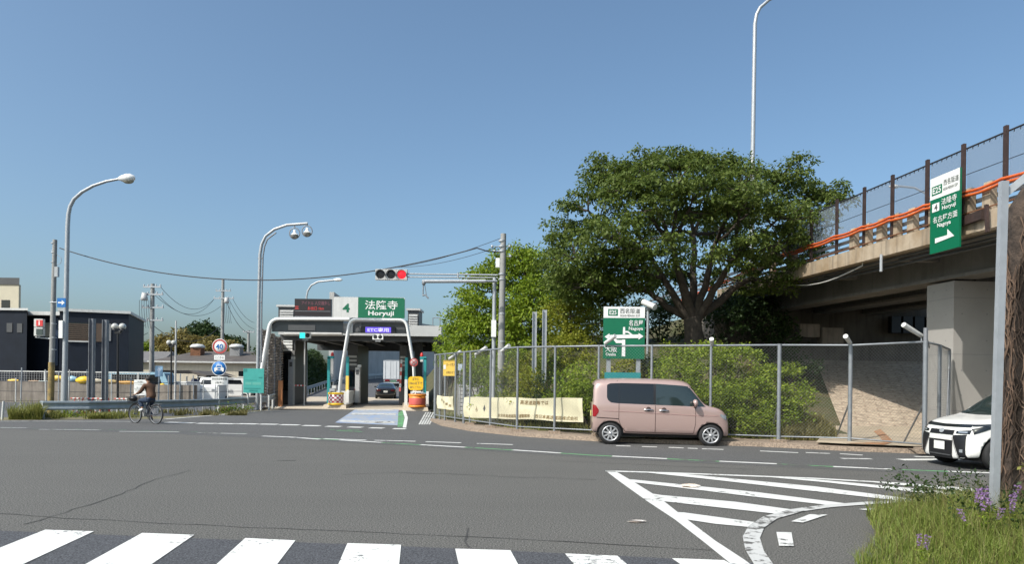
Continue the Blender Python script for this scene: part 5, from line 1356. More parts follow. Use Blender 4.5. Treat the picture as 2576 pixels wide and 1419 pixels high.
m_.build('ring', M['ringred'], t); m_ = MB(); m_.tube([c+Vector((0,.05,r)), (c.x+.05,c.y+.05,.2)], .04, 6); m_.build('post', M['galv'], t)
# wavy louvre wall left of the toll lanes
lw = thing('louvre_wall', 'curved grey brown wall of stacked wavy louvres left of the toll lanes', 'wall', tuple(W(690,40.5,0)))
wpts = [(at_x(657,41.6),41.6),(at_x(673,41.65),41.65),(at_x(690,41.8),41.8),(at_x(704,42.1),42.1),(at_x(706,50),50)]
for i in range(len(wpts)-1):
    (xa,ya),(xb,yb) = wpts[i], wpts[i+1]; m_ = MB(); d_ = Vector((xb-xa,yb-ya,0)); n_ = Vector((d_.y,-d_.x,0)).normalized()
    ztop = zz(831+8*i,42,670); rows = 26; L_ = d_.length; cols = max(3,int(L_/.42))
    for j in range(rows):
        z0 = .1+(ztop-.1)*j/rows; hh = (ztop-.1)/rows
        for k in range(cols):
            p0 = Vector((xa,ya,0))+d_*(k/cols); p1 = Vector((xa,ya,0))+d_*((k+1)/cols); o1 = .10*math.sin((k+j*.5)*2.2); 
            m_.add([p0+Vector((0,0,z0)), p1+Vector((0,0,z0)), p1+n_*(.16+o1*.4)+Vector((0,0,z0+hh*.75+.05*math.sin(k*2.6+j))), p0+n_*(.16-o1*.4)+Vector((0,0,z0+hh*.75+.05*math.sin(k*2.6+j+2)))],[(0,1,2,3)])
    m_.obox(Vector((xa,ya,.0))-n_*.05, d_, -n_*.06, (0,0,ztop)); m_.build('louvre_panel', mat('louvre_weathered',(.40,.36,.33),.75,var=.45,scale=2.5,streak=.3), lw)
    m_ = MB(); m_.box((xa-.06,ya-.06,-.05),(xa+.06,ya+.06,ztop+.05)); m_.build('upright', M['galv_dark'], lw)
# guard rails
def guardrail(label, pts, zc, hgt, m, step=2.0, curl=False, cat='guard rail'):
    pts = [Vector((p[0],p[1],0)) for p in pts]; t = thing('guard_rail', label, cat, tuple(pts[0])); m_ = MB()
    prof = [(-.5,.0),(-.42,.045),(-.25,.045),(-.1,.0),(.1,.0),(.25,.045),(.42,.045),(.5,0)]
    vs = []; 
    for i, p in enumerate(pts):
        d_ = (pts[min(i+1,len(pts)-1)]-pts[max(i-1,0)]).normalized(); n_ = Vector((d_.y,-d_.x,0))
        for a_, b__ in prof: vs.append(p+n_*(b__+.06)+Vector((0,0,zc+a_*hgt+ramp_z(p.y))))
    k = len(prof); m_.add(vs, [(i*k+j,(i+1)*k+j,(i+1)*k+j+1,i*k+j+1) for i in range(len(pts)-1) for j in range(k-1)])
    m_.build('beam', m, t)
    tot = 0; nxt = .4
    for a_, b__ in zip(pts, pts[1:]):
        L_ = (b__-a_).length
        while nxt <= tot+L_:
            p = a_.lerp(b__,(nxt-tot)/L_); mm = MB(); mm.tube([p+Vector((0,0,-.1+ramp_z(p.y))), p+Vector((0,0,zc+hgt*.4+ramp_z(p.y)))], .055, 8); mm.build('post', M['offwhite'], t); nxt += step
        tot += L_
    return t
gl = [G(98,1054.5), G(212,1053), G(330,1050), G(440,1045.5), G(537,1040), G(610,1033), G(662,1027)]
gp = [Vector((p.x,p.y+.25,0)) for p in gl]
gp = [gp[0]+Vector((-.02,.35,0)), gp[0]+Vector((-.12,.12,0))] + gp
guardrail('heavy grey guard rail beside the cyclist curving towards the toll lanes', gp, .50, .35, M['steel_blue'], 3.6)
guardrail('thin guard rail along the left edge of the toll lane', [(interp(LE,y)-.25,y) for y in (38,41,45,50,56,62,70,80,90)], .62, .32, M['steel_blue'], 2.4)
guardrail('pale guard rail along the wall of the climbing ramp', [(interp(LE,y)+.3,y) for y in (90,98,105,112,120,130,140)], .7, .35, M['offwhite'], 4)
# concrete wall along the ramp
rw = thing('retaining_wall', 'tall stained concrete wall beside the climbing ramp beyond the gate', 'wall', (-24.8,104,ramp_z(104)))
for ya, yb in ((92,100),(100,108),(108,116),(116,124),(124,132),(132,142),(142,155)):
    xa, xb = interp(LE,ya)-.9, interp(LE,yb)-.9; m_ = MB(); d_ = Vector((xb-xa,yb-ya,0))
    m_.obox((xa,ya,-.2), d_*.996, Vector((-d_.y,d_.x,0)).normalized()*.6, (0,0,13.5)); m_.build('wall_panel', mat('ramp_wall',(.52,.51,.49),.85,var=.2,scale=.4,streak=.5), rw)
# drop lamp with two bells, small lamp behind the toll roof
dl = thing('street_lamp', 'grey curved lamp post with two hanging bell lamps before the toll gate', 'street lamp', tuple(W(648,37,0)))
Yd = 37.0
cv = [A(651,760,Yd),A(654,640,Yd),A(658,615,Yd),A(668,594,Yd),A(690,577,Yd),A(722,566,Yd),A(774,562,Yd)]
m_ = MB(); m_.tube([W(648,Yd,0)]+cv, [.10]+[.085]*3+[.075]*4, 10); m_.build('pole', M['galv'], dl)
m_ = MB(); m_.tube([W(648,Yd,2.5)+Vector((.18,0,0))]+[p+Vector((.16,0,-.10)) for p in cv[:3]]+[p+Vector((.1,0,-.17)) for p in cv[3:5]], .04, 8)
for y in (650,700,760,830,900): m_.cbox(A(654,y,Yd), (.22,.1,.06))
m_.build('second_tube', M['galv_dark'], dl)
for x, y in ((741,588),(772.5,582.5)):
    c = A(x,y,Yd); m_ = MB()
    ring = [c+Vector((.27*math.cos(2*math.pi*k/24),0,.29*math.sin(2*math.pi*k/24)+.02)) for k in range(24)]; m_.tube(ring, .028, 6, closed=True); m_.tube([c+Vector((0,0,.30)), (c.x, c.y, A(x,564,Yd).z)], .03, 6); m_.build('hoop', M['galv_dark'], dl)
    m_ = MB(); m_.lathe([(.001,.22),(.06,.2),(.08,.05),(.16,-.02),(.20,-.06)], c, (0,0,1), 16); m_.build('shade', M['white'], dl)
    m_ = MB(); m_.lathe([(.20,-.06),(.19,-.16),(.12,-.24),(.001,-.26)], c, (0,0,1), 16); m_.build('globe', mat('lamp_glass_grey',(.35,.34,.32),.15,.3), dl)
bl = thing('street_lamp', 'small curved street lamp rising behind the dark message board', 'street lamp', tuple(W(771,62,ramp_z(62))))
m_ = MB(); m_.tube([W(771,62,ramp_z(62)), A(771,748,62), A(774,732,62), A(783,718,62), A(800,709,62), A(840,705,62)], .085, 8); m_.build('pole', M['galv'], bl)
m_ = MB(); m_.ball(A(850,704,62), (.42,.16,.15), 12); m_.build('lamp_head', M['white'], bl)
# ================================================================== LEFT SIDE
def pole_thing(name, label, cat, x, ytop, Y, r0, r1, m, lean=0.0, zfoot=0.0, group=None):
    t = thing(name, label, cat, tuple(W(x,Y,zfoot)), group); m_ = MB(); b, a = upole(m_, x, ytop, Y, r0, r1, zfoot-.1, lean); m_.build('pole', m, t); return t, b, a
# tall curved street lamp
Yl = 28.5
sl = thing('street_lamp', 'tall grey curved street lamp at the far left behind the guard rail', 'street lamp', tuple(W(163,Yl,0)))
m_ = MB(); m_.tube([W(162,Yl,-.1), A(163,940,Yl)], [.135,.125], 12); m_.tube([A(163,940,Yl), A(170,570,Yl), A(172,540,Yl), A(176,520,Yl), A(186,501,Yl), A(206,483,Yl), A(235,467,Yl), A(268,456,Yl), A(300,450,Yl)], [.10,.085,.08,.075,.07,.065,.06,.055,.05], 10); m_.build('pole', M['galv'], sl)
c = A(319,448,Yl); m_ = MB()
m_.lathe([(.001,-.38),(.06,-.34),(.13,-.2),(.18,0),(.17,.16),(.10,.30),(.001,.35)], c, (1,0,.08), 14); m_.build('lamp_head', M['white'], sl)
m_ = MB(); m_.ball(c+Vector((.06,0,-.10)), (.24,.13,.13), 12); m_.build('lamp_glass', mat('lamp_glass',(.33,.31,.24),.15), sl)
t = tag(MB().cbox((0,0,0),(.16,.14,.72)).build('control_box', M['white']), 'white control box strapped to the left curved lamp post', 'control box'); t.location = A(155,829,Yl-.1)
m_ = MB(); 
# concrete traffic pole with pedestrian light
Yk = 29.3
kp, b, a = pole_thing('concrete_pole', 'slim concrete pole with a yellow and black banded foot at the far left', 'utility pole', 128, 603, Yk, .115, .085, M['pole_con'], .10)
m_ = MB(); m_.tube([W(128,Yk,.05), A(130,912,Yk)], [.125,.12], 12); m_.build('guard_sleeve', mat('sleeve_yellow',(.38,.26,.08),.6,var=.5,scale=4,col2=(.12,.10,.06)), kp)
m_ = MB()
for y in (612,636,660,760,815,850,880):
    c = A(135,y,Yk); m_.lathe([(.10,-.02),(.108,0),(.10,.02)], c, (0,0,1), 12)
m_.tube([A(128,630,Yk),A(143,631,Yk)],.015,5); m_.cbox(A(143,684,Yk-.1),(.14,.12,.42)); m_.tube([A(143,640,Yk),A(155,650,Yk),A(153,662,Yk),A(143,668,Yk)],.012,5)
m_.build('pole_fitting', M['galv'], kp)
pl_ = thing('pedestrian_light', 'pedestrian traffic light with red lamp lit on the slim concrete pole', 'traffic light', tuple(A(99,848,Yk-.1)))
m_ = MB()
for k in (0,1): m_.cbox(A(99.5,813+22*k,Yk-.1), (.36,.16,.345))
m_.build('housing', M['offwhite'], pl_)
for k, mm in enumerate((mat('ped_red',(.35,.03,.03),.4,emit=(1,.06,.06),estr=.28), mat('ped_dark',(.05,.07,.065),.4))):
    c = A(99.5,813+22*k,Yk-.19); m_ = MB(); m_.cbox(c, (.27,.03,.25)); m_.build('lamp', mm, pl_)
    if k == 0: m_ = MB(); m_.ball(c+Vector((0,-.02,.07)),(.03,.012,.03),8); m_.cbox(c+Vector((0,-.022,-.02)),(.05,.012,.13)); m_.build('figure', mat('ped_figure',(.8,.5,.5),.5,emit=(1,.5,.45),estr=.5), pl_)
m_ = MB(); m_.tube([A(90,849,Yk-.05),A(130,853,Yk-.05)], .03, 6); m_.tube([A(99,846,Yk-.05),A(99,851,Yk-.05)],.04,6); m_.build('arm', M['galv'], pl_)
q = front_board(143.5,750,165,773,28.1,.03); t = thing('arrow_sign', 'small blue sign with a white right arrow between two poles', 'road sign', tuple(q.p(.5,0)))
q.panel('panel', M['blue'], t); m_ = MB(); q.poly(m_, [(.12,.42),(.55,.42),(.55,.22),(.9,.5),(.55,.78),(.55,.58),(.12,.58)]); m_.build('arrow', M['white'], t)
m_ = MB(); m_.tube([A(125,761,28.16),A(166,760,28.16)], .018, 6); m_.tube([A(128,761,28.16),A(129,761,29.3)], .018, 6); m_.build('bracket', M['galv'], t)
hpost(230.5,802,1012,29.4,'left one of two bare steel posts behind the guard rail','bare steel posts behind the guard rail',-.1,11,M['galv_dark'])
hpost(264,805,1018,29.2,'right one of two bare steel posts behind the guard rail','bare steel posts behind the guard rail',-.1,11,M['galv_dark'])
def globes(label, xs, y, r, xp, ytop, ybot, Y):
    t = thing('globe_lamp', label, 'lamp post', tuple(W(xp,Y,0))); m_ = MB(); m_.tube([W(xp,Y,-.1), A(xp,ytop,Y)], .05, 8); m_.tube([A(xs[0],ytop,Y),A(xs[1],ytop,Y)],.03,6); m_.cbox(A(xp,ytop+3,Y),(.26,.12,.10)); m_.build('pole', M['black'], t)
    for x in xs:
        c = A(x,y,Y); rr_ = r/F*Y; m_ = MB(); m_.ball(c, rr_, 16); m_.build('globe', mat('globe_glass',(.55,.54,.50),.08,.15), t)
        m_ = MB(); m_.lathe([(rr_*.9,-.0),(rr_*.75,.5*rr_)], c+Vector((0,0,-rr_*.95)), (0,0,1), 12); m_.build('collar', M['black'], t)
globes('black lamp post with two clear globes beside the navy building', (289,308), 822, 8.6, 297, 834, 1010, 31.5)
globes('black lamp post with two small globes before the beige factory', (425,437), 862, 6.2, 431, 868, 1010, 43)
pole_thing('slim_post', 'slim pale pole next to the small globe lamps', 'post', 441, 807, 43.5, .075, .045, M['ltgrey'])
# low wire fence with slim posts
wf = thing('wire_fence', 'low wire fence on slim leaning posts behind the guard rail', 'fence', tuple(W(200,30.3,0)))
wp = []
for i, (x, yt) in enumerate(((-60,930),(40,951),(52,925),(117,930),(148,935),(172,930),(222,930),(281,940),(327,950),(368,955),(424,945),(451,940),(489,945),(512,955),(540,962),(575,966),(610,968))):
    Y = 30.3 + (i > 9)*(x-368)*.028; p = W(x,Y,-.1); t_ = A(x+(i % 3-1)*3,yt,Y); m_ = MB(); m_.tube([p,t_],.028,6); m_.build('post', M['offwhite'] if i % 2 else M['galv'], wf); wp.append((p,t_))
m_ = MB()
for f in (.35,.62,.9):
    m_.tube([p.lerp(t_,1)*1 if False else Vector((p.x+(t_.x-p.x)*f, p.y, .0+1.55*f)) for p,t_ in wp], .011, 4)
m_.build('wire', M['wire'], wf)
# retaining wall, railing and the things lying on it
Yw = 44.0; zw = 1.36
ww = thing('retaining_wall', 'low stained concrete wall of the works yard on the left', 'wall', (-38,Yw,0))
for x0, x1 in ((-75,-62),(-62,-50),(-50,-42),(-42,-34),(-34,-26.5),(-26.5,-20)):
    m_ = MB(); m_.box((x0+.01,Yw-.25,-.2),(x1-.01,Yw+.25,zw-.012*(x0+40))); m_.build('wall_panel', M['concrete_old'], ww)
rl = thing('mesh_railing', 'white topped mesh railing along the yard wall', 'railing', (-30,Yw+.6,zw))
zr = A(150,937,Yw+.6).z
m_ = MB(); m_.box((-60,Yw+.57,zr),(at_x(365,Yw),Yw+.63,zr+.07)); m_.build('top_rail', M['offwhite'], rl)
m_ = MB(); x = -46.0
while x < at_x(365,Yw): m_.box((x,Yw+.59,zw-.8),(x+.022,Yw+.61,zr)); x += .16
for k in range(8): m_.box((-46,Yw+.587,zr-.12-.15*k),(at_x(365,Yw),Yw+.611,zr-.10-.15*k))
m_.build('mesh', M['grey'], rl)
for x in range(-45,-22,3): 
    m_ = MB(); m_.box((x,Yw+.565,zw-.8),(x+.07,Yw+.635,zr)); m_.build('post', M['offwhite'], rl)
def bale(label, x0, x1, y0, y1, m, cat='sack', name='sack', Y=43.9, n=1):
    z0 = max(A((x0+x1)/2,y1,Y).z, zw-.012*(at_x(x0,Y)+40)); X0, X1 = at_x(x0,Y), at_x(x1,Y); z1 = A((x0+x1)/2,y0,Y).z
    if z1 < z0+.12: z1 = z0+.12
    m_ = MB(); L_ = X1-X0; nn = max(3,int(L_/.35)); rn = random.Random(x0)
    pts = [(X0+L_*i/nn, Y+rn.uniform(-.04,.04), (z0+z1)/2+ .02*rn.uniform(-1,1)) for i in range(nn+1)]
    rr_ = [(z1-z0)*.66*(.6 if i in (0,nn) else rn.uniform(.85,1.1)) for i in range(nn+1)]
    m_.tube(pts, rr_, 9); o = m_.build(name, m, None, origin=(pts[0][0],Y,z0)); return tag(o, label, cat, 'bundles on the yard wall')
bale('orange bundle at the left end of the yard wall', 21,46,955,974,M['yellow_lt'])
bale('tan sack on the yard wall between two fence posts', 72,98,962,974,mat('tan_sack',(.45,.32,.22),.8,var=.4,scale=6))
bale('pale green bundle along the yard wall left of the slim pole', 98,122,966,974,mat('pale_sheet',(.40,.46,.43),.6,var=.3,scale=4))
bale('bright orange bundle on the wall between the slim pole and the lamp', 131,158,946,958,M['yellow_lt'])
bale('light blue drum bundle on the wall right of the lamp post', 173,192,948,961,M['ltblue'])
bale('long yellow bundle on the wall left of the bare steel posts', 194,226,950,965,M['yellow'])
bale('cream plank bundle on the wall between the bare steel posts', 232,258,954,964,mat('cream_plank',(.5,.44,.33),.7,var=.3,scale=4))
bale('flat yellow bundle on the wall right of the steel posts', 264,292,957,966,mat('dull_yellow',(.5,.36,.14),.7,var=.4,scale=4))
bale('thin orange bundle at the right end of the yard wall', 297,345,959,967,mat('dull_orange',(.6,.34,.10),.7,var=.3,scale=4))
# yellow drum and white notice
t = thing('yellow_bin', 'round yellow bin behind the cyclist back', 'bin', tuple(W(408.5,44.5,.0))); m_ = MB(); c = A(408.5,973,44.5); m_.ball(c,(.2,.2,.22),10); m_.lathe([(.001,0),(.12,.0),(.1,.5),(.001,.5)],(c.x,c.y,.0),(0,0,1),10); m_.build('body', M['yellow'], t)
q = front_board(337,956,372,996,28.8,.03); t = thing('notice_board', 'white notice board with rows of small text beside the cyclist', 'sign', tuple(q.p(.5,0)))
q.panel('panel', M['white'], t); m_ = MB()
for k, (s, wd, hh) in enumerate((('お願い',.5,.09),('ここは高速道路の',.78,.075),('出入口です',.6,.075),('歩行者・自転車は',.8,.075),('通行できません',.7,.075))): q.text(m_, s, .5,.88-.18*k, wd, hh, .008, .0)
q.rect(m_, .03,.79,.97,.805,.005); q.rect(m_,.03,.43,.97,.445,.005); m_.build('lettering', M['txtdark'], t)
for u in (.1,.9): m_ = MB(); p = q.p(u,0,-.05); m_.tube([(p.x,p.y,-.05),(p.x,p.y,p.z+.3)],.022,6); m_.build('post', M['galv'], t)
# striped pipe barricades and cone
def barricade(label, x0, x1, Y, striped=True):
    X0, X1 = at_x(x0,Y), at_x(x1,Y); t = thing('pipe_barricade', label, 'barricade', ((X0+X1)/2,Y,0), 'pipe barricades behind the guard rail'); n = max(3,int((X1-X0)/.16)); m_ = MB(); k = 0
    for i in range(n):
        x = X0+(X1-X0)*(i+.5)/n
        for j in range(6): m_.tube([(x+.07*j/6,Y,.08+.105*j),(x+.07*(j+1)/6,Y,.08+.105*(j+1))],.026,6,(i+j) % 2 if striped else 0,cap=False)
    m_.build('pipe', [M['white'],M['pinkred']], t)
    m_ = MB()
    for z in (.72,.40): 
        for j in range(n*2): xx = X0+(X1-X0)*j/(n*2); m_.tube([(xx,Y-.03,z),(xx+(X1-X0)/(n*2),Y-.03,z)],.028,6,j % 2)
    m_.build('rail', [M['pinkred'],M['white']], t)
barricade('red and white pipe barricade behind the left bare steel post',180,219,29.0); barricade('red and white pipe barricade between the bare steel posts',222,258,29.1); barricade('white pipe barricade just left of the bicycle basket',289,322,29.2,False)
t = thing('traffic_cone', 'small red traffic cone right of the bare steel posts', 'cone', tuple(W(273,29.6,0))); m_ = MB(); p = W(273,29.6,0); m_.lathe([(.16,0),(.14,.03),(.10,.1),(.03,.72),(.001,.74)],p,(0,0,1),14); m_.build('body', mat('cone_red',(.6,.08,.05),.5), t); m_ = MB(); m_.cbox(p+Vector((0,0,.015)),(.4,.4,.03)); m_.build('base', M['rubber'], t)
t = thing('marker_post', 'short pale marker post at the left edge of the grass', 'post', tuple(G(5,1056))); p = G(5,1056); m_ = MB(); m_.tube([p-Vector((0,0,.1)), p+Vector((.05,0,.68))],.04,8); m_.build('pole', M['offwhite'], t)
# weeds along the verge
def reg_px(x0,x1,ya,yb,nc=9):
    r0 = random.Random(x0); cs = [(r0.uniform(x0,x1), r0.uniform(ya,yb), r0.uniform(4,16)) for _ in range(nc)]
    def f(rg):
        c = cs[int(rg.integers(nc))]; p = G(min(x1,max(x0,rg.normal(c[0],c[2]))), min(yb,max(ya,rg.normal(c[1],1.6)))); return p.x, p.y
    return f
def clump_h(x, y): return .55+.75*abs(math.sin(x*1.7)*math.sin(x*.63+1))
grass('verge_grass','tall yellow green weeds at the left end of the guard rail', reg_px(22,105,1049,1056), 1900, .62, LF['weed'], 71, .016, .7, hf=clump_h)
grass('verge_grass','lower weeds beneath the left part of the guard rail', reg_px(100,350,1046,1054.5,16), 2200, .34, LF['weed'], 72, .014, .7, hf=clump_h)
grass('verge_grass','short dry grass under the guard rail right of the cyclist', reg_px(400,620,1035,1046,16), 1700, .26, LF['dry'], 73, .016, .7, hf=clump_h)
shrub('shrub','dark green bush under the guard rail before the round signs',[LB(575,1031,33,16,9),LB(600,1029,33.5,16,9),LB(560,1033,32.5,12,8),LB(620,1026,34.5,12,7)],LF['mid'],dens=70,rad=.2,per=30,size=.10,seed=74,base=(at_x(588,33.5),33.5,0))
shrub('shrub','small green bush at the foot of the left lamp post',[LB(165,1042,28,12,9),LB(185,1045,28,12,7),LB(150,1044,27.8,10,8)],LF['hedge'],dens=70,rad=.2,per=26,size=.10,seed=75,base=(at_x(168,28),28,0))
# road signs
def round_sign(x, y, rpx, Y, m, ringm, t):
    c = A(x,y,Y); r = rpx/F*Y; m_ = MB(); m_.lathe([(.001,.0),(r,.0),(r,-.03),(.001,-.03)], c, (0,-1,0), 32); m_.build('panel', m, t)
    m_ = MB(); 
    if ringm: disc(m_, c, r*.72, r*.95, 32, d=.006); m_.build('ring', ringm, t)
    return c, r
Yr = 32.8
rs = thing('speed_limit_sign', 'post with round speed limit 40 sign above a blue car sign', 'road sign', tuple(W(550,Yr,0)))
c, r = round_sign(553,872,19.3,Yr,M['white'],M['ringred'],rs); m_ = MB(); put_text(m_, '40', c+Vector((-.02,-.012,0)), (1,0,0), (0,0,1), r*.95, r*.72, bold=.02); m_.build('numeral', M['blue'], rs)
q = front_board(538.5,893.5,565.5,906,Yr,.03); q.panel('plate', M['white'], rs); m_ = MB(); q.text(m_, 'ここから', .5,.5,.8,.5,.003,.01); m_.build('lettering', M['txtdark'], rs)
c, r = round_sign(551,927,18.8,Yr,M['blue'],None,rs); m_ = MB(); disc(m_, c, r*.93, r*1.0, 32, d=.004)
def cpoly(pts, d=.008): m_.add([c+Vector((px*r,-d,py*r)) for px,py in pts],[tuple(range(len(pts)))])
cpoly([(-.62,-.28),(.62,-.28),(.66,.0),(.50,.12),(-.50,.12),(-.66,.0)]); cpoly([(-.46,.10),(.46,.10),(.34,.44),(-.34,.44)]); cpoly([(-.62,-.44),(-.38,-.44),(-.38,-.28),(-.62,-.28)]); cpoly([(.38,-.44),(.62,-.44),(.62,-.28),(.38,-.28)]); m_.build('car_symbol', M['white'], rs)
m_ = MB(); 
def cp2(pts): m_.add([c+Vector((px*r,-.012,py*r)) for px,py in pts],[tuple(range(len(pts)))])
cp2([(-.34,.14),(.34,.14),(.26,.36),(-.26,.36)]); cp2([(-.2,-.2),(.2,-.2),(.2,.02),(-.2,.02)]); m_.build('symbol_detail', M['blue'], rs)
q = front_board(531,948,573,969,Yr,.03); q.panel('plate', M['white'], rs); m_ = MB(); q.text(m_, '西名阪自動車道', .5,.72,.88,.28,.003,.01); q.text(m_, '(有料)', .5,.26,.5,.30,.003,.01); m_.build('lettering', M['txtdark'], rs)
m_ = MB(); m_.tube([W(550.5,Yr+.08,-.1), A(552,860,Yr+.08)], .045, 8); m_.build('post', M['white'], rs)
q = front_board(390,921,409,948,32,.03); t = thing('arrow_sign', 'faded pale blue sign with an upward arrow right of the cyclist', 'road sign', tuple(W(399,32,0)))
q.panel('panel', M['paleblue'], t); m_ = MB(); q.poly(m_, [(.42,.08),(.58,.08),(.58,.55),(.8,.55),(.5,.95),(.2,.55),(.42,.55)]); m_.build('arrow', mat('pale_arrow',(.55,.63,.75),.5), t); m_ = MB(); m_.tube([W(398.5,32.06,-.1), q.p(.5,.9,-.05)], .04, 8); m_.build('post', M['galv'], t)
q = front_board(612,927.5,663.5,989,36,.05); t = thing('toll_notice', 'large faded teal notice board before the louvre wall', 'sign', tuple(W(638,36,0)))
q.panel('panel', M['teal'], t); m_ = MB()
q.rect(m_, .02,.86,.19,.985,.005); q.rect(m_, .75,.60,.93,.655,.005); q.rect(m_, .05,.505,.65,.525,.005); q.rect(m_, .05,.16,.85,.20,.005); q.rect(m_,.3,.06,.7,.12,.005); m_.build('dark_block', M['teal_dk'], t)
m_ = MB(); q.rect(m_, .1,.33,.4,.44,.005); q.rect(m_, .45,.33,.88,.44,.005); m_.build('pale_block', mat('teal_pale',(.11,.40,.34),.5), t)
for u in (.2,.85): m_ = MB(); p = q.p(u,0,-.1); m_.tube([(p.x,p.y,-.1),(p.x,p.y,p.z+.2)],.05,8); m_.build('post', M['offwhite'], t)
# ------------------------------------------------------------------ buildings
def facade_win(mb, x0, x1, y0, y1, Y, dep=.04): mb.box((at_x(x0,Y),Y-dep,A((x0+x1)/2,y1,Y).z),(at_x(x1,Y),Y+.02,A((x0+x1)/2,y0,Y).z))
nb = thing('navy_building', 'dark navy clad building with white roof edge and brown louvred windows', 'building', tuple(W(160,53,.0)))
Yn_ = 52.0; zt = A(33,781,Yn_).z
m_ = MB(); skewbox(m_,-140,66,Yn_,9,-.1,zt); m_.build('left_wing', M['navy'], nb)
m_ = MB(); skewbox(m_,-140,68,Yn_-.15,9,zt,zt+.16); m_.build('cornice', M['offwhite'], nb)
zm = A(100,795,Yn_+2).z; m_ = MB(); m_.box((at_x(64,Yn_+2),Yn_+2,-.1),(at_x(150,Yn_+2),Yn_+9,zm)); m_.build('middle_wing', M['navy'], nb)
m_ = MB(); skewbox(m_,68,150,Yn_+1.2,7,zm,zm+.28); m_.build('cornice', M['offwhite'], nb)
pa_, pb_ = Vector((at_x(148,52),52,0)), Vector((at_x(322,53.6),53.6,0)); d_ = pb_-pa_; dn = d_.normalized(); nn_ = Vector((dn.y,-dn.x,0)); zr_ = A(150,783,52).z
m_ = MB(); m_.obox(pa_+Vector((0,0,-.1)), d_, -nn_*8, (0,0,zr_+.1)); m_.build('right_wing', M['navy'], nb)
m_ = MB(); m_.obox(pa_+nn_*.15-dn*.1+Vector((0,0,zr_)), d_+dn*.25, -nn_*8.4, (0,0,.2)); m_.build('cornice', M['offwhite'], nb)
def rw_px(x):
    k = (x-CX)/F; return (k*pa_.y-pa_.x)/(d_.x-k*d_.y)
def wing_rect(x0,x1,y0,y1,name,m,dep=.05):
    u0,u1 = rw_px(x0), rw_px(x1); Y = pa_.y+d_.y*(u0+u1)/2; z1,z0 = A((x0+x1)/2,y0,Y).z, A((x0+x1)/2,y1,Y).z
    m_ = MB(); m_.obox(pa_+d_*u0+nn_*dep+Vector((0,0,z0)), d_*(u1-u0), -nn_*dep*1.5, (0,0,z1-z0)); m_.build(name, m, nb)
wing_rect(172,224,812,856,'window',M['glass'],.03)
u0,u1 = rw_px(171), rw_px(234); m_ = MB()
for k in range(9):
    z = A(200,857-5*k,52).z; m_.obox(pa_+d_*u0+nn_*.09+Vector((0,0,z)), d_*(u1-u0), -nn_*.05, (0,0,.09))
m_.build('louvre', M['brownlouvre'], nb)
wing_rect(241,257,814,860,'louvre',M['brownlouvre'],.06); wing_rect(268,278,815,858,'panel',M['grey'],.05); wing_rect(168,236,858,861,'sill',M['offwhite'],.12)
m_ = MB(); facade_win(m_,16,30,813,836,Yn_); m_.build('window', M['dkgrey'], nb); m_ = MB(); facade_win(m_,42,55,814,837,Yn_); m_.build('window', M['dkgrey'], nb)
m_ = MB(); facade_win(m_,113,127,812,848,Yn_+2); m_.build('window', mat('window_cream',(.35,.32,.25),.3), nb)
m_ = MB(); facade_win(m_,135,147,800,920,Yn_+2,.1); m_.build('lit_panel', mat('navy_lit',(.03,.05,.09),.4), nb)  # lighter copy of the navy cladding, light put into its colour
ch = thing('cream_house', 'cream house with dark roof band behind the navy building', 'house', tuple(W(0,72,.0)))
m_ = MB(); m_.box((at_x(-200,72),72,-.1),(at_x(44.5,72),72.3,A(20,716,72).z)); skewbox(m_,-200,44,72.3,9,-.1,A(20,716,72).z); m_.build('wall', M['cream'], ch)
m_ = MB(); skewbox(m_,-200,46,71.9,10,A(20,716,72).z,A(20,699,72).z); m_.build('roof', M['dkgrey'], ch)
m_ = MB(); facade_win(m_,2,22,755,776,72,.06); m_.build('window', M['glass'], ch); m_ = MB(); m_.box((at_x(1,72),71.9,A(10,777.5,72).z),(at_x(23,72),72,A(10,776,72).z)); m_.build('sill', M['offwhite'], ch)
# factory
fb = thing('factory', 'long beige factory with grey brown roof and two roof vents', 'building', tuple(W(520,80,.0)))
Yf, xa, xb = 80.0, at_x(384,80), at_x(655,80); ze, zrg = A(520,911,Yf).z, A(520,884,86).z
m_ = MB(); m_.box((xa,Yf,-.1),(xb,Yf+13,ze)); m_.build('wall', M['beige'], fb)
m_ = MB(); m_.add([(xa-.3,Yf-.5,ze),(xb+.3,Yf-.5,ze),(xb-.6,Yf+6.5,zrg),(xa+2.0,Yf+6.5,zrg),(xa-.3,Yf+13.5,ze),(xb+.3,Yf+13.5,ze)],[(0,1,2,3),(3,2,5,4),(0,3,4),(1,5,2),(0,4,5,1)]); m_.build('roof', M['roofgrey'], fb)
m_ = MB(); m_.box((xa-.35,Yf-.62,ze-.12),(xb+.35,Yf-.5,ze+.06)); m_.tube([(xa+.2,Yf-.1,ze),(xa+.2,Yf-.1,.5)],.08,6); m_.build('gutter', M['ltgrey'], fb)
for x0,x1 in ((497,521),(553,566),(600,612)): m_ = MB(); facade_win(m_,x0,x1,934,947,Yf,.05); m_.build('window', M['glass'], fb); m_ = MB(); m_.box((at_x(x0,Yf)-.1,Yf-.12,A(x0,949,Yf).z),(at_x(x1,Yf)+.1,Yf,A(x0,947.5,Yf).z)); m_.build('sill', M['white'], fb)
for x in (497,595):
    c = A(x,884,84); m_ = MB(); m_.cbox(c-Vector((0,0,.1)),(1.2,1.2,1.0)); m_.build('vent_base', M['rust'] if x == 497 else M['grey'], fb)
    m_ = MB(); m_.lathe([(.3,.35),(.85,.42),(.85,.62),(.6,.82),(.001,.9)],c,(0,0,1),18); m_.build('vent_cap', M['offwhite'], fb)
gh = thing('grey_roof_house', 'low house with grey tiled roof right of the navy building', 'house', tuple(W(350,88,.0)))
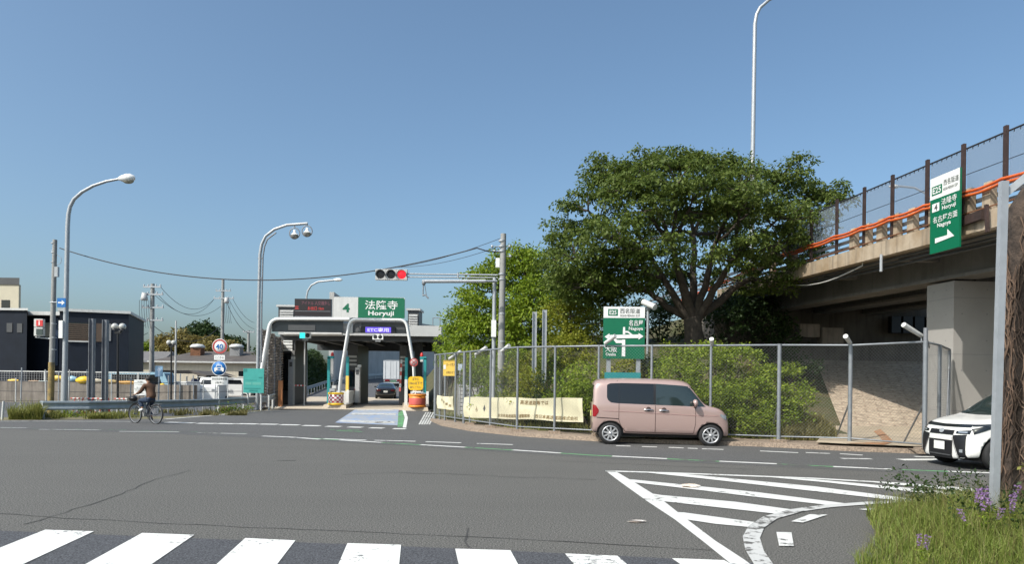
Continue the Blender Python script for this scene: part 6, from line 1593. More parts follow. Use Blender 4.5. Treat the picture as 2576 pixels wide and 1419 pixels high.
x0,x1 = at_x(300,88), at_x(400,88); z0,z1 = A(350,912,88).z, A(350,884,92).z
m_ = MB(); m_.box((x0,88,-.1),(x1,96,z0)); m_.build('wall', M['cream'], gh); m_ = MB(); m_.add([(x0-.4,87.4,z0),(x1+.4,87.4,z0),(x1-.2,92,z1),(x0+.2,92,z1),(x0-.4,96.6,z0),(x1+.4,96.6,z0)],[(0,1,2,3),(3,2,5,4),(0,3,4),(1,5,2),(0,4,5,1)]); m_.build('roof', M['tilegrey'], gh)
cpt = thing('carport', 'dark flat carport roof on thin posts in front of the factory', 'carport', tuple(W(468,58,.0)))
x0,x1 = at_x(408,58), at_x(530,58); z = A(460,938,58).z; m_ = MB(); m_.add([(x0,57,z-.05),(x1-1.2,57,z-.05),(x1,57,z-.35),(x1,63,z-.35),(x1-1.2,63,z-.05),(x0,63,z-.05),(x0,57,z+.18),(x1-1.2,57,z+.18),(x1+.1,57,z-.2),(x1+.1,63,z-.2),(x1-1.2,63,z+.18),(x0,63,z+.18)],[(0,1,4,5)[::-1],(1,2,3,4)[::-1],(6,7,10,11),(7,8,9,10),(0,1,7,6),(1,2,8,7),(5,4,10,11)[::-1],(0,6,11,5)]); m_.build('roof', M['roofgrey'], cpt)
for x in (412,437,470,498,524): m_ = MB(); m_.tube([W(x,57.3,-.05),(at_x(x,57.3),57.3,z-.3)],.06,6); m_.build('post', M['offwhite'], cpt)
t = thing('container', 'white box container under the carport', 'container', tuple(W(452,56,.0))); m_ = MB(); m_.box((at_x(437,53),53,0),(at_x(469,53),55.4,A(450,960,53).z)); m_.build('body', M['white'], t); m_ = MB(); m_.box((at_x(440,53),52.96,.15),(at_x(452,53),53,A(450,963,53).z)); m_.box((at_x(454,53),52.96,.15),(at_x(466,53),53,A(450,963,53).z)); m_.build('door', M['offwhite'], t)
t = thing('tarpaulin_stack', 'stack under a dark blue tarpaulin right of the white container', 'stack', tuple(W(498,56,.0))); m_ = MB(); rn = random.Random(3)
n_ = 12; vs = []
for j in range(6):
    for i in range(n_+1): vs.append((at_x(471,56)+(at_x(526,56)-at_x(471,56))*i/n_, 56+.5*j-.5*(j==0), .0+(0 if j in (0,5) else 1.35+.25*math.sin(i*1.4)+rn.uniform(-.1,.1))*(.6+.4*(i not in (0,n_)))))
m_.add(vs,[(j*(n_+1)+i,j*(n_+1)+i+1,(j+1)*(n_+1)+i+1,(j+1)*(n_+1)+i) for j in range(5) for i in range(n_)]); m_.build('tarpaulin', M['navytarp'], t)
# parked vans in the yard (small in the picture): body, windscreen, wheels
def yardvan(label, x, Y, L_, wd, hh, m, rz=0.0, name='parked_van'):
    t = thing(name, label, 'van', tuple(W(x,Y,.0)), 'vehicles parked in the yard', rz); m_ = MB()
    m_.prism([(-L_/2,-.1),(L_/2,-.1),(L_/2,.95),(L_/2-.28,1.15),(L_/2-.62,hh-.05),(L_/2-.9,hh),(-L_/2+.1,hh),(-L_/2,hh-.15)], (0,-wd/2,0),(1,0,0),(0,0,1),(0,wd,0)); m_.build('body', m, t, local=True)
    m_ = MB(); m_.add([(L_/2-.27,-wd/2+.12,1.18),(L_/2-.27,wd/2-.12,1.18),(L_/2-.60,wd/2-.18,hh-.12),(L_/2-.60,-wd/2+.18,hh-.12)],[(0,1,2,3)]); bpy_o = m_.build('windscreen', M['glass'], t, local=True); bpy_o.location.x = .02
    m_ = MB()
    for s in (-1,1): y = s*(wd/2+.004); m_.add([(-L_/2+.3,y,1.1),(L_/2-.75,y,1.1),(L_/2-.95,y,hh-.18),(-L_/2+.3,y,hh-.18)],[(0,1,2,3) if s < 0 else (3,2,1,0)])
    m_.build('side_window', M['glass'], t, local=True)
    for a_ in (-L_/2+.6,L_/2-.6):
        for s in (-1,1): m_ = MB(); m_.lathe([(.001,-.1),(.3,-.1),(.3,.1),(.001,.1)],(a_,s*(wd/2-.08),-.1),(0,1,0),14); m_.build('wheel', M['rubber'], t, local=True)
    m_ = MB(); m_.cbox((L_/2+.01,wd*.33,.72),(.05,.28,.14)); m_.cbox((L_/2+.01,-wd*.33,.72),(.05,.28,.14)); m_.build('headlight', M['lens'], t, local=True)
    return t
yardvan('white kei truck facing the road before the factory', 537,57,3.2,1.45,1.7,M['white'],-1.45)
yardvan('white van parked sideways right of the white kei truck', 583,70,4.0,1.7,1.7,M['white'],.15)
yardvan('white van half hidden by the teal notice board', 622,72,4.0,1.7,1.75,M['offwhite'],-.1)
yardvan('white van parked behind the speed sign post', 560,76,3.6,1.7,1.85,M['offwhite'],.3)
yardvan('light blue van behind the mesh railing', 365,52,4.6,1.8,2.05,M['ltblue'],.1)
# utility poles
def upole_thing(label, x, ytop, Y, arms, trafo=None):
    t = thing('utility_pole', label, 'utility pole', tuple(W(x,Y,.0))); m_ = MB(); upole(m_, x, ytop, Y, .24, .17, .3); m_.build('pole', M['pole_con'], t)
    for y, xa, xb in arms:
        m_ = MB(); m_.bar(A(xa,y,Y-.15), A(xb,y,Y-.15), .14, .13)
        for f in (0.03,.28,.72,.97): p = A(xa+(xb-xa)*f,y,Y-.15); m_.lathe([(.05,0),(.09,.08),(.05,.14),(.08,.2),(.001,.27)],p,(0,0,1),8)
        m_.build('cross_arm', M['galv'], t)
    if trafo:
        c = A(trafo[0],trafo[1],Y-.4); m_ = MB(); m_.lathe([(.001,-.35),(.3,-.33),(.3,-.1),(.2,.38),(.001,.4)],c,(0,0,1),14); m_.build('transformer', M['ltgrey'], t)
        m_ = MB()
        for k in range(5): p = c+Vector((-.45+.22*k,0,-.3)); m_.tube([p,p-Vector((0,0,.9)),p-Vector((-.08,0,1.9)),p-Vector((-.2,0,2.6))],.02,4)
        m_.build('drop_wire', M['wire'], t)
    return t
upole_thing('concrete utility pole with four cross arms and a transformer', 381,714,65,((722,361,405),(741,357,410),(774,357,411),(806,357,410)),(363,747))
upole_thing('thinner utility pole with two cross arms above the factory', 558,702,88,((732,543,580),(751,538,588)),(570,756))
upole_thing('distant short utility pole left of the drop lamp', 624,832,95,((836,612,640),))
def wire(label, pts, r=.02, group='overhead wires'):
    m_ = MB(); m_.tube(pts, r, 5); o = m_.build('overhead_wire', M['wire'], None, origin=tuple(pts[0])); return tag(o, label, 'wire', group)
def sagline(a_, b__, s, n=18): return [a_.lerp(b__,k/n)-Vector((0,0,4*s*(k/n)*(1-k/n))) for k in range(n+1)]
wire('long wire sagging between the left pole and the right concrete pole', sagline(A(150,624,Yk), A(1200,624,24.8), 1.25, 40)+[A(1225,632,24.9),A(1258,634,25)], .022)
wire('thin upper wire reaching the right concrete pole from the left', sagline(A(1010,671,34), A(1258,600,25), .12), .010)
wire('thin lower wire reaching the right concrete pole from the left', sagline(A(1000,672,34), A(1258,619,25), .2), .010)
P1, P2, P3 = (lambda x,y: A(x,y,65)), (lambda x,y: A(x,y,88)), (lambda x,y: A(x,y,95))
wire('upper wire slung between the two cross arm poles', sagline(P1(404,722), P2(540,751), 1.7), .022); wire('middle wire slung between the two cross arm poles', sagline(P1(390,732), P2(540,751), 2.1), .022); wire('lower wire slung between the two cross arm poles', sagline(P1(388,741), P2(556,770), 1.6), .022)
wire('upper wire running down from the thin pole to the distant pole', sagline(P2(585,751), P3(640,812), .6), .022); wire('middle wire running down from the thin pole to the distant pole', sagline(P2(577,755), P3(640,828), .7), .022); wire('lower wire running down from the thin pole to the distant pole', sagline(P2(570,760), P3(626,838), .8), .03)
wire('service wire crossing low before the navy building', sagline(P1(366,818), A(-320,880,46), 2.1, 30), .02); wire('second service wire crossing before the navy building', sagline(P1(372,838), A(-320,895,46), 1.9, 30), .025)
wire('telephone wire between the cross arm pole and the thin pole', sagline(P1(384,818), P2(556,818), 1.8), .03)
# wooded hill behind
m_ = MB(); vs = []; nn2 = 26
for j in range(9):
    for i in range(nn2+1):
        X = -150+170*i/nn2; Y = 118+9*j; vs.append((X,Y,-.2+ (3.2+5.2*math.exp(-((X+60)/22)**2))*sst(0,5,j)))
m_.add(vs,[(j*(nn2+1)+i,j*(nn2+1)+i+1,(j+1)*(nn2+1)+i+1,(j+1)*(nn2+1)+i) for j in range(8) for i in range(nn2)],0,True); structure(m_.build('hill', mat('hill_soil',(.06,.07,.03),.95,var=.4,scale=.1)))
def hilltree(label, lobes, m, seed, size=.5, dens=9, name='hill_tree', up=.6):
    c = lobes[0][0]; return tree(name, label, (c[0],c[1],4.0), lobes, m, dens=dens, rad=1.1, per=38, size=size, seed=seed, trunk_r=.25, fork=.4, nl=3, twig=.1, group='trees on the hill', up=up)
hilltree('rounded dark green tree topping the hill above the factory',[LB(500,836,150,32,24),LB(525,846,150,28,20),LB(480,848,150,24,18),LB(550,858,150,24,16)],LF['dark'],81,.6,14)
hilltree('small dark tree on the right shoulder of the hill',[LB(590,866,150,24,16),LB(605,874,150,18,12)],LF['dark'],82,.6,14)
for k,(x,y,rx,rz,l) in enumerate(((412,866,26,22,'leftmost ochre bamboo clump on the hill'),(448,858,28,28,'tall ochre bamboo clump left of the rounded tree'),(486,866,26,20,'ochre bamboo clump below the rounded tree'),(524,868,26,20,'ochre bamboo clump behind the speed sign'),(570,872,24,18,'rightmost ochre bamboo clump on the hill'))):
    hilltree(l,[LB(x,y,128,rx,rz),LB(x+10,y+12,126,rx,rz*.9)],LF['bamboo'],83+k,.55,14,'bamboo_clump')
for k,(x,y,rx,rz,l) in enumerate(((340,870,22,12,'low tree on the skyline right of the navy building'),(372,874,18,10,'low tree behind the cross arm pole'),(318,876,20,10,'low tree just hidden by the navy building edge'))):
    hilltree(l,[LB(x,y,135,rx,rz)],LF['mid'],90+k,.5,14)
shrub('shrub','round green garden bush right of the navy building',[LB(338,906,62,14,16),LB(346,915,62,12,12)],LF['mid'],dens=26,rad=.4,per=26,size=.2,seed=95,base=(at_x(340,62),62,.0))
# ================================================================== VEHICLES
def evaluated(o):
    dg = bpy.context.evaluated_depsgraph_get(); dg.update()
    me = bpy.data.meshes.new_from_object(o.evaluated_get(dg), depsgraph=dg); return me
def car_shell(stations, arches, root, paint, wr, under=None):
    """loft along x through half sections (x, zb, zbelt, ztop, wb, wbelt, wtop); wheel wells cut out"""
    vs = []; n = 10
    for (x, zb, zl, zt, wb, wl, wt) in stations:
        h = zt-zl
        half = [(0,zb),(.78*wb,zb),(wb,zb+.07),((wb+wl)/2+.012,zb+.45*(zl-zb)),(wl,zl-.10*min(1,(zl-zb))),(wl-.012,zl),
                (wt+(wl-wt)*.32,zl+h*.66),(wt-.03,zl+h*.90),(wt*.62,zt),(0,zt+.012)]
        for y, z in half: vs.append((x, y, z))
        for y, z in half[1:-1]: vs.append((x, -y, z))
    m = 18; fs = []
    loop = list(range(10)) + [10+7-k for k in range(8)]      # left bottom->top, then right top->bottom
    for i in range(len(stations)-1):
        for j in range(m):
            a, b = loop[j], loop[(j+1) % m]; fs.append((i*m+a, i*m+b, (i+1)*m+b, (i+1)*m+a))
    def cap(i, flip):
        for j in range(9):
            L0, L1 = j, j+1; r0 = 0 if j == 0 else 10+j-1; r1 = 9 if j == 8 else 10+j
            f = [i*m+L0, i*m+L1, i*m+r1, i*m+r0]; f = list(dict.fromkeys(f)); fs.append(tuple(f[::-1] if flip else f))
    cap(0, False); cap(len(stations)-1, True)
    me = bpy.data.meshes.new('body'); me.from_pydata(vs, [], fs); me.materials.append(paint); me.materials.append(M['black'])
    bm = bmesh.new(); bm.from_mesh(me); bmesh.ops.recalc_face_normals(bm, faces=bm.faces); bm.to_mesh(me); bm.free()
    o = bpy.data.objects.new('body', me); SC.collection.objects.link(o)
    s = o.modifiers.new('s', 'SUBSURF'); s.levels = s.render_levels = 2
    solid = evaluated(o); bvh = BVHTree.FromPolygons([tuple(v.co) for v in solid.vertices], [tuple(p.vertices) for p in solid.polygons])
    cut = MB()
    for ax, ay, ar in arches:
        for sgn in (-1,1): cut.lathe([(.001,-.16),(ar,-.16),(ar,.4),(.001,.4)], (ax, sgn*ay, wr), (0,sgn,0), 32, smooth=False)
    c = cut.build('cutter', M['black']); bm = bmesh.new(); bm.from_mesh(c.data); bmesh.ops.remove_doubles(bm, verts=bm.verts, dist=.003); bmesh.ops.recalc_face_normals(bm, faces=bm.faces); bm.to_mesh(c.data); bm.free()
    bo = o.modifiers.new('b', 'BOOLEAN'); bo.operation = 'DIFFERENCE'; bo.object = c; bo.solver = 'EXACT'
    fin = evaluated(o); bpy.data.objects.remove(o); bpy.data.objects.remove(c)
    fin.materials.clear(); fin.materials.append(paint); fin.materials.append(M['black'])
    for p in fin.polygons:
        p.use_smooth = True; p.material_index = 0; x, y, z = p.center
        for ax, ay, ar in arches:
            if math.hypot(x-ax, z-wr) < ar+.004 and abs(y) < ay+.02 and (abs(abs(y)-(ay-.16)) < .01 or math.hypot(x-ax,z-wr) > ar-.012) and not (abs(p.normal.y) > .5 and abs(abs(y)-(ay-.16)) > .02): p.material_index = 1; p.use_smooth = False
        if p.normal.z < -.8 and z < .35: p.material_index = 1
    fin.name = 'body'; b = bpy.data.objects.new('body', fin); SC.collection.objects.link(b); b.parent = root
    return b, bvh
def proj_panel(bvh, us, lo, hi, nv, axis, sign, off, name, m, parent, mi=None, both=False):
    """patch laid on the body: columns us, rows between lo(u) and hi(u); axis 'y' = flank, 'x' = nose or tail"""
    for sg in ((sign,-sign) if both else (sign,)):
        mb = MB(); vs = []
        for u in us:
            for k in range(nv+1):
                v = lo(u)+(hi(u)-lo(u))*k/nv
                if axis == 'y': o_, d_ = Vector((u, sg*3, v)), Vector((0,-sg,0))
                else: o_, d_ = Vector((sg*5, u, v)), Vector((-sg,0,0))
                h = bvh.ray_cast(o_, d_)
                if h[0] is None: h = (Vector((u, 0, v)) if axis == 'y' else Vector((0,u,v)), Vector((0,0,1)))
                nn = h[1]; nn = nn if nn.dot(d_) < 0 else -nn; vs.append(h[0] + nn*off)
        fs = []
        for i in range(len(us)-1):
            for k in range(nv): fs.append((i*(nv+1)+k, (i+1)*(nv+1)+k, (i+1)*(nv+1)+k+1, i*(nv+1)+k+1))
        mb.add(vs, fs, 0, True); o = mb.build(name, m, parent, local=True)
    return o
def lin(a, b, n): return [a+(b-a)*i/n for i in range(n+1)]
def pl(tbl): return lambda u: np.interp(u, [t[0] for t in tbl], [t[1] for t in tbl])
def gap_line(bvh, pts, sgn, w_, name, m, parent, off=.004):
    mb = MB(); P = []
    for a, b in zip(pts, pts[1:]):
        n = max(2, int(math.hypot(b[0]-a[0], b[1]-a[1])/.06))
        for i in range(n): P.append((a[0]+(b[0]-a[0])*i/n, a[1]+(b[1]-a[1])*i/n))
    P.append(pts[-1])
    for sg in ((sgn,-sgn)):
        q = []; mb = MB()
        for x, z in P:
            h = bvh.ray_cast(Vector((x, sg*3, z)), Vector((0,-sg,0)))
            if h[0] is not None: q.append(h[0]+Vector((0,sg*off*.2,0)))
        if len(q) > 1: mb.tube(q, w_/2, 5); mb.build(name, m, parent, local=True)
def wheel(parent, x, y, r, rr, wid, sgn, spokes, rimmat, style='bar'):
    mb = MB(); mb.lathe([(rr,-wid/2),(r-.02,-wid/2),(r,-wid/2+.03),(r,wid/2-.03),(r-.02,wid/2),(rr,wid/2)], (x,y,r), (0,sgn,0), 32); w_ = mb.build('wheel', M['rubber'], parent, local=True)
    mb = MB(); mb.lathe([(rr,wid/2-.005),(rr+.008,wid/2+.003),(rr-.02,wid/2+.0),(rr-.03,wid/2-.05)], (x,y,r), (0,sgn,0), 32)
    c = Vector((x, y+sgn*(wid/2-.02), r)); mb.lathe([(.045,.0),(.04,.022),(.001,.026)], c, (0,sgn,0), 16)
    for k in range(spokes):
        a = 2*math.pi*k/spokes
        for tw in ((.0,) if style == 'bar' else (-.22,.22)):
            p = c+Vector((.03*math.cos(a),0,.03*math.sin(a))); q = c+Vector((rr*.96*math.cos(a+tw+.12),0,rr*.96*math.sin(a+tw+.12))); mb.bar(p, q, .042 if style == 'bar' else .03, .018, up=(0,1,0))
    mb.build('rim', rimmat, w_, local=True)
    mb = MB(); mb.lathe([(rr-.02,wid/2-.06),(.001,wid/2-.07)], (x,y,r), (0,sgn,0), 24); mb.build('brake_disc', M['black'], w_, local=True)
# ---- pink kei van, heading right
van = thing('pink_van', 'boxy pink van with tinted windows driving right past the fence', 'van', (0,0,0))
L0 = 1.70
st = [(u-L0, *r) for u, r in (
 (.00,(.34,1.02,1.50,.60,.66,.54)),(.03,(.28,1.06,1.64,.66,.70,.60)),(.12,(.26,1.08,1.715,.69,.73,.635)),(.45,(.24,1.08,1.74,.70,.737,.645)),(1.0,(.22,1.07,1.755,.70,.738,.65)),
 (1.6,(.22,1.055,1.75,.70,.738,.65)),(2.05,(.22,1.045,1.745,.70,.738,.645)),(2.34,(.22,1.035,1.70,.70,.737,.63)),(2.46,(.22,1.03,1.60,.70,.737,.62)),(2.66,(.22,1.025,1.25,.70,.736,.64)),(2.80,(.22,1.0,1.065,.70,.735,.66)),
 (3.0,(.22,.97,1.04,.69,.725,.64)),(3.18,(.22,.91,.985,.67,.70,.60)),(3.31,(.22,.79,.88,.63,.65,.54)),(3.375,(.23,.62,.70,.57,.58,.47)),(3.395,(.26,.48,.55,.48,.50,.40)))]
WR = .285
_, bv = car_shell(st, [(.45-L0,.74,.335),(2.92-L0,.74,.335)], van, M['pinkpaint'], WR)
X = lambda u: u-L0
wt = pl([(X(.34),1.55),(X(.42),1.60),(X(.7),1.615),(X(1.6),1.61),(X(2.2),1.575),(X(2.40),1.545)]); wb = pl([(X(.34),1.26),(X(.38),1.16),(X(.45),1.10),(X(.6),1.085),(X(1.2),1.07),(X(2.76),1.035)])
proj_panel(bv, lin(X(.35),X(.645),10), wb, wt, 8, 'y', 1, .006, 'quarter_window', M['glass'], van, both=True)
proj_panel(bv, lin(X(.655),X(1.50),16), wb, wt, 8, 'y', 1, .006, 'rear_door_window', M['glass'], van, both=True)
fw = lambda u: min(wt(u), 1.545-(u-X(2.40))*1.30) if u > X(2.40) else wt(u)
proj_panel(bv, lin(X(1.56),X(2.36),16), wb, fw, 8, 'y', 1, .006, 'front_door_window', M['glass_green'], van, both=True)
proj_panel(bv, lin(X(.635),X(.665),2), wb, wt, 8, 'y', 1, .0045, 'pillar_trim', M['black'], van, both=True)
proj_panel(bv, lin(X(1.49),X(1.57),3), wb, wt, 8, 'y', 1, .0045, 'pillar_trim', M['black'], van, both=True)
proj_panel(bv, lin(X(2.36),X(2.78),12), wb, lambda u: max(wb(u)+.01, fw(u)-.03), 6, 'y', 1, .005, 'front_quarter_window', M['glass_green'], van, both=True)
proj_panel(bv, lin(-.60,.60,14), lambda u: 1.06+.02*abs(u), lambda u: 1.57-.05*u*u, 10, 'x', 1, .006, 'windscreen', M['glass_green'], van)
proj_panel(bv, lin(-.56,.56,12), lambda u: 1.10, lambda u: 1.56-.04*u*u, 8, 'x', -1, .006, 'rear_window', M['glass'], van)
dk = mat('panel_gap', (.05,.03,.028), .8)
gap_line(bv, [(X(.65),1.08),(X(.65),.66),(X(.70),.50),(X(.82),.34)], 1, .014, 'door_gap', dk, van); gap_line(bv, [(X(1.55),1.05),(X(1.555),.34)], 1, .014, 'door_gap', dk, van)
gap_line(bv, [(X(2.53),1.02),(X(2.54),.60),(X(2.50),.34)], 1, .012, 'door_gap', dk, van); gap_line(bv, [(X(.10),.70),(X(.65),.675)], 1, .022, 'slide_rail', dk, van)
gap_line(bv, [(X(.82),.335),(X(2.50),.325)], 1, .02, 'sill_gap', dk, van); gap_line(bv, [(X(.25),.875),(X(1.0),.86),(X(2.5),.80),(X(3.1),.80)], 1, .016, 'crease_shade', mat('pink_shade', (.36,.225,.21), .35), van)  # shading of the body crease put into a darker pink line
for u, z in ((1.38,.925),(1.76,.915)):
    for s in (-1,1): mb = MB(); y = s*.75; mb.tube([(X(u-.11),y-s*.005,z),(X(u-.07),y+s*.02,z+.005),(X(u+.07),y+s*.02,z+.005),(X(u+.11),y-s*.005,z)], .017, 8); mb.build('door_handle', M['chrome'], van, local=True)
    for s in (-1,1): mb = MB(); mb.lathe([(.001,.006),(.055,.004),(.06,.0)], (X(u),s*.7415,z+.02), (0,s,0), 14); mb.build('handle_recess', dk, van, local=True)
for s in (-1,1):
    mb = MB(); mb.ball((X(2.50),s*.86,1.13), (.07,.11,.10), 14); mb.build('wing_mirror', M['pinkpaint'], van, local=True); mb = MB(); mb.tube([(X(2.53),s*.71,1.02),(X(2.51),s*.84,1.05)], .035, 8); mb.ball((X(2.485),s*.86,1.12), (.06,.095,.085), 12); mb.build('mirror_foot', M['black'], van, local=True)
proj_panel(bv, lin(X(.015),X(.15),6), pl([(X(.0),.72),(X(.08),.72),(X(.15),.84)]), pl([(X(.0),1.04),(X(.08),1.02),(X(.15),.90)]), 8, 'y', 1, .010, 'tail_light', M['taillight'], van, both=True)
proj_panel(bv, lin(.46,.63,4), lambda u: .74, lambda u: 1.03, 6, 'x', -1, .010, 'tail_light', M['taillight'], van); proj_panel(bv, lin(-.63,-.46,4), lambda u: .74, lambda u: 1.03, 6, 'x', -1, .010, 'tail_light', M['taillight'], van)
proj_panel(bv, lin(-.28,.28,4), lambda u: .70, lambda u: .86, 2, 'x', -1, .012, 'number_plate', mat('plate_yellow',(.75,.65,.2),.5), van)
for s in (1,-1):
    us = lin(.36,.63,8) if s > 0 else lin(-.63,-.36,8)
    proj_panel(bv, us, lambda u: .70, lambda u: .86-.05*(.63-abs(u)), 6, 'x', 1, .010, 'headlight', M['lens'], van)
    proj_panel(bv, lin(X(3.14),X(3.29),6), pl([(X(3.14),.80),(X(3.29),.68)]), pl([(X(3.14),.86),(X(3.29),.80)]), 5, 'y', s, .010, 'headlight', M['lens'], van)
proj_panel(bv, lin(-.40,.40,8), lambda u: .34, lambda u: .48, 4, 'x', 1, .008, 'grille', M['black'], van); proj_panel(bv, lin(-.17,.17,4), lambda u: .52, lambda u: .62, 2, 'x', 1, .012, 'number_plate', mat('plate_yellow_front',(.75,.65,.2),.5), van)
gap_line(bv, [(X(.62),1.735-.05),(X(.60),1.66)], 1, .012, 'roof_seam', dk, van)
for u in (.45,2.92):
    for s in (-1,1): wheel(van, X(u), s*.645, WR, .20, .16, s, 9, M['alloy'])
mb = MB(); mb.box((X(.2),-.45,.20),(X(3.2),.45,.30)); mb.build('underbody', M['black'], van, local=True)
Yv = 18.25; xr, xf = G(1545,1119), G(1790,1126)
van.scale = (1.055,1,1); van.location = (at_x(1668,Yv), Yv+.70, 0); van.rotation_euler = (0, R(.4), R(-3.5))
# ---- white people carrier, heading left
vox = thing('white_minivan', 'white minivan with black slashed front driving out from behind the post', 'minivan', (0,0,0))
st = [(x, *r) for x, r in (
 (-2.35,(.36,1.05,1.55,.70,.78,.60)),(-2.28,(.28,1.08,1.72,.80,.84,.68)),(-1.8,(.24,1.08,1.81,.83,.865,.72)),(-.8,(.22,1.06,1.83,.83,.868,.73)),(.2,(.22,1.04,1.79,.83,.868,.72)),
 (.75,(.22,1.02,1.62,.83,.866,.69)),(1.15,(.22,1.0,1.30,.83,.864,.72)),(1.42,(.22,.98,1.08,.83,.862,.74)),(1.75,(.21,.94,1.02,.83,.85,.70)),(2.02,(.20,.86,.97,.81,.82,.66)),(2.18,(.19,.78,.90,.76,.76,.60)),(2.28,(.18,.66,.80,.68,.68,.52)),(2.335,(.19,.55,.68,.58,.58,.44)),(2.35,(.24,.48,.58,.46,.46,.36)))]
WV = .325
_, bx = car_shell(st, [(1.70,.84,.385),(-1.35,.85,.385)], vox, M['whitepaint'], WV)
proj_panel(bx, lin(-.68,.68,14), lambda u: 1.06+.02*abs(u), lambda u: 1.60-.06*u*u, 10, 'x', 1, .006, 'windscreen', M['glass_green'], vox)
wt2 = pl([(-2.1,1.60),(-1,1.66),(.2,1.64),(.75,1.5),(1.15,1.22)]); wb2 = lambda u: 1.12-.02*(u+2)
proj_panel(bx, lin(-2.05,.05,20), wb2, wt2, 8, 'y', 1, .006, 'side_window', M['glass'], vox, both=True)
proj_panel(bx, lin(.11,1.02,12), wb2, lambda u: max(wb2(u)+.02, wt2(u)-.05), 8, 'y', 1, .006, 'front_door_window', M['glass_green'], vox, both=True)
gap_line(bx, [(.08,1.08),(.08,.40)], 1, .012, 'door_gap', M['grey'], vox); gap_line(bx, [(1.05,1.06),(1.02,.42)], 1, .012, 'door_gap', M['grey'], vox)
gap_line(bx, [(1.1,.95),(1.5,.91),(1.9,.89)], 1, .01, 'fender_gap', M['grey'], vox)
bk = M['black']
proj_panel(bx, lin(-.66,.66,20), lambda u: .815+.02*abs(u), lambda u: .865+.03*abs(u), 3, 'x', 1, .014, 'bonnet_bar', mat('dark_chrome',(.08,.09,.10),.15,.8), vox)
proj_panel(bx, lin(-.36,.36,14), lambda u: .665, lambda u: .755, 3, 'x', 1, .012, 'upper_grille', bk, vox)
proj_panel(bx, lin(-.075,.075,10), lambda u: .735-.045*math.sqrt(max(0,1-(u/.075)**2)), lambda u: .735+.045*math.sqrt(max(0,1-(u/.075)**2)), 3, 'x', 1, .018, 'badge', M['galv'], vox)
proj_panel(bx, lin(-.36,.36,14), lambda u: .20, lambda u: .56, 6, 'x', 1, .010, 'lower_grille', bk, vox)
proj_panel(bx, lin(-.165,.165,4), lambda u: .36, lambda u: .525, 2, 'x', 1, .03, 'number_plate', M['plate'], vox)
proj_panel(bx, lin(-.33,.33,8), lambda u: .25, lambda u: .275, 1, 'x', 1, .02, 'lip', M['dkgrey'], vox)
for s in (1,-1):
    def yy(a, b, n): return lin(s*a, s*b, n) if s > 0 else lin(s*b, s*a, n)
    proj_panel(bx, yy(.36,.66,12), lambda u: np.interp(abs(u),[.36,.55,.66],[.62,.20,.20]), lambda u: np.interp(abs(u),[.36,.66],[.66,.69]), 10, 'x', 1, .010, 'fog_recess', bk, vox)
    proj_panel(bx, yy(.35,.56,10), lambda u: np.interp(abs(u),[.35,.54,.56],[.60,.19,.19]), lambda u: np.interp(abs(u),[.35,.54,.56],[.635,.215,.215]), 2, 'x', 1, .018, 'trim_strip', M['chrome'], vox)
    proj_panel(bx, yy(.56,.62,3), lambda u: .34, lambda u: .40, 3, 'x', 1, .02, 'fog_lamp', M['lens'], vox)
    proj_panel(bx, yy(.42,.70,10), lambda u: .70, lambda u: .745+.12*(abs(u)-.42), 5, 'x', 1, .012, 'headlight', M['glass'], vox)
    proj_panel(bx, yy(.48,.66,6), lambda u: .715, lambda u: .742, 2, 'x', 1, .02, 'headlamp_lens', M['lens'], vox)
    proj_panel(bx, lin(1.86,2.19,8), lambda u: np.interp(u,[1.86,2.19],[.84,.70]), lambda u: np.interp(u,[1.86,2.0,2.19],[.87,.86,.80]), 5, 'y', s, .012, 'headlight', M['glass'], vox)
    proj_panel(bx, lin(1.80,2.15,8), lambda u: np.interp(u,[1.80,2.15],[.885,.845]), lambda u: np.interp(u,[1.80,2.15],[.91,.885]), 2, 'y', s, .012, 'bonnet_bar', mat('dark_chrome_side',(.08,.09,.10),.15,.8), vox)
    mb = MB(); mb.ball((.98,s*1.0,1.10), (.09,.12,.10), 12); mb.tube([(1.0,s*.84,1.03),(.99,s*.95,1.06)], .03, 6); mb.build('wing_mirror', M['whitepaint'], vox, local=True)
    for x in (1.70,-1.35): wheel(vox, x, s*.745, WV, .235, .19, s, 5, M['alloy'], 'twin')
mb = MB(); mb.box((-2.1,-.7,.17),(2.05,.7,.26)); mb.build('underbody', M['black'], vox, local=True)
vox.location = (8.74+2.35, 14.25, 0); vox.rotation_euler = (0,0,R(180+2))
# ---- dark saloon seen from behind at the gate
sal = thing('dark_car', 'dark saloon car leaving through the ETC lane', 'car', (0,0,0))
st = [(x, *r) for x, r in ((-2.1,(.40,.72,.80,.66,.70,.56)),(-2.05,(.30,.82,.93,.74,.80,.66)),(-1.8,(.24,.88,1.0,.80,.85,.68)),(-1.5,(.22,.90,1.06,.82,.87,.64)),(-.9,(.2,.92,1.32,.82,.88,.58)),(-.2,(.2,.92,1.38,.82,.88,.58)),(.4,(.2,.91,1.32,.82,.88,.58)),(1.0,(.2,.88,1.0,.82,.87,.68)),(1.6,(.22,.78,.86,.80,.84,.64)),(2.05,(.26,.62,.70,.70,.74,.54)),(2.12,(.32,.52,.60,.6,.62,.46)))]
_, bs_ = car_shell(st, [(-1.35,.88,.36),(1.30,.88,.36)], sal, M['darkpaint'], .31)
proj_panel(bs_, lin(-.56,.56,10), lambda u: 1.03, lambda u: 1.27-.05*u*u, 6, 'x', -1, .006, 'rear_window', M['glass_green'], sal)
proj_panel(bs_, lin(-1.2,.75,14), lambda u: .96, lambda u: np.interp(u,[-1.2,-.8,.3,.75],[1.02,1.24,1.27,1.06]), 5, 'y', 1, .006, 'side_window', M['glass'], sal, both=True)
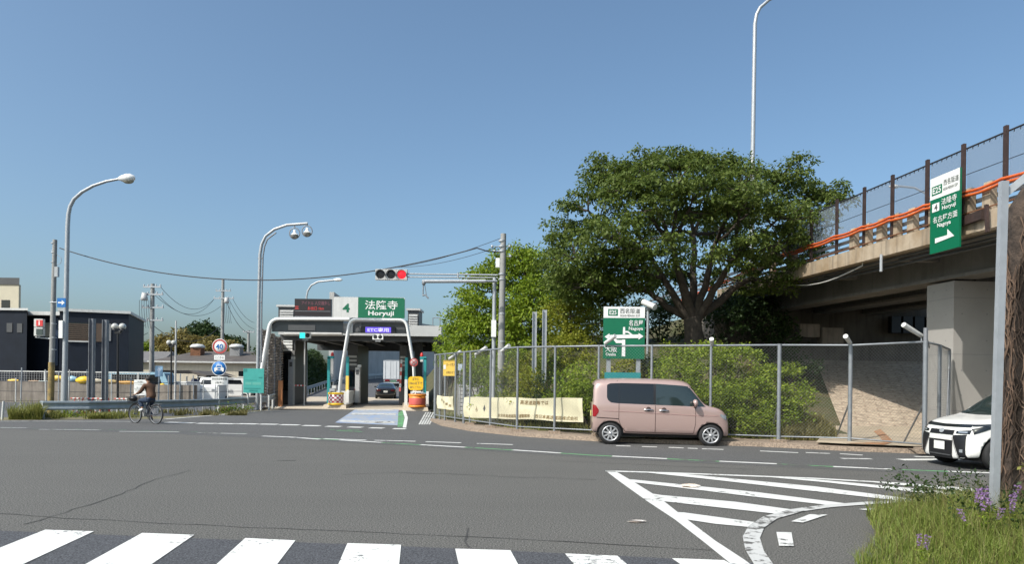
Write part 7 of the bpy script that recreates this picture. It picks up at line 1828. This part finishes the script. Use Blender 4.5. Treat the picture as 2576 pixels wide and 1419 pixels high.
for s in (1,-1): 
    proj_panel(bs_, lin(*((.42,.74) if s > 0 else (-.74,-.42)),6), lambda u: .70, lambda u: .80, 4, 'x', -1, .010, 'tail_light', mat('dark_tail_light',(.09,.006,.008),.2), sal)
    mb = MB(); mb.ball((.62,s*.98,.98),(.06,.10,.07),10); mb.tube([(.62,s*.84,.95),(.62,s*.93,.96)],.02,6); mb.build('wing_mirror', M['darkpaint'], sal, local=True)
    for x in (-1.35,1.30): wheel(sal, x, s*.78, .31, .21, .19, s, 5, M['alloy'])
proj_panel(bs_, lin(-.17,.17,3), lambda u: .56, lambda u: .72, 2, 'x', -1, .012, 'number_plate', M['offwhite'], sal)
mb = MB(); mb.box((-1.9,-.65,.16),(1.9,.65,.26)); mb.build('underbody', M['black'], sal, local=True)
sal.location = (at_x(961,59.5), 61.5, ramp_z(61)); sal.rotation_euler = (R(0), R(-1.2), R(99))
# ---- box lorry beyond
tr = thing('box_truck', 'white box truck seen from behind on the ramp beyond the gate', 'truck', (0,0,0))
mb = MB(); mb.box((-3.2,-1.24,.95),(3.1,1.24,3.32)); mb.build('cargo_box', M['truckwhite'], tr, local=True)
mb = MB()
for y0,y1 in ((-1.2,-.012),(.012,1.2)): mb.box((-3.235,y0,1.0),(-3.202,y1,3.24))
mb.build('rear_door', M['truckwhite'], tr, local=True)
mb = MB()
for y in (-1.0,-.35,.35,1.0): mb.tube([(-3.25,y,1.05),(-3.25,y,3.2)],.02,6)
mb.box((-3.24,-1.25,3.25),(-3.2,1.25,3.34)); mb.build('door_bar', M['galv'], tr, local=True)
mb = MB(); mb.box((-3.15,-1.2,.72),(3.0,1.2,.94)); mb.box((-3.2,-1.2,.45),(-3.1,1.2,.60)); mb.build('chassis', M['ltgrey'], tr, local=True)
for s in (-1,1):
    mb = MB(); mb.box((-3.22,s*.75-.28,.74),(-3.16,s*.75+.28,.90)); mb.build('tail_light', M['taillight'], tr, local=True)
    mb = MB(); mb.box((-3.0,s*.8-.25,.1),(-2.97,s*.8+.25,.55)); mb.build('mud_flap', M['rubber'], tr, local=True)
    for x in (-2.2,3.6): wheel(tr, x, s*.95, .42, .25, .4, s, 6, M['ltgrey'])
mb = MB(); mb.box((3.2,-1.1,.6),(4.9,1.1,2.6)); mb.build('cab', M['white'], tr, local=True)
mb = MB(); mb.box((-3.21,-.35,.62),(-3.19,.35,.80)); mb.build('number_plate', mat('plate_green',(.05,.2,.1),.5), tr, local=True)
tr.location = (at_x(981.5,87), 90.2, ramp_z(87.5)); tr.rotation_euler = (0, R(-2), R(97))

# ================================================================== CYCLIST
def skin(name, verts, edges, rad, m, parent, sub=2, root=0, offset=(0,0,0)):
    me = bpy.data.meshes.new(name); me.from_pydata([tuple(Vector(v)) for v in verts], edges, []); o = bpy.data.objects.new(name, me); SC.collection.objects.link(o)
    s = o.modifiers.new('s','SKIN'); s.use_smooth_shade = True; s.branch_smoothing = .4
    for i, r in enumerate(rad):
        sv = me.skin_vertices[0].data[i]; sv.radius = r if hasattr(r,'__len__') else (r,r); sv.use_root = (i == root)
    q = o.modifiers.new('u','SUBSURF'); q.levels = q.render_levels = sub
    r_ = evaluated(o); bpy.data.objects.remove(o)
    r_.materials.clear(); r_.materials.append(m)
    for p in r_.polygons: p.use_smooth = True
    r_.name = name; b = bpy.data.objects.new(name, r_); SC.collection.objects.link(b); b.parent = parent; return b
bp_ = G(364,1066.5); rzb = R(180-26)
bike = thing('bicycle', 'black city bicycle with front basket ridden along the road edge', 'bicycle', (bp_.x, bp_.y+.05, 0), None, rzb)
def bwheel(x):
    r = .33; mb = MB(); mb.tube([(x+r*math.cos(2*math.pi*k/32),0,r+.003+ (r-.0)*math.sin(2*math.pi*k/32)) for k in range(32)], .021, 8, closed=True); w_ = mb.build('wheel', M['rubber'], bike, local=True)
    mb = MB(); mb.tube([(x+.30*math.cos(2*math.pi*k/32),0,r+.30*math.sin(2*math.pi*k/32)) for k in range(32)], .012, 6, closed=True)
    for k in range(16): a = 2*math.pi*k/16; mb.tube([(x,.02*(1 if k%2 else -1),r),(x+.30*math.cos(a),0,r+.30*math.sin(a))], .0025, 4)
    mb.tube([(x,-.06,r),(x,.06,r)], .022, 8); mb.build('rim', M['galv_dark'], w_, local=True)
    mb = MB(); a0,a1_ = (R(20),R(200)) if x < 0 else (R(-5),R(170)); pts = [(x+.365*math.cos(a0+(a1_-a0)*k/12),0,r+.365*math.sin(a0+(a1_-a0)*k/12)) for k in range(13)]; mb.tube(pts, .018, 6); mb.build('mudguard', M['black'], bike, local=True)
bwheel(.54); bwheel(-.54)
mb = MB()
for p, q, r in (((-.06,0,.29),(-.22,0,.76),.018),((-.06,0,.29),(.36,0,.74),.02),((-.16,0,.56),(.37,0,.82),.014),((.35,0,.72),(.37,0,.90),.022),((-.06,.05,.29),(-.54,.06,.33),.010),((-.06,-.05,.29),(-.54,-.06,.33),.010),((-.19,.03,.66),(-.54,.06,.33),.009),((-.19,-.03,.66),(-.54,-.06,.33),.009),((.37,.0,.74),(.42,.05,.62),.014),((.42,.05,.62),(.54,.06,.33),.012),((.37,0,.74),(.42,-.05,.62),.014),((.42,-.05,.62),(.54,-.06,.33),.012)): mb.tube([p,q], r, 8)
mb.build('frame', mat('bike_frame',(.10,.10,.11),.35,.3), bike, local=True)
mb = MB(); mb.tube([(.36,0,.9),(.34,0,.99)],.014,6); mb.tube([(.20,.29,.98),(.28,.27,1.0),(.36,.12,.98),(.36,-.12,.98),(.28,-.27,1.0),(.20,-.29,.98)],.012,8); mb.build('handlebar', M['chrome'], bike, local=True)
mb = MB(); mb.ball((-.30,0,.80),(.13,.10,.035),12); mb.ball((-.18,0,.805),(.10,.05,.028),10); mb.tube([(-.22,0,.72),(-.25,0,.79)],.014,6); mb.build('saddle', M['black'], bike, local=True)
bk_ = MB()
for z, s in ((.70,.8),(.79,.9),(.88,1.0),(.93,1.03)): 
    c = [(.48,-.16*s,z),(.80 if s < 1 else .83,-.16*s,z),(.80 if s < 1 else .83,.16*s,z),(.48,.16*s,z)]; bk_.tube(c, .006, 5, closed=True)
for k in range(9):
    y = -.14+.035*k; bk_.tube([(.48,y,.93),(.50,y*.8,.70),(.78,y*.8,.70),(.82,y,.93)], .004, 4)
for k in range(8):
    x = .50+.04*k; bk_.tube([(x,-.16,.93),(x,-.13,.70),(x,.13,.70),(x,.16,.93)], .004, 4)
bk_.build('basket', M['black'], bike, local=True)
mb = MB(); mb.tube([(-.06,-.09,.29),(-.06,.09,.29)],.02,8); mb.tube([(-.06,.09,.29),(-.01,.10,.45)],.012,6); mb.tube([(-.06,-.09,.29),(-.10,-.10,.135)],.012,6); mb.cbox((0,.15,.45),(.09,.09,.025)); mb.cbox((-.10,-.15,.135),(.09,.09,.025))
mb.lathe([(.09,0),(.09,.008),(.05,.01)],(-.06,-.06,.29),(0,1,0),16); mb.build('crank', M['dkgrey'], bike, local=True)
mb = MB(); mb.tube([(-.30,.02,.62),(-.62,.05,.70),(-.78,.05,.70)],.008,5); mb.tube([(-.30,-.02,.62),(-.62,-.05,.70),(-.78,-.05,.70)],.008,5)
for x in (-.5,-.64,-.76): mb.tube([(x,-.06,.70),(x,.06,.70)],.007,5)
mb.tube([(-.75,.05,.70),(-.54,.07,.33)],.007,5); mb.tube([(-.75,-.05,.70),(-.54,-.07,.33)],.007,5); mb.build('rear_rack', M['galv_dark'], bike, local=True)
mb = MB(); mb.ball((.66,0,.86),(.16,.13,.11),12); bag = mb.build('bag', M['black'], None, local=True); bag.location = bike.location; bag.rotation_euler = bike.rotation_euler; tag(bag, 'dark bag riding in the bicycle basket', 'bag')
man = thing('person', 'cyclist in a brown jacket and blue jeans pedalling left', 'person', tuple(bike.location), None, rzb)
V = [(-.30,0,.86),(-.28,0,1.02),(-.23,0,1.18),(-.18,0,1.33),(-.15,0,1.42),(-.12,0,1.48),(-.105,0,1.555),(-.09,0,1.63),      # 0-7 pelvis..crown
     (-.17,.17,1.36),(-.17,-.17,1.36),(-.06,.235,1.13),(-.06,-.235,1.13),(.15,.28,1.03),(.15,-.28,1.03),(.20,.285,1.02),(.20,-.285,1.02),  # 8-15 shoulders, elbows, wrists, palms
     (-.27,.10,.84),(-.27,-.10,.84),(.13,.14,.82),(.06,-.13,.60),(-.03,.135,.53),(-.14,-.135,.22),(.09,.145,.465),(-.03,-.145,.165)]  # 16-23 hips, knees, ankles, toes
E = [(0,1),(1,2),(2,3),(3,4),(4,5),(5,6),(6,7),(3,8),(3,9),(8,10),(9,11),(10,12),(11,13),(12,14),(13,15),(0,16),(0,17),(16,18),(17,19),(18,20),(19,21),(20,22),(21,23)]
Rr = [.13,.125,.13,.135,.065,.055,.088,.075,.062,.062,.043,.043,.026,.026,.028,.028,.085,.085,.06,.06,.038,.038,.035,.035]
for s, pi in ((1,14),(-1,15)):
    for k, (dx, dy, L_) in enumerate(((.03,.018,.045),(.034,.006,.05),(.034,-.006,.047),(.03,-.017,.038))):
        i = len(V); p = V[pi]; V += [(p[0]+dx,p[1]+s*dy,p[2]+.004),(p[0]+dx+L_*.5,p[1]+s*dy,p[2]-.012),(p[0]+dx+L_*.35,p[1]+s*dy,p[2]-.035)]; E += [(pi,i),(i,i+1),(i+1,i+2)]; Rr += [.0095,.009,.008]
    i = len(V); p = V[pi]; V += [(p[0]+.005,p[1]-s*.03,p[2]-.01),(p[0]+.035,p[1]-s*.04,p[2]-.03)]; E += [(pi,i),(i,i+1)]; Rr += [.010,.009]
skin('body', V, E, Rr, M['skin'], man)
JV = [V[0],V[1],V[2],V[3],(-.16,0,1.42),V[8],V[9],V[10],V[11],(.11,.272,1.045),(.11,-.272,1.045)]
skin('jacket', [(-.315,0,.86)]+JV[1:], [(0,1),(1,2),(2,3),(3,4),(3,5),(3,6),(5,7),(6,8),(7,9),(8,10)], [(.165,.185),(.155,.175),(.155,.18),(.15,.19),.085,.085,.085,.066,.066,.046,.046], M['jacket'], man)
skin('trousers', [(-.30,0,.885),(-.28,0,.95),V[16],V[17],V[18],V[19],(-.02,.135,.57),(-.125,-.135,.26)], [(0,1),(0,2),(0,3),(2,4),(3,5),(4,6),(5,7)], [.165,.16,.122,.122,.088,.088,.066,.066], M['jeans'], man)
for s, (p, q) in ((1,((-.06,.14,.52),(.15,.15,.455))),(-1,((-.17,-.14,.19),(.03,-.15,.15)))):
    skin('shoe', [p, ((p[0]+q[0])/2,p[1],(p[2]+q[2])/2), q], [(0,1),(1,2)], [.048,.046,.034], M['white'] if s > 0 else M['dkgrey'], man)
mb = MB(); mb.ball((-.125,0,1.585),(.10,.088,.085),14); mb.build('hair', M['hair'], man, local=True)
mb = MB(); mb.ball((.0,0,1.555),(.022,.014,.02),8); mb.ball((-.09,.083,1.555),(.018,.012,.028),8); mb.ball((-.09,-.083,1.555),(.018,.012,.028),8); mb.build('nose_and_ears', M['skin'], man, local=True)
mb = MB(); mb.ball((-.018,.032,1.575),(.008,.012,.007),8); mb.ball((-.018,-.032,1.575),(.008,.012,.007),8); mb.cbox((-.012,0,1.515),(.008,.045,.008)); mb.build('eyes_and_mouth', M['hair'], man, local=True)
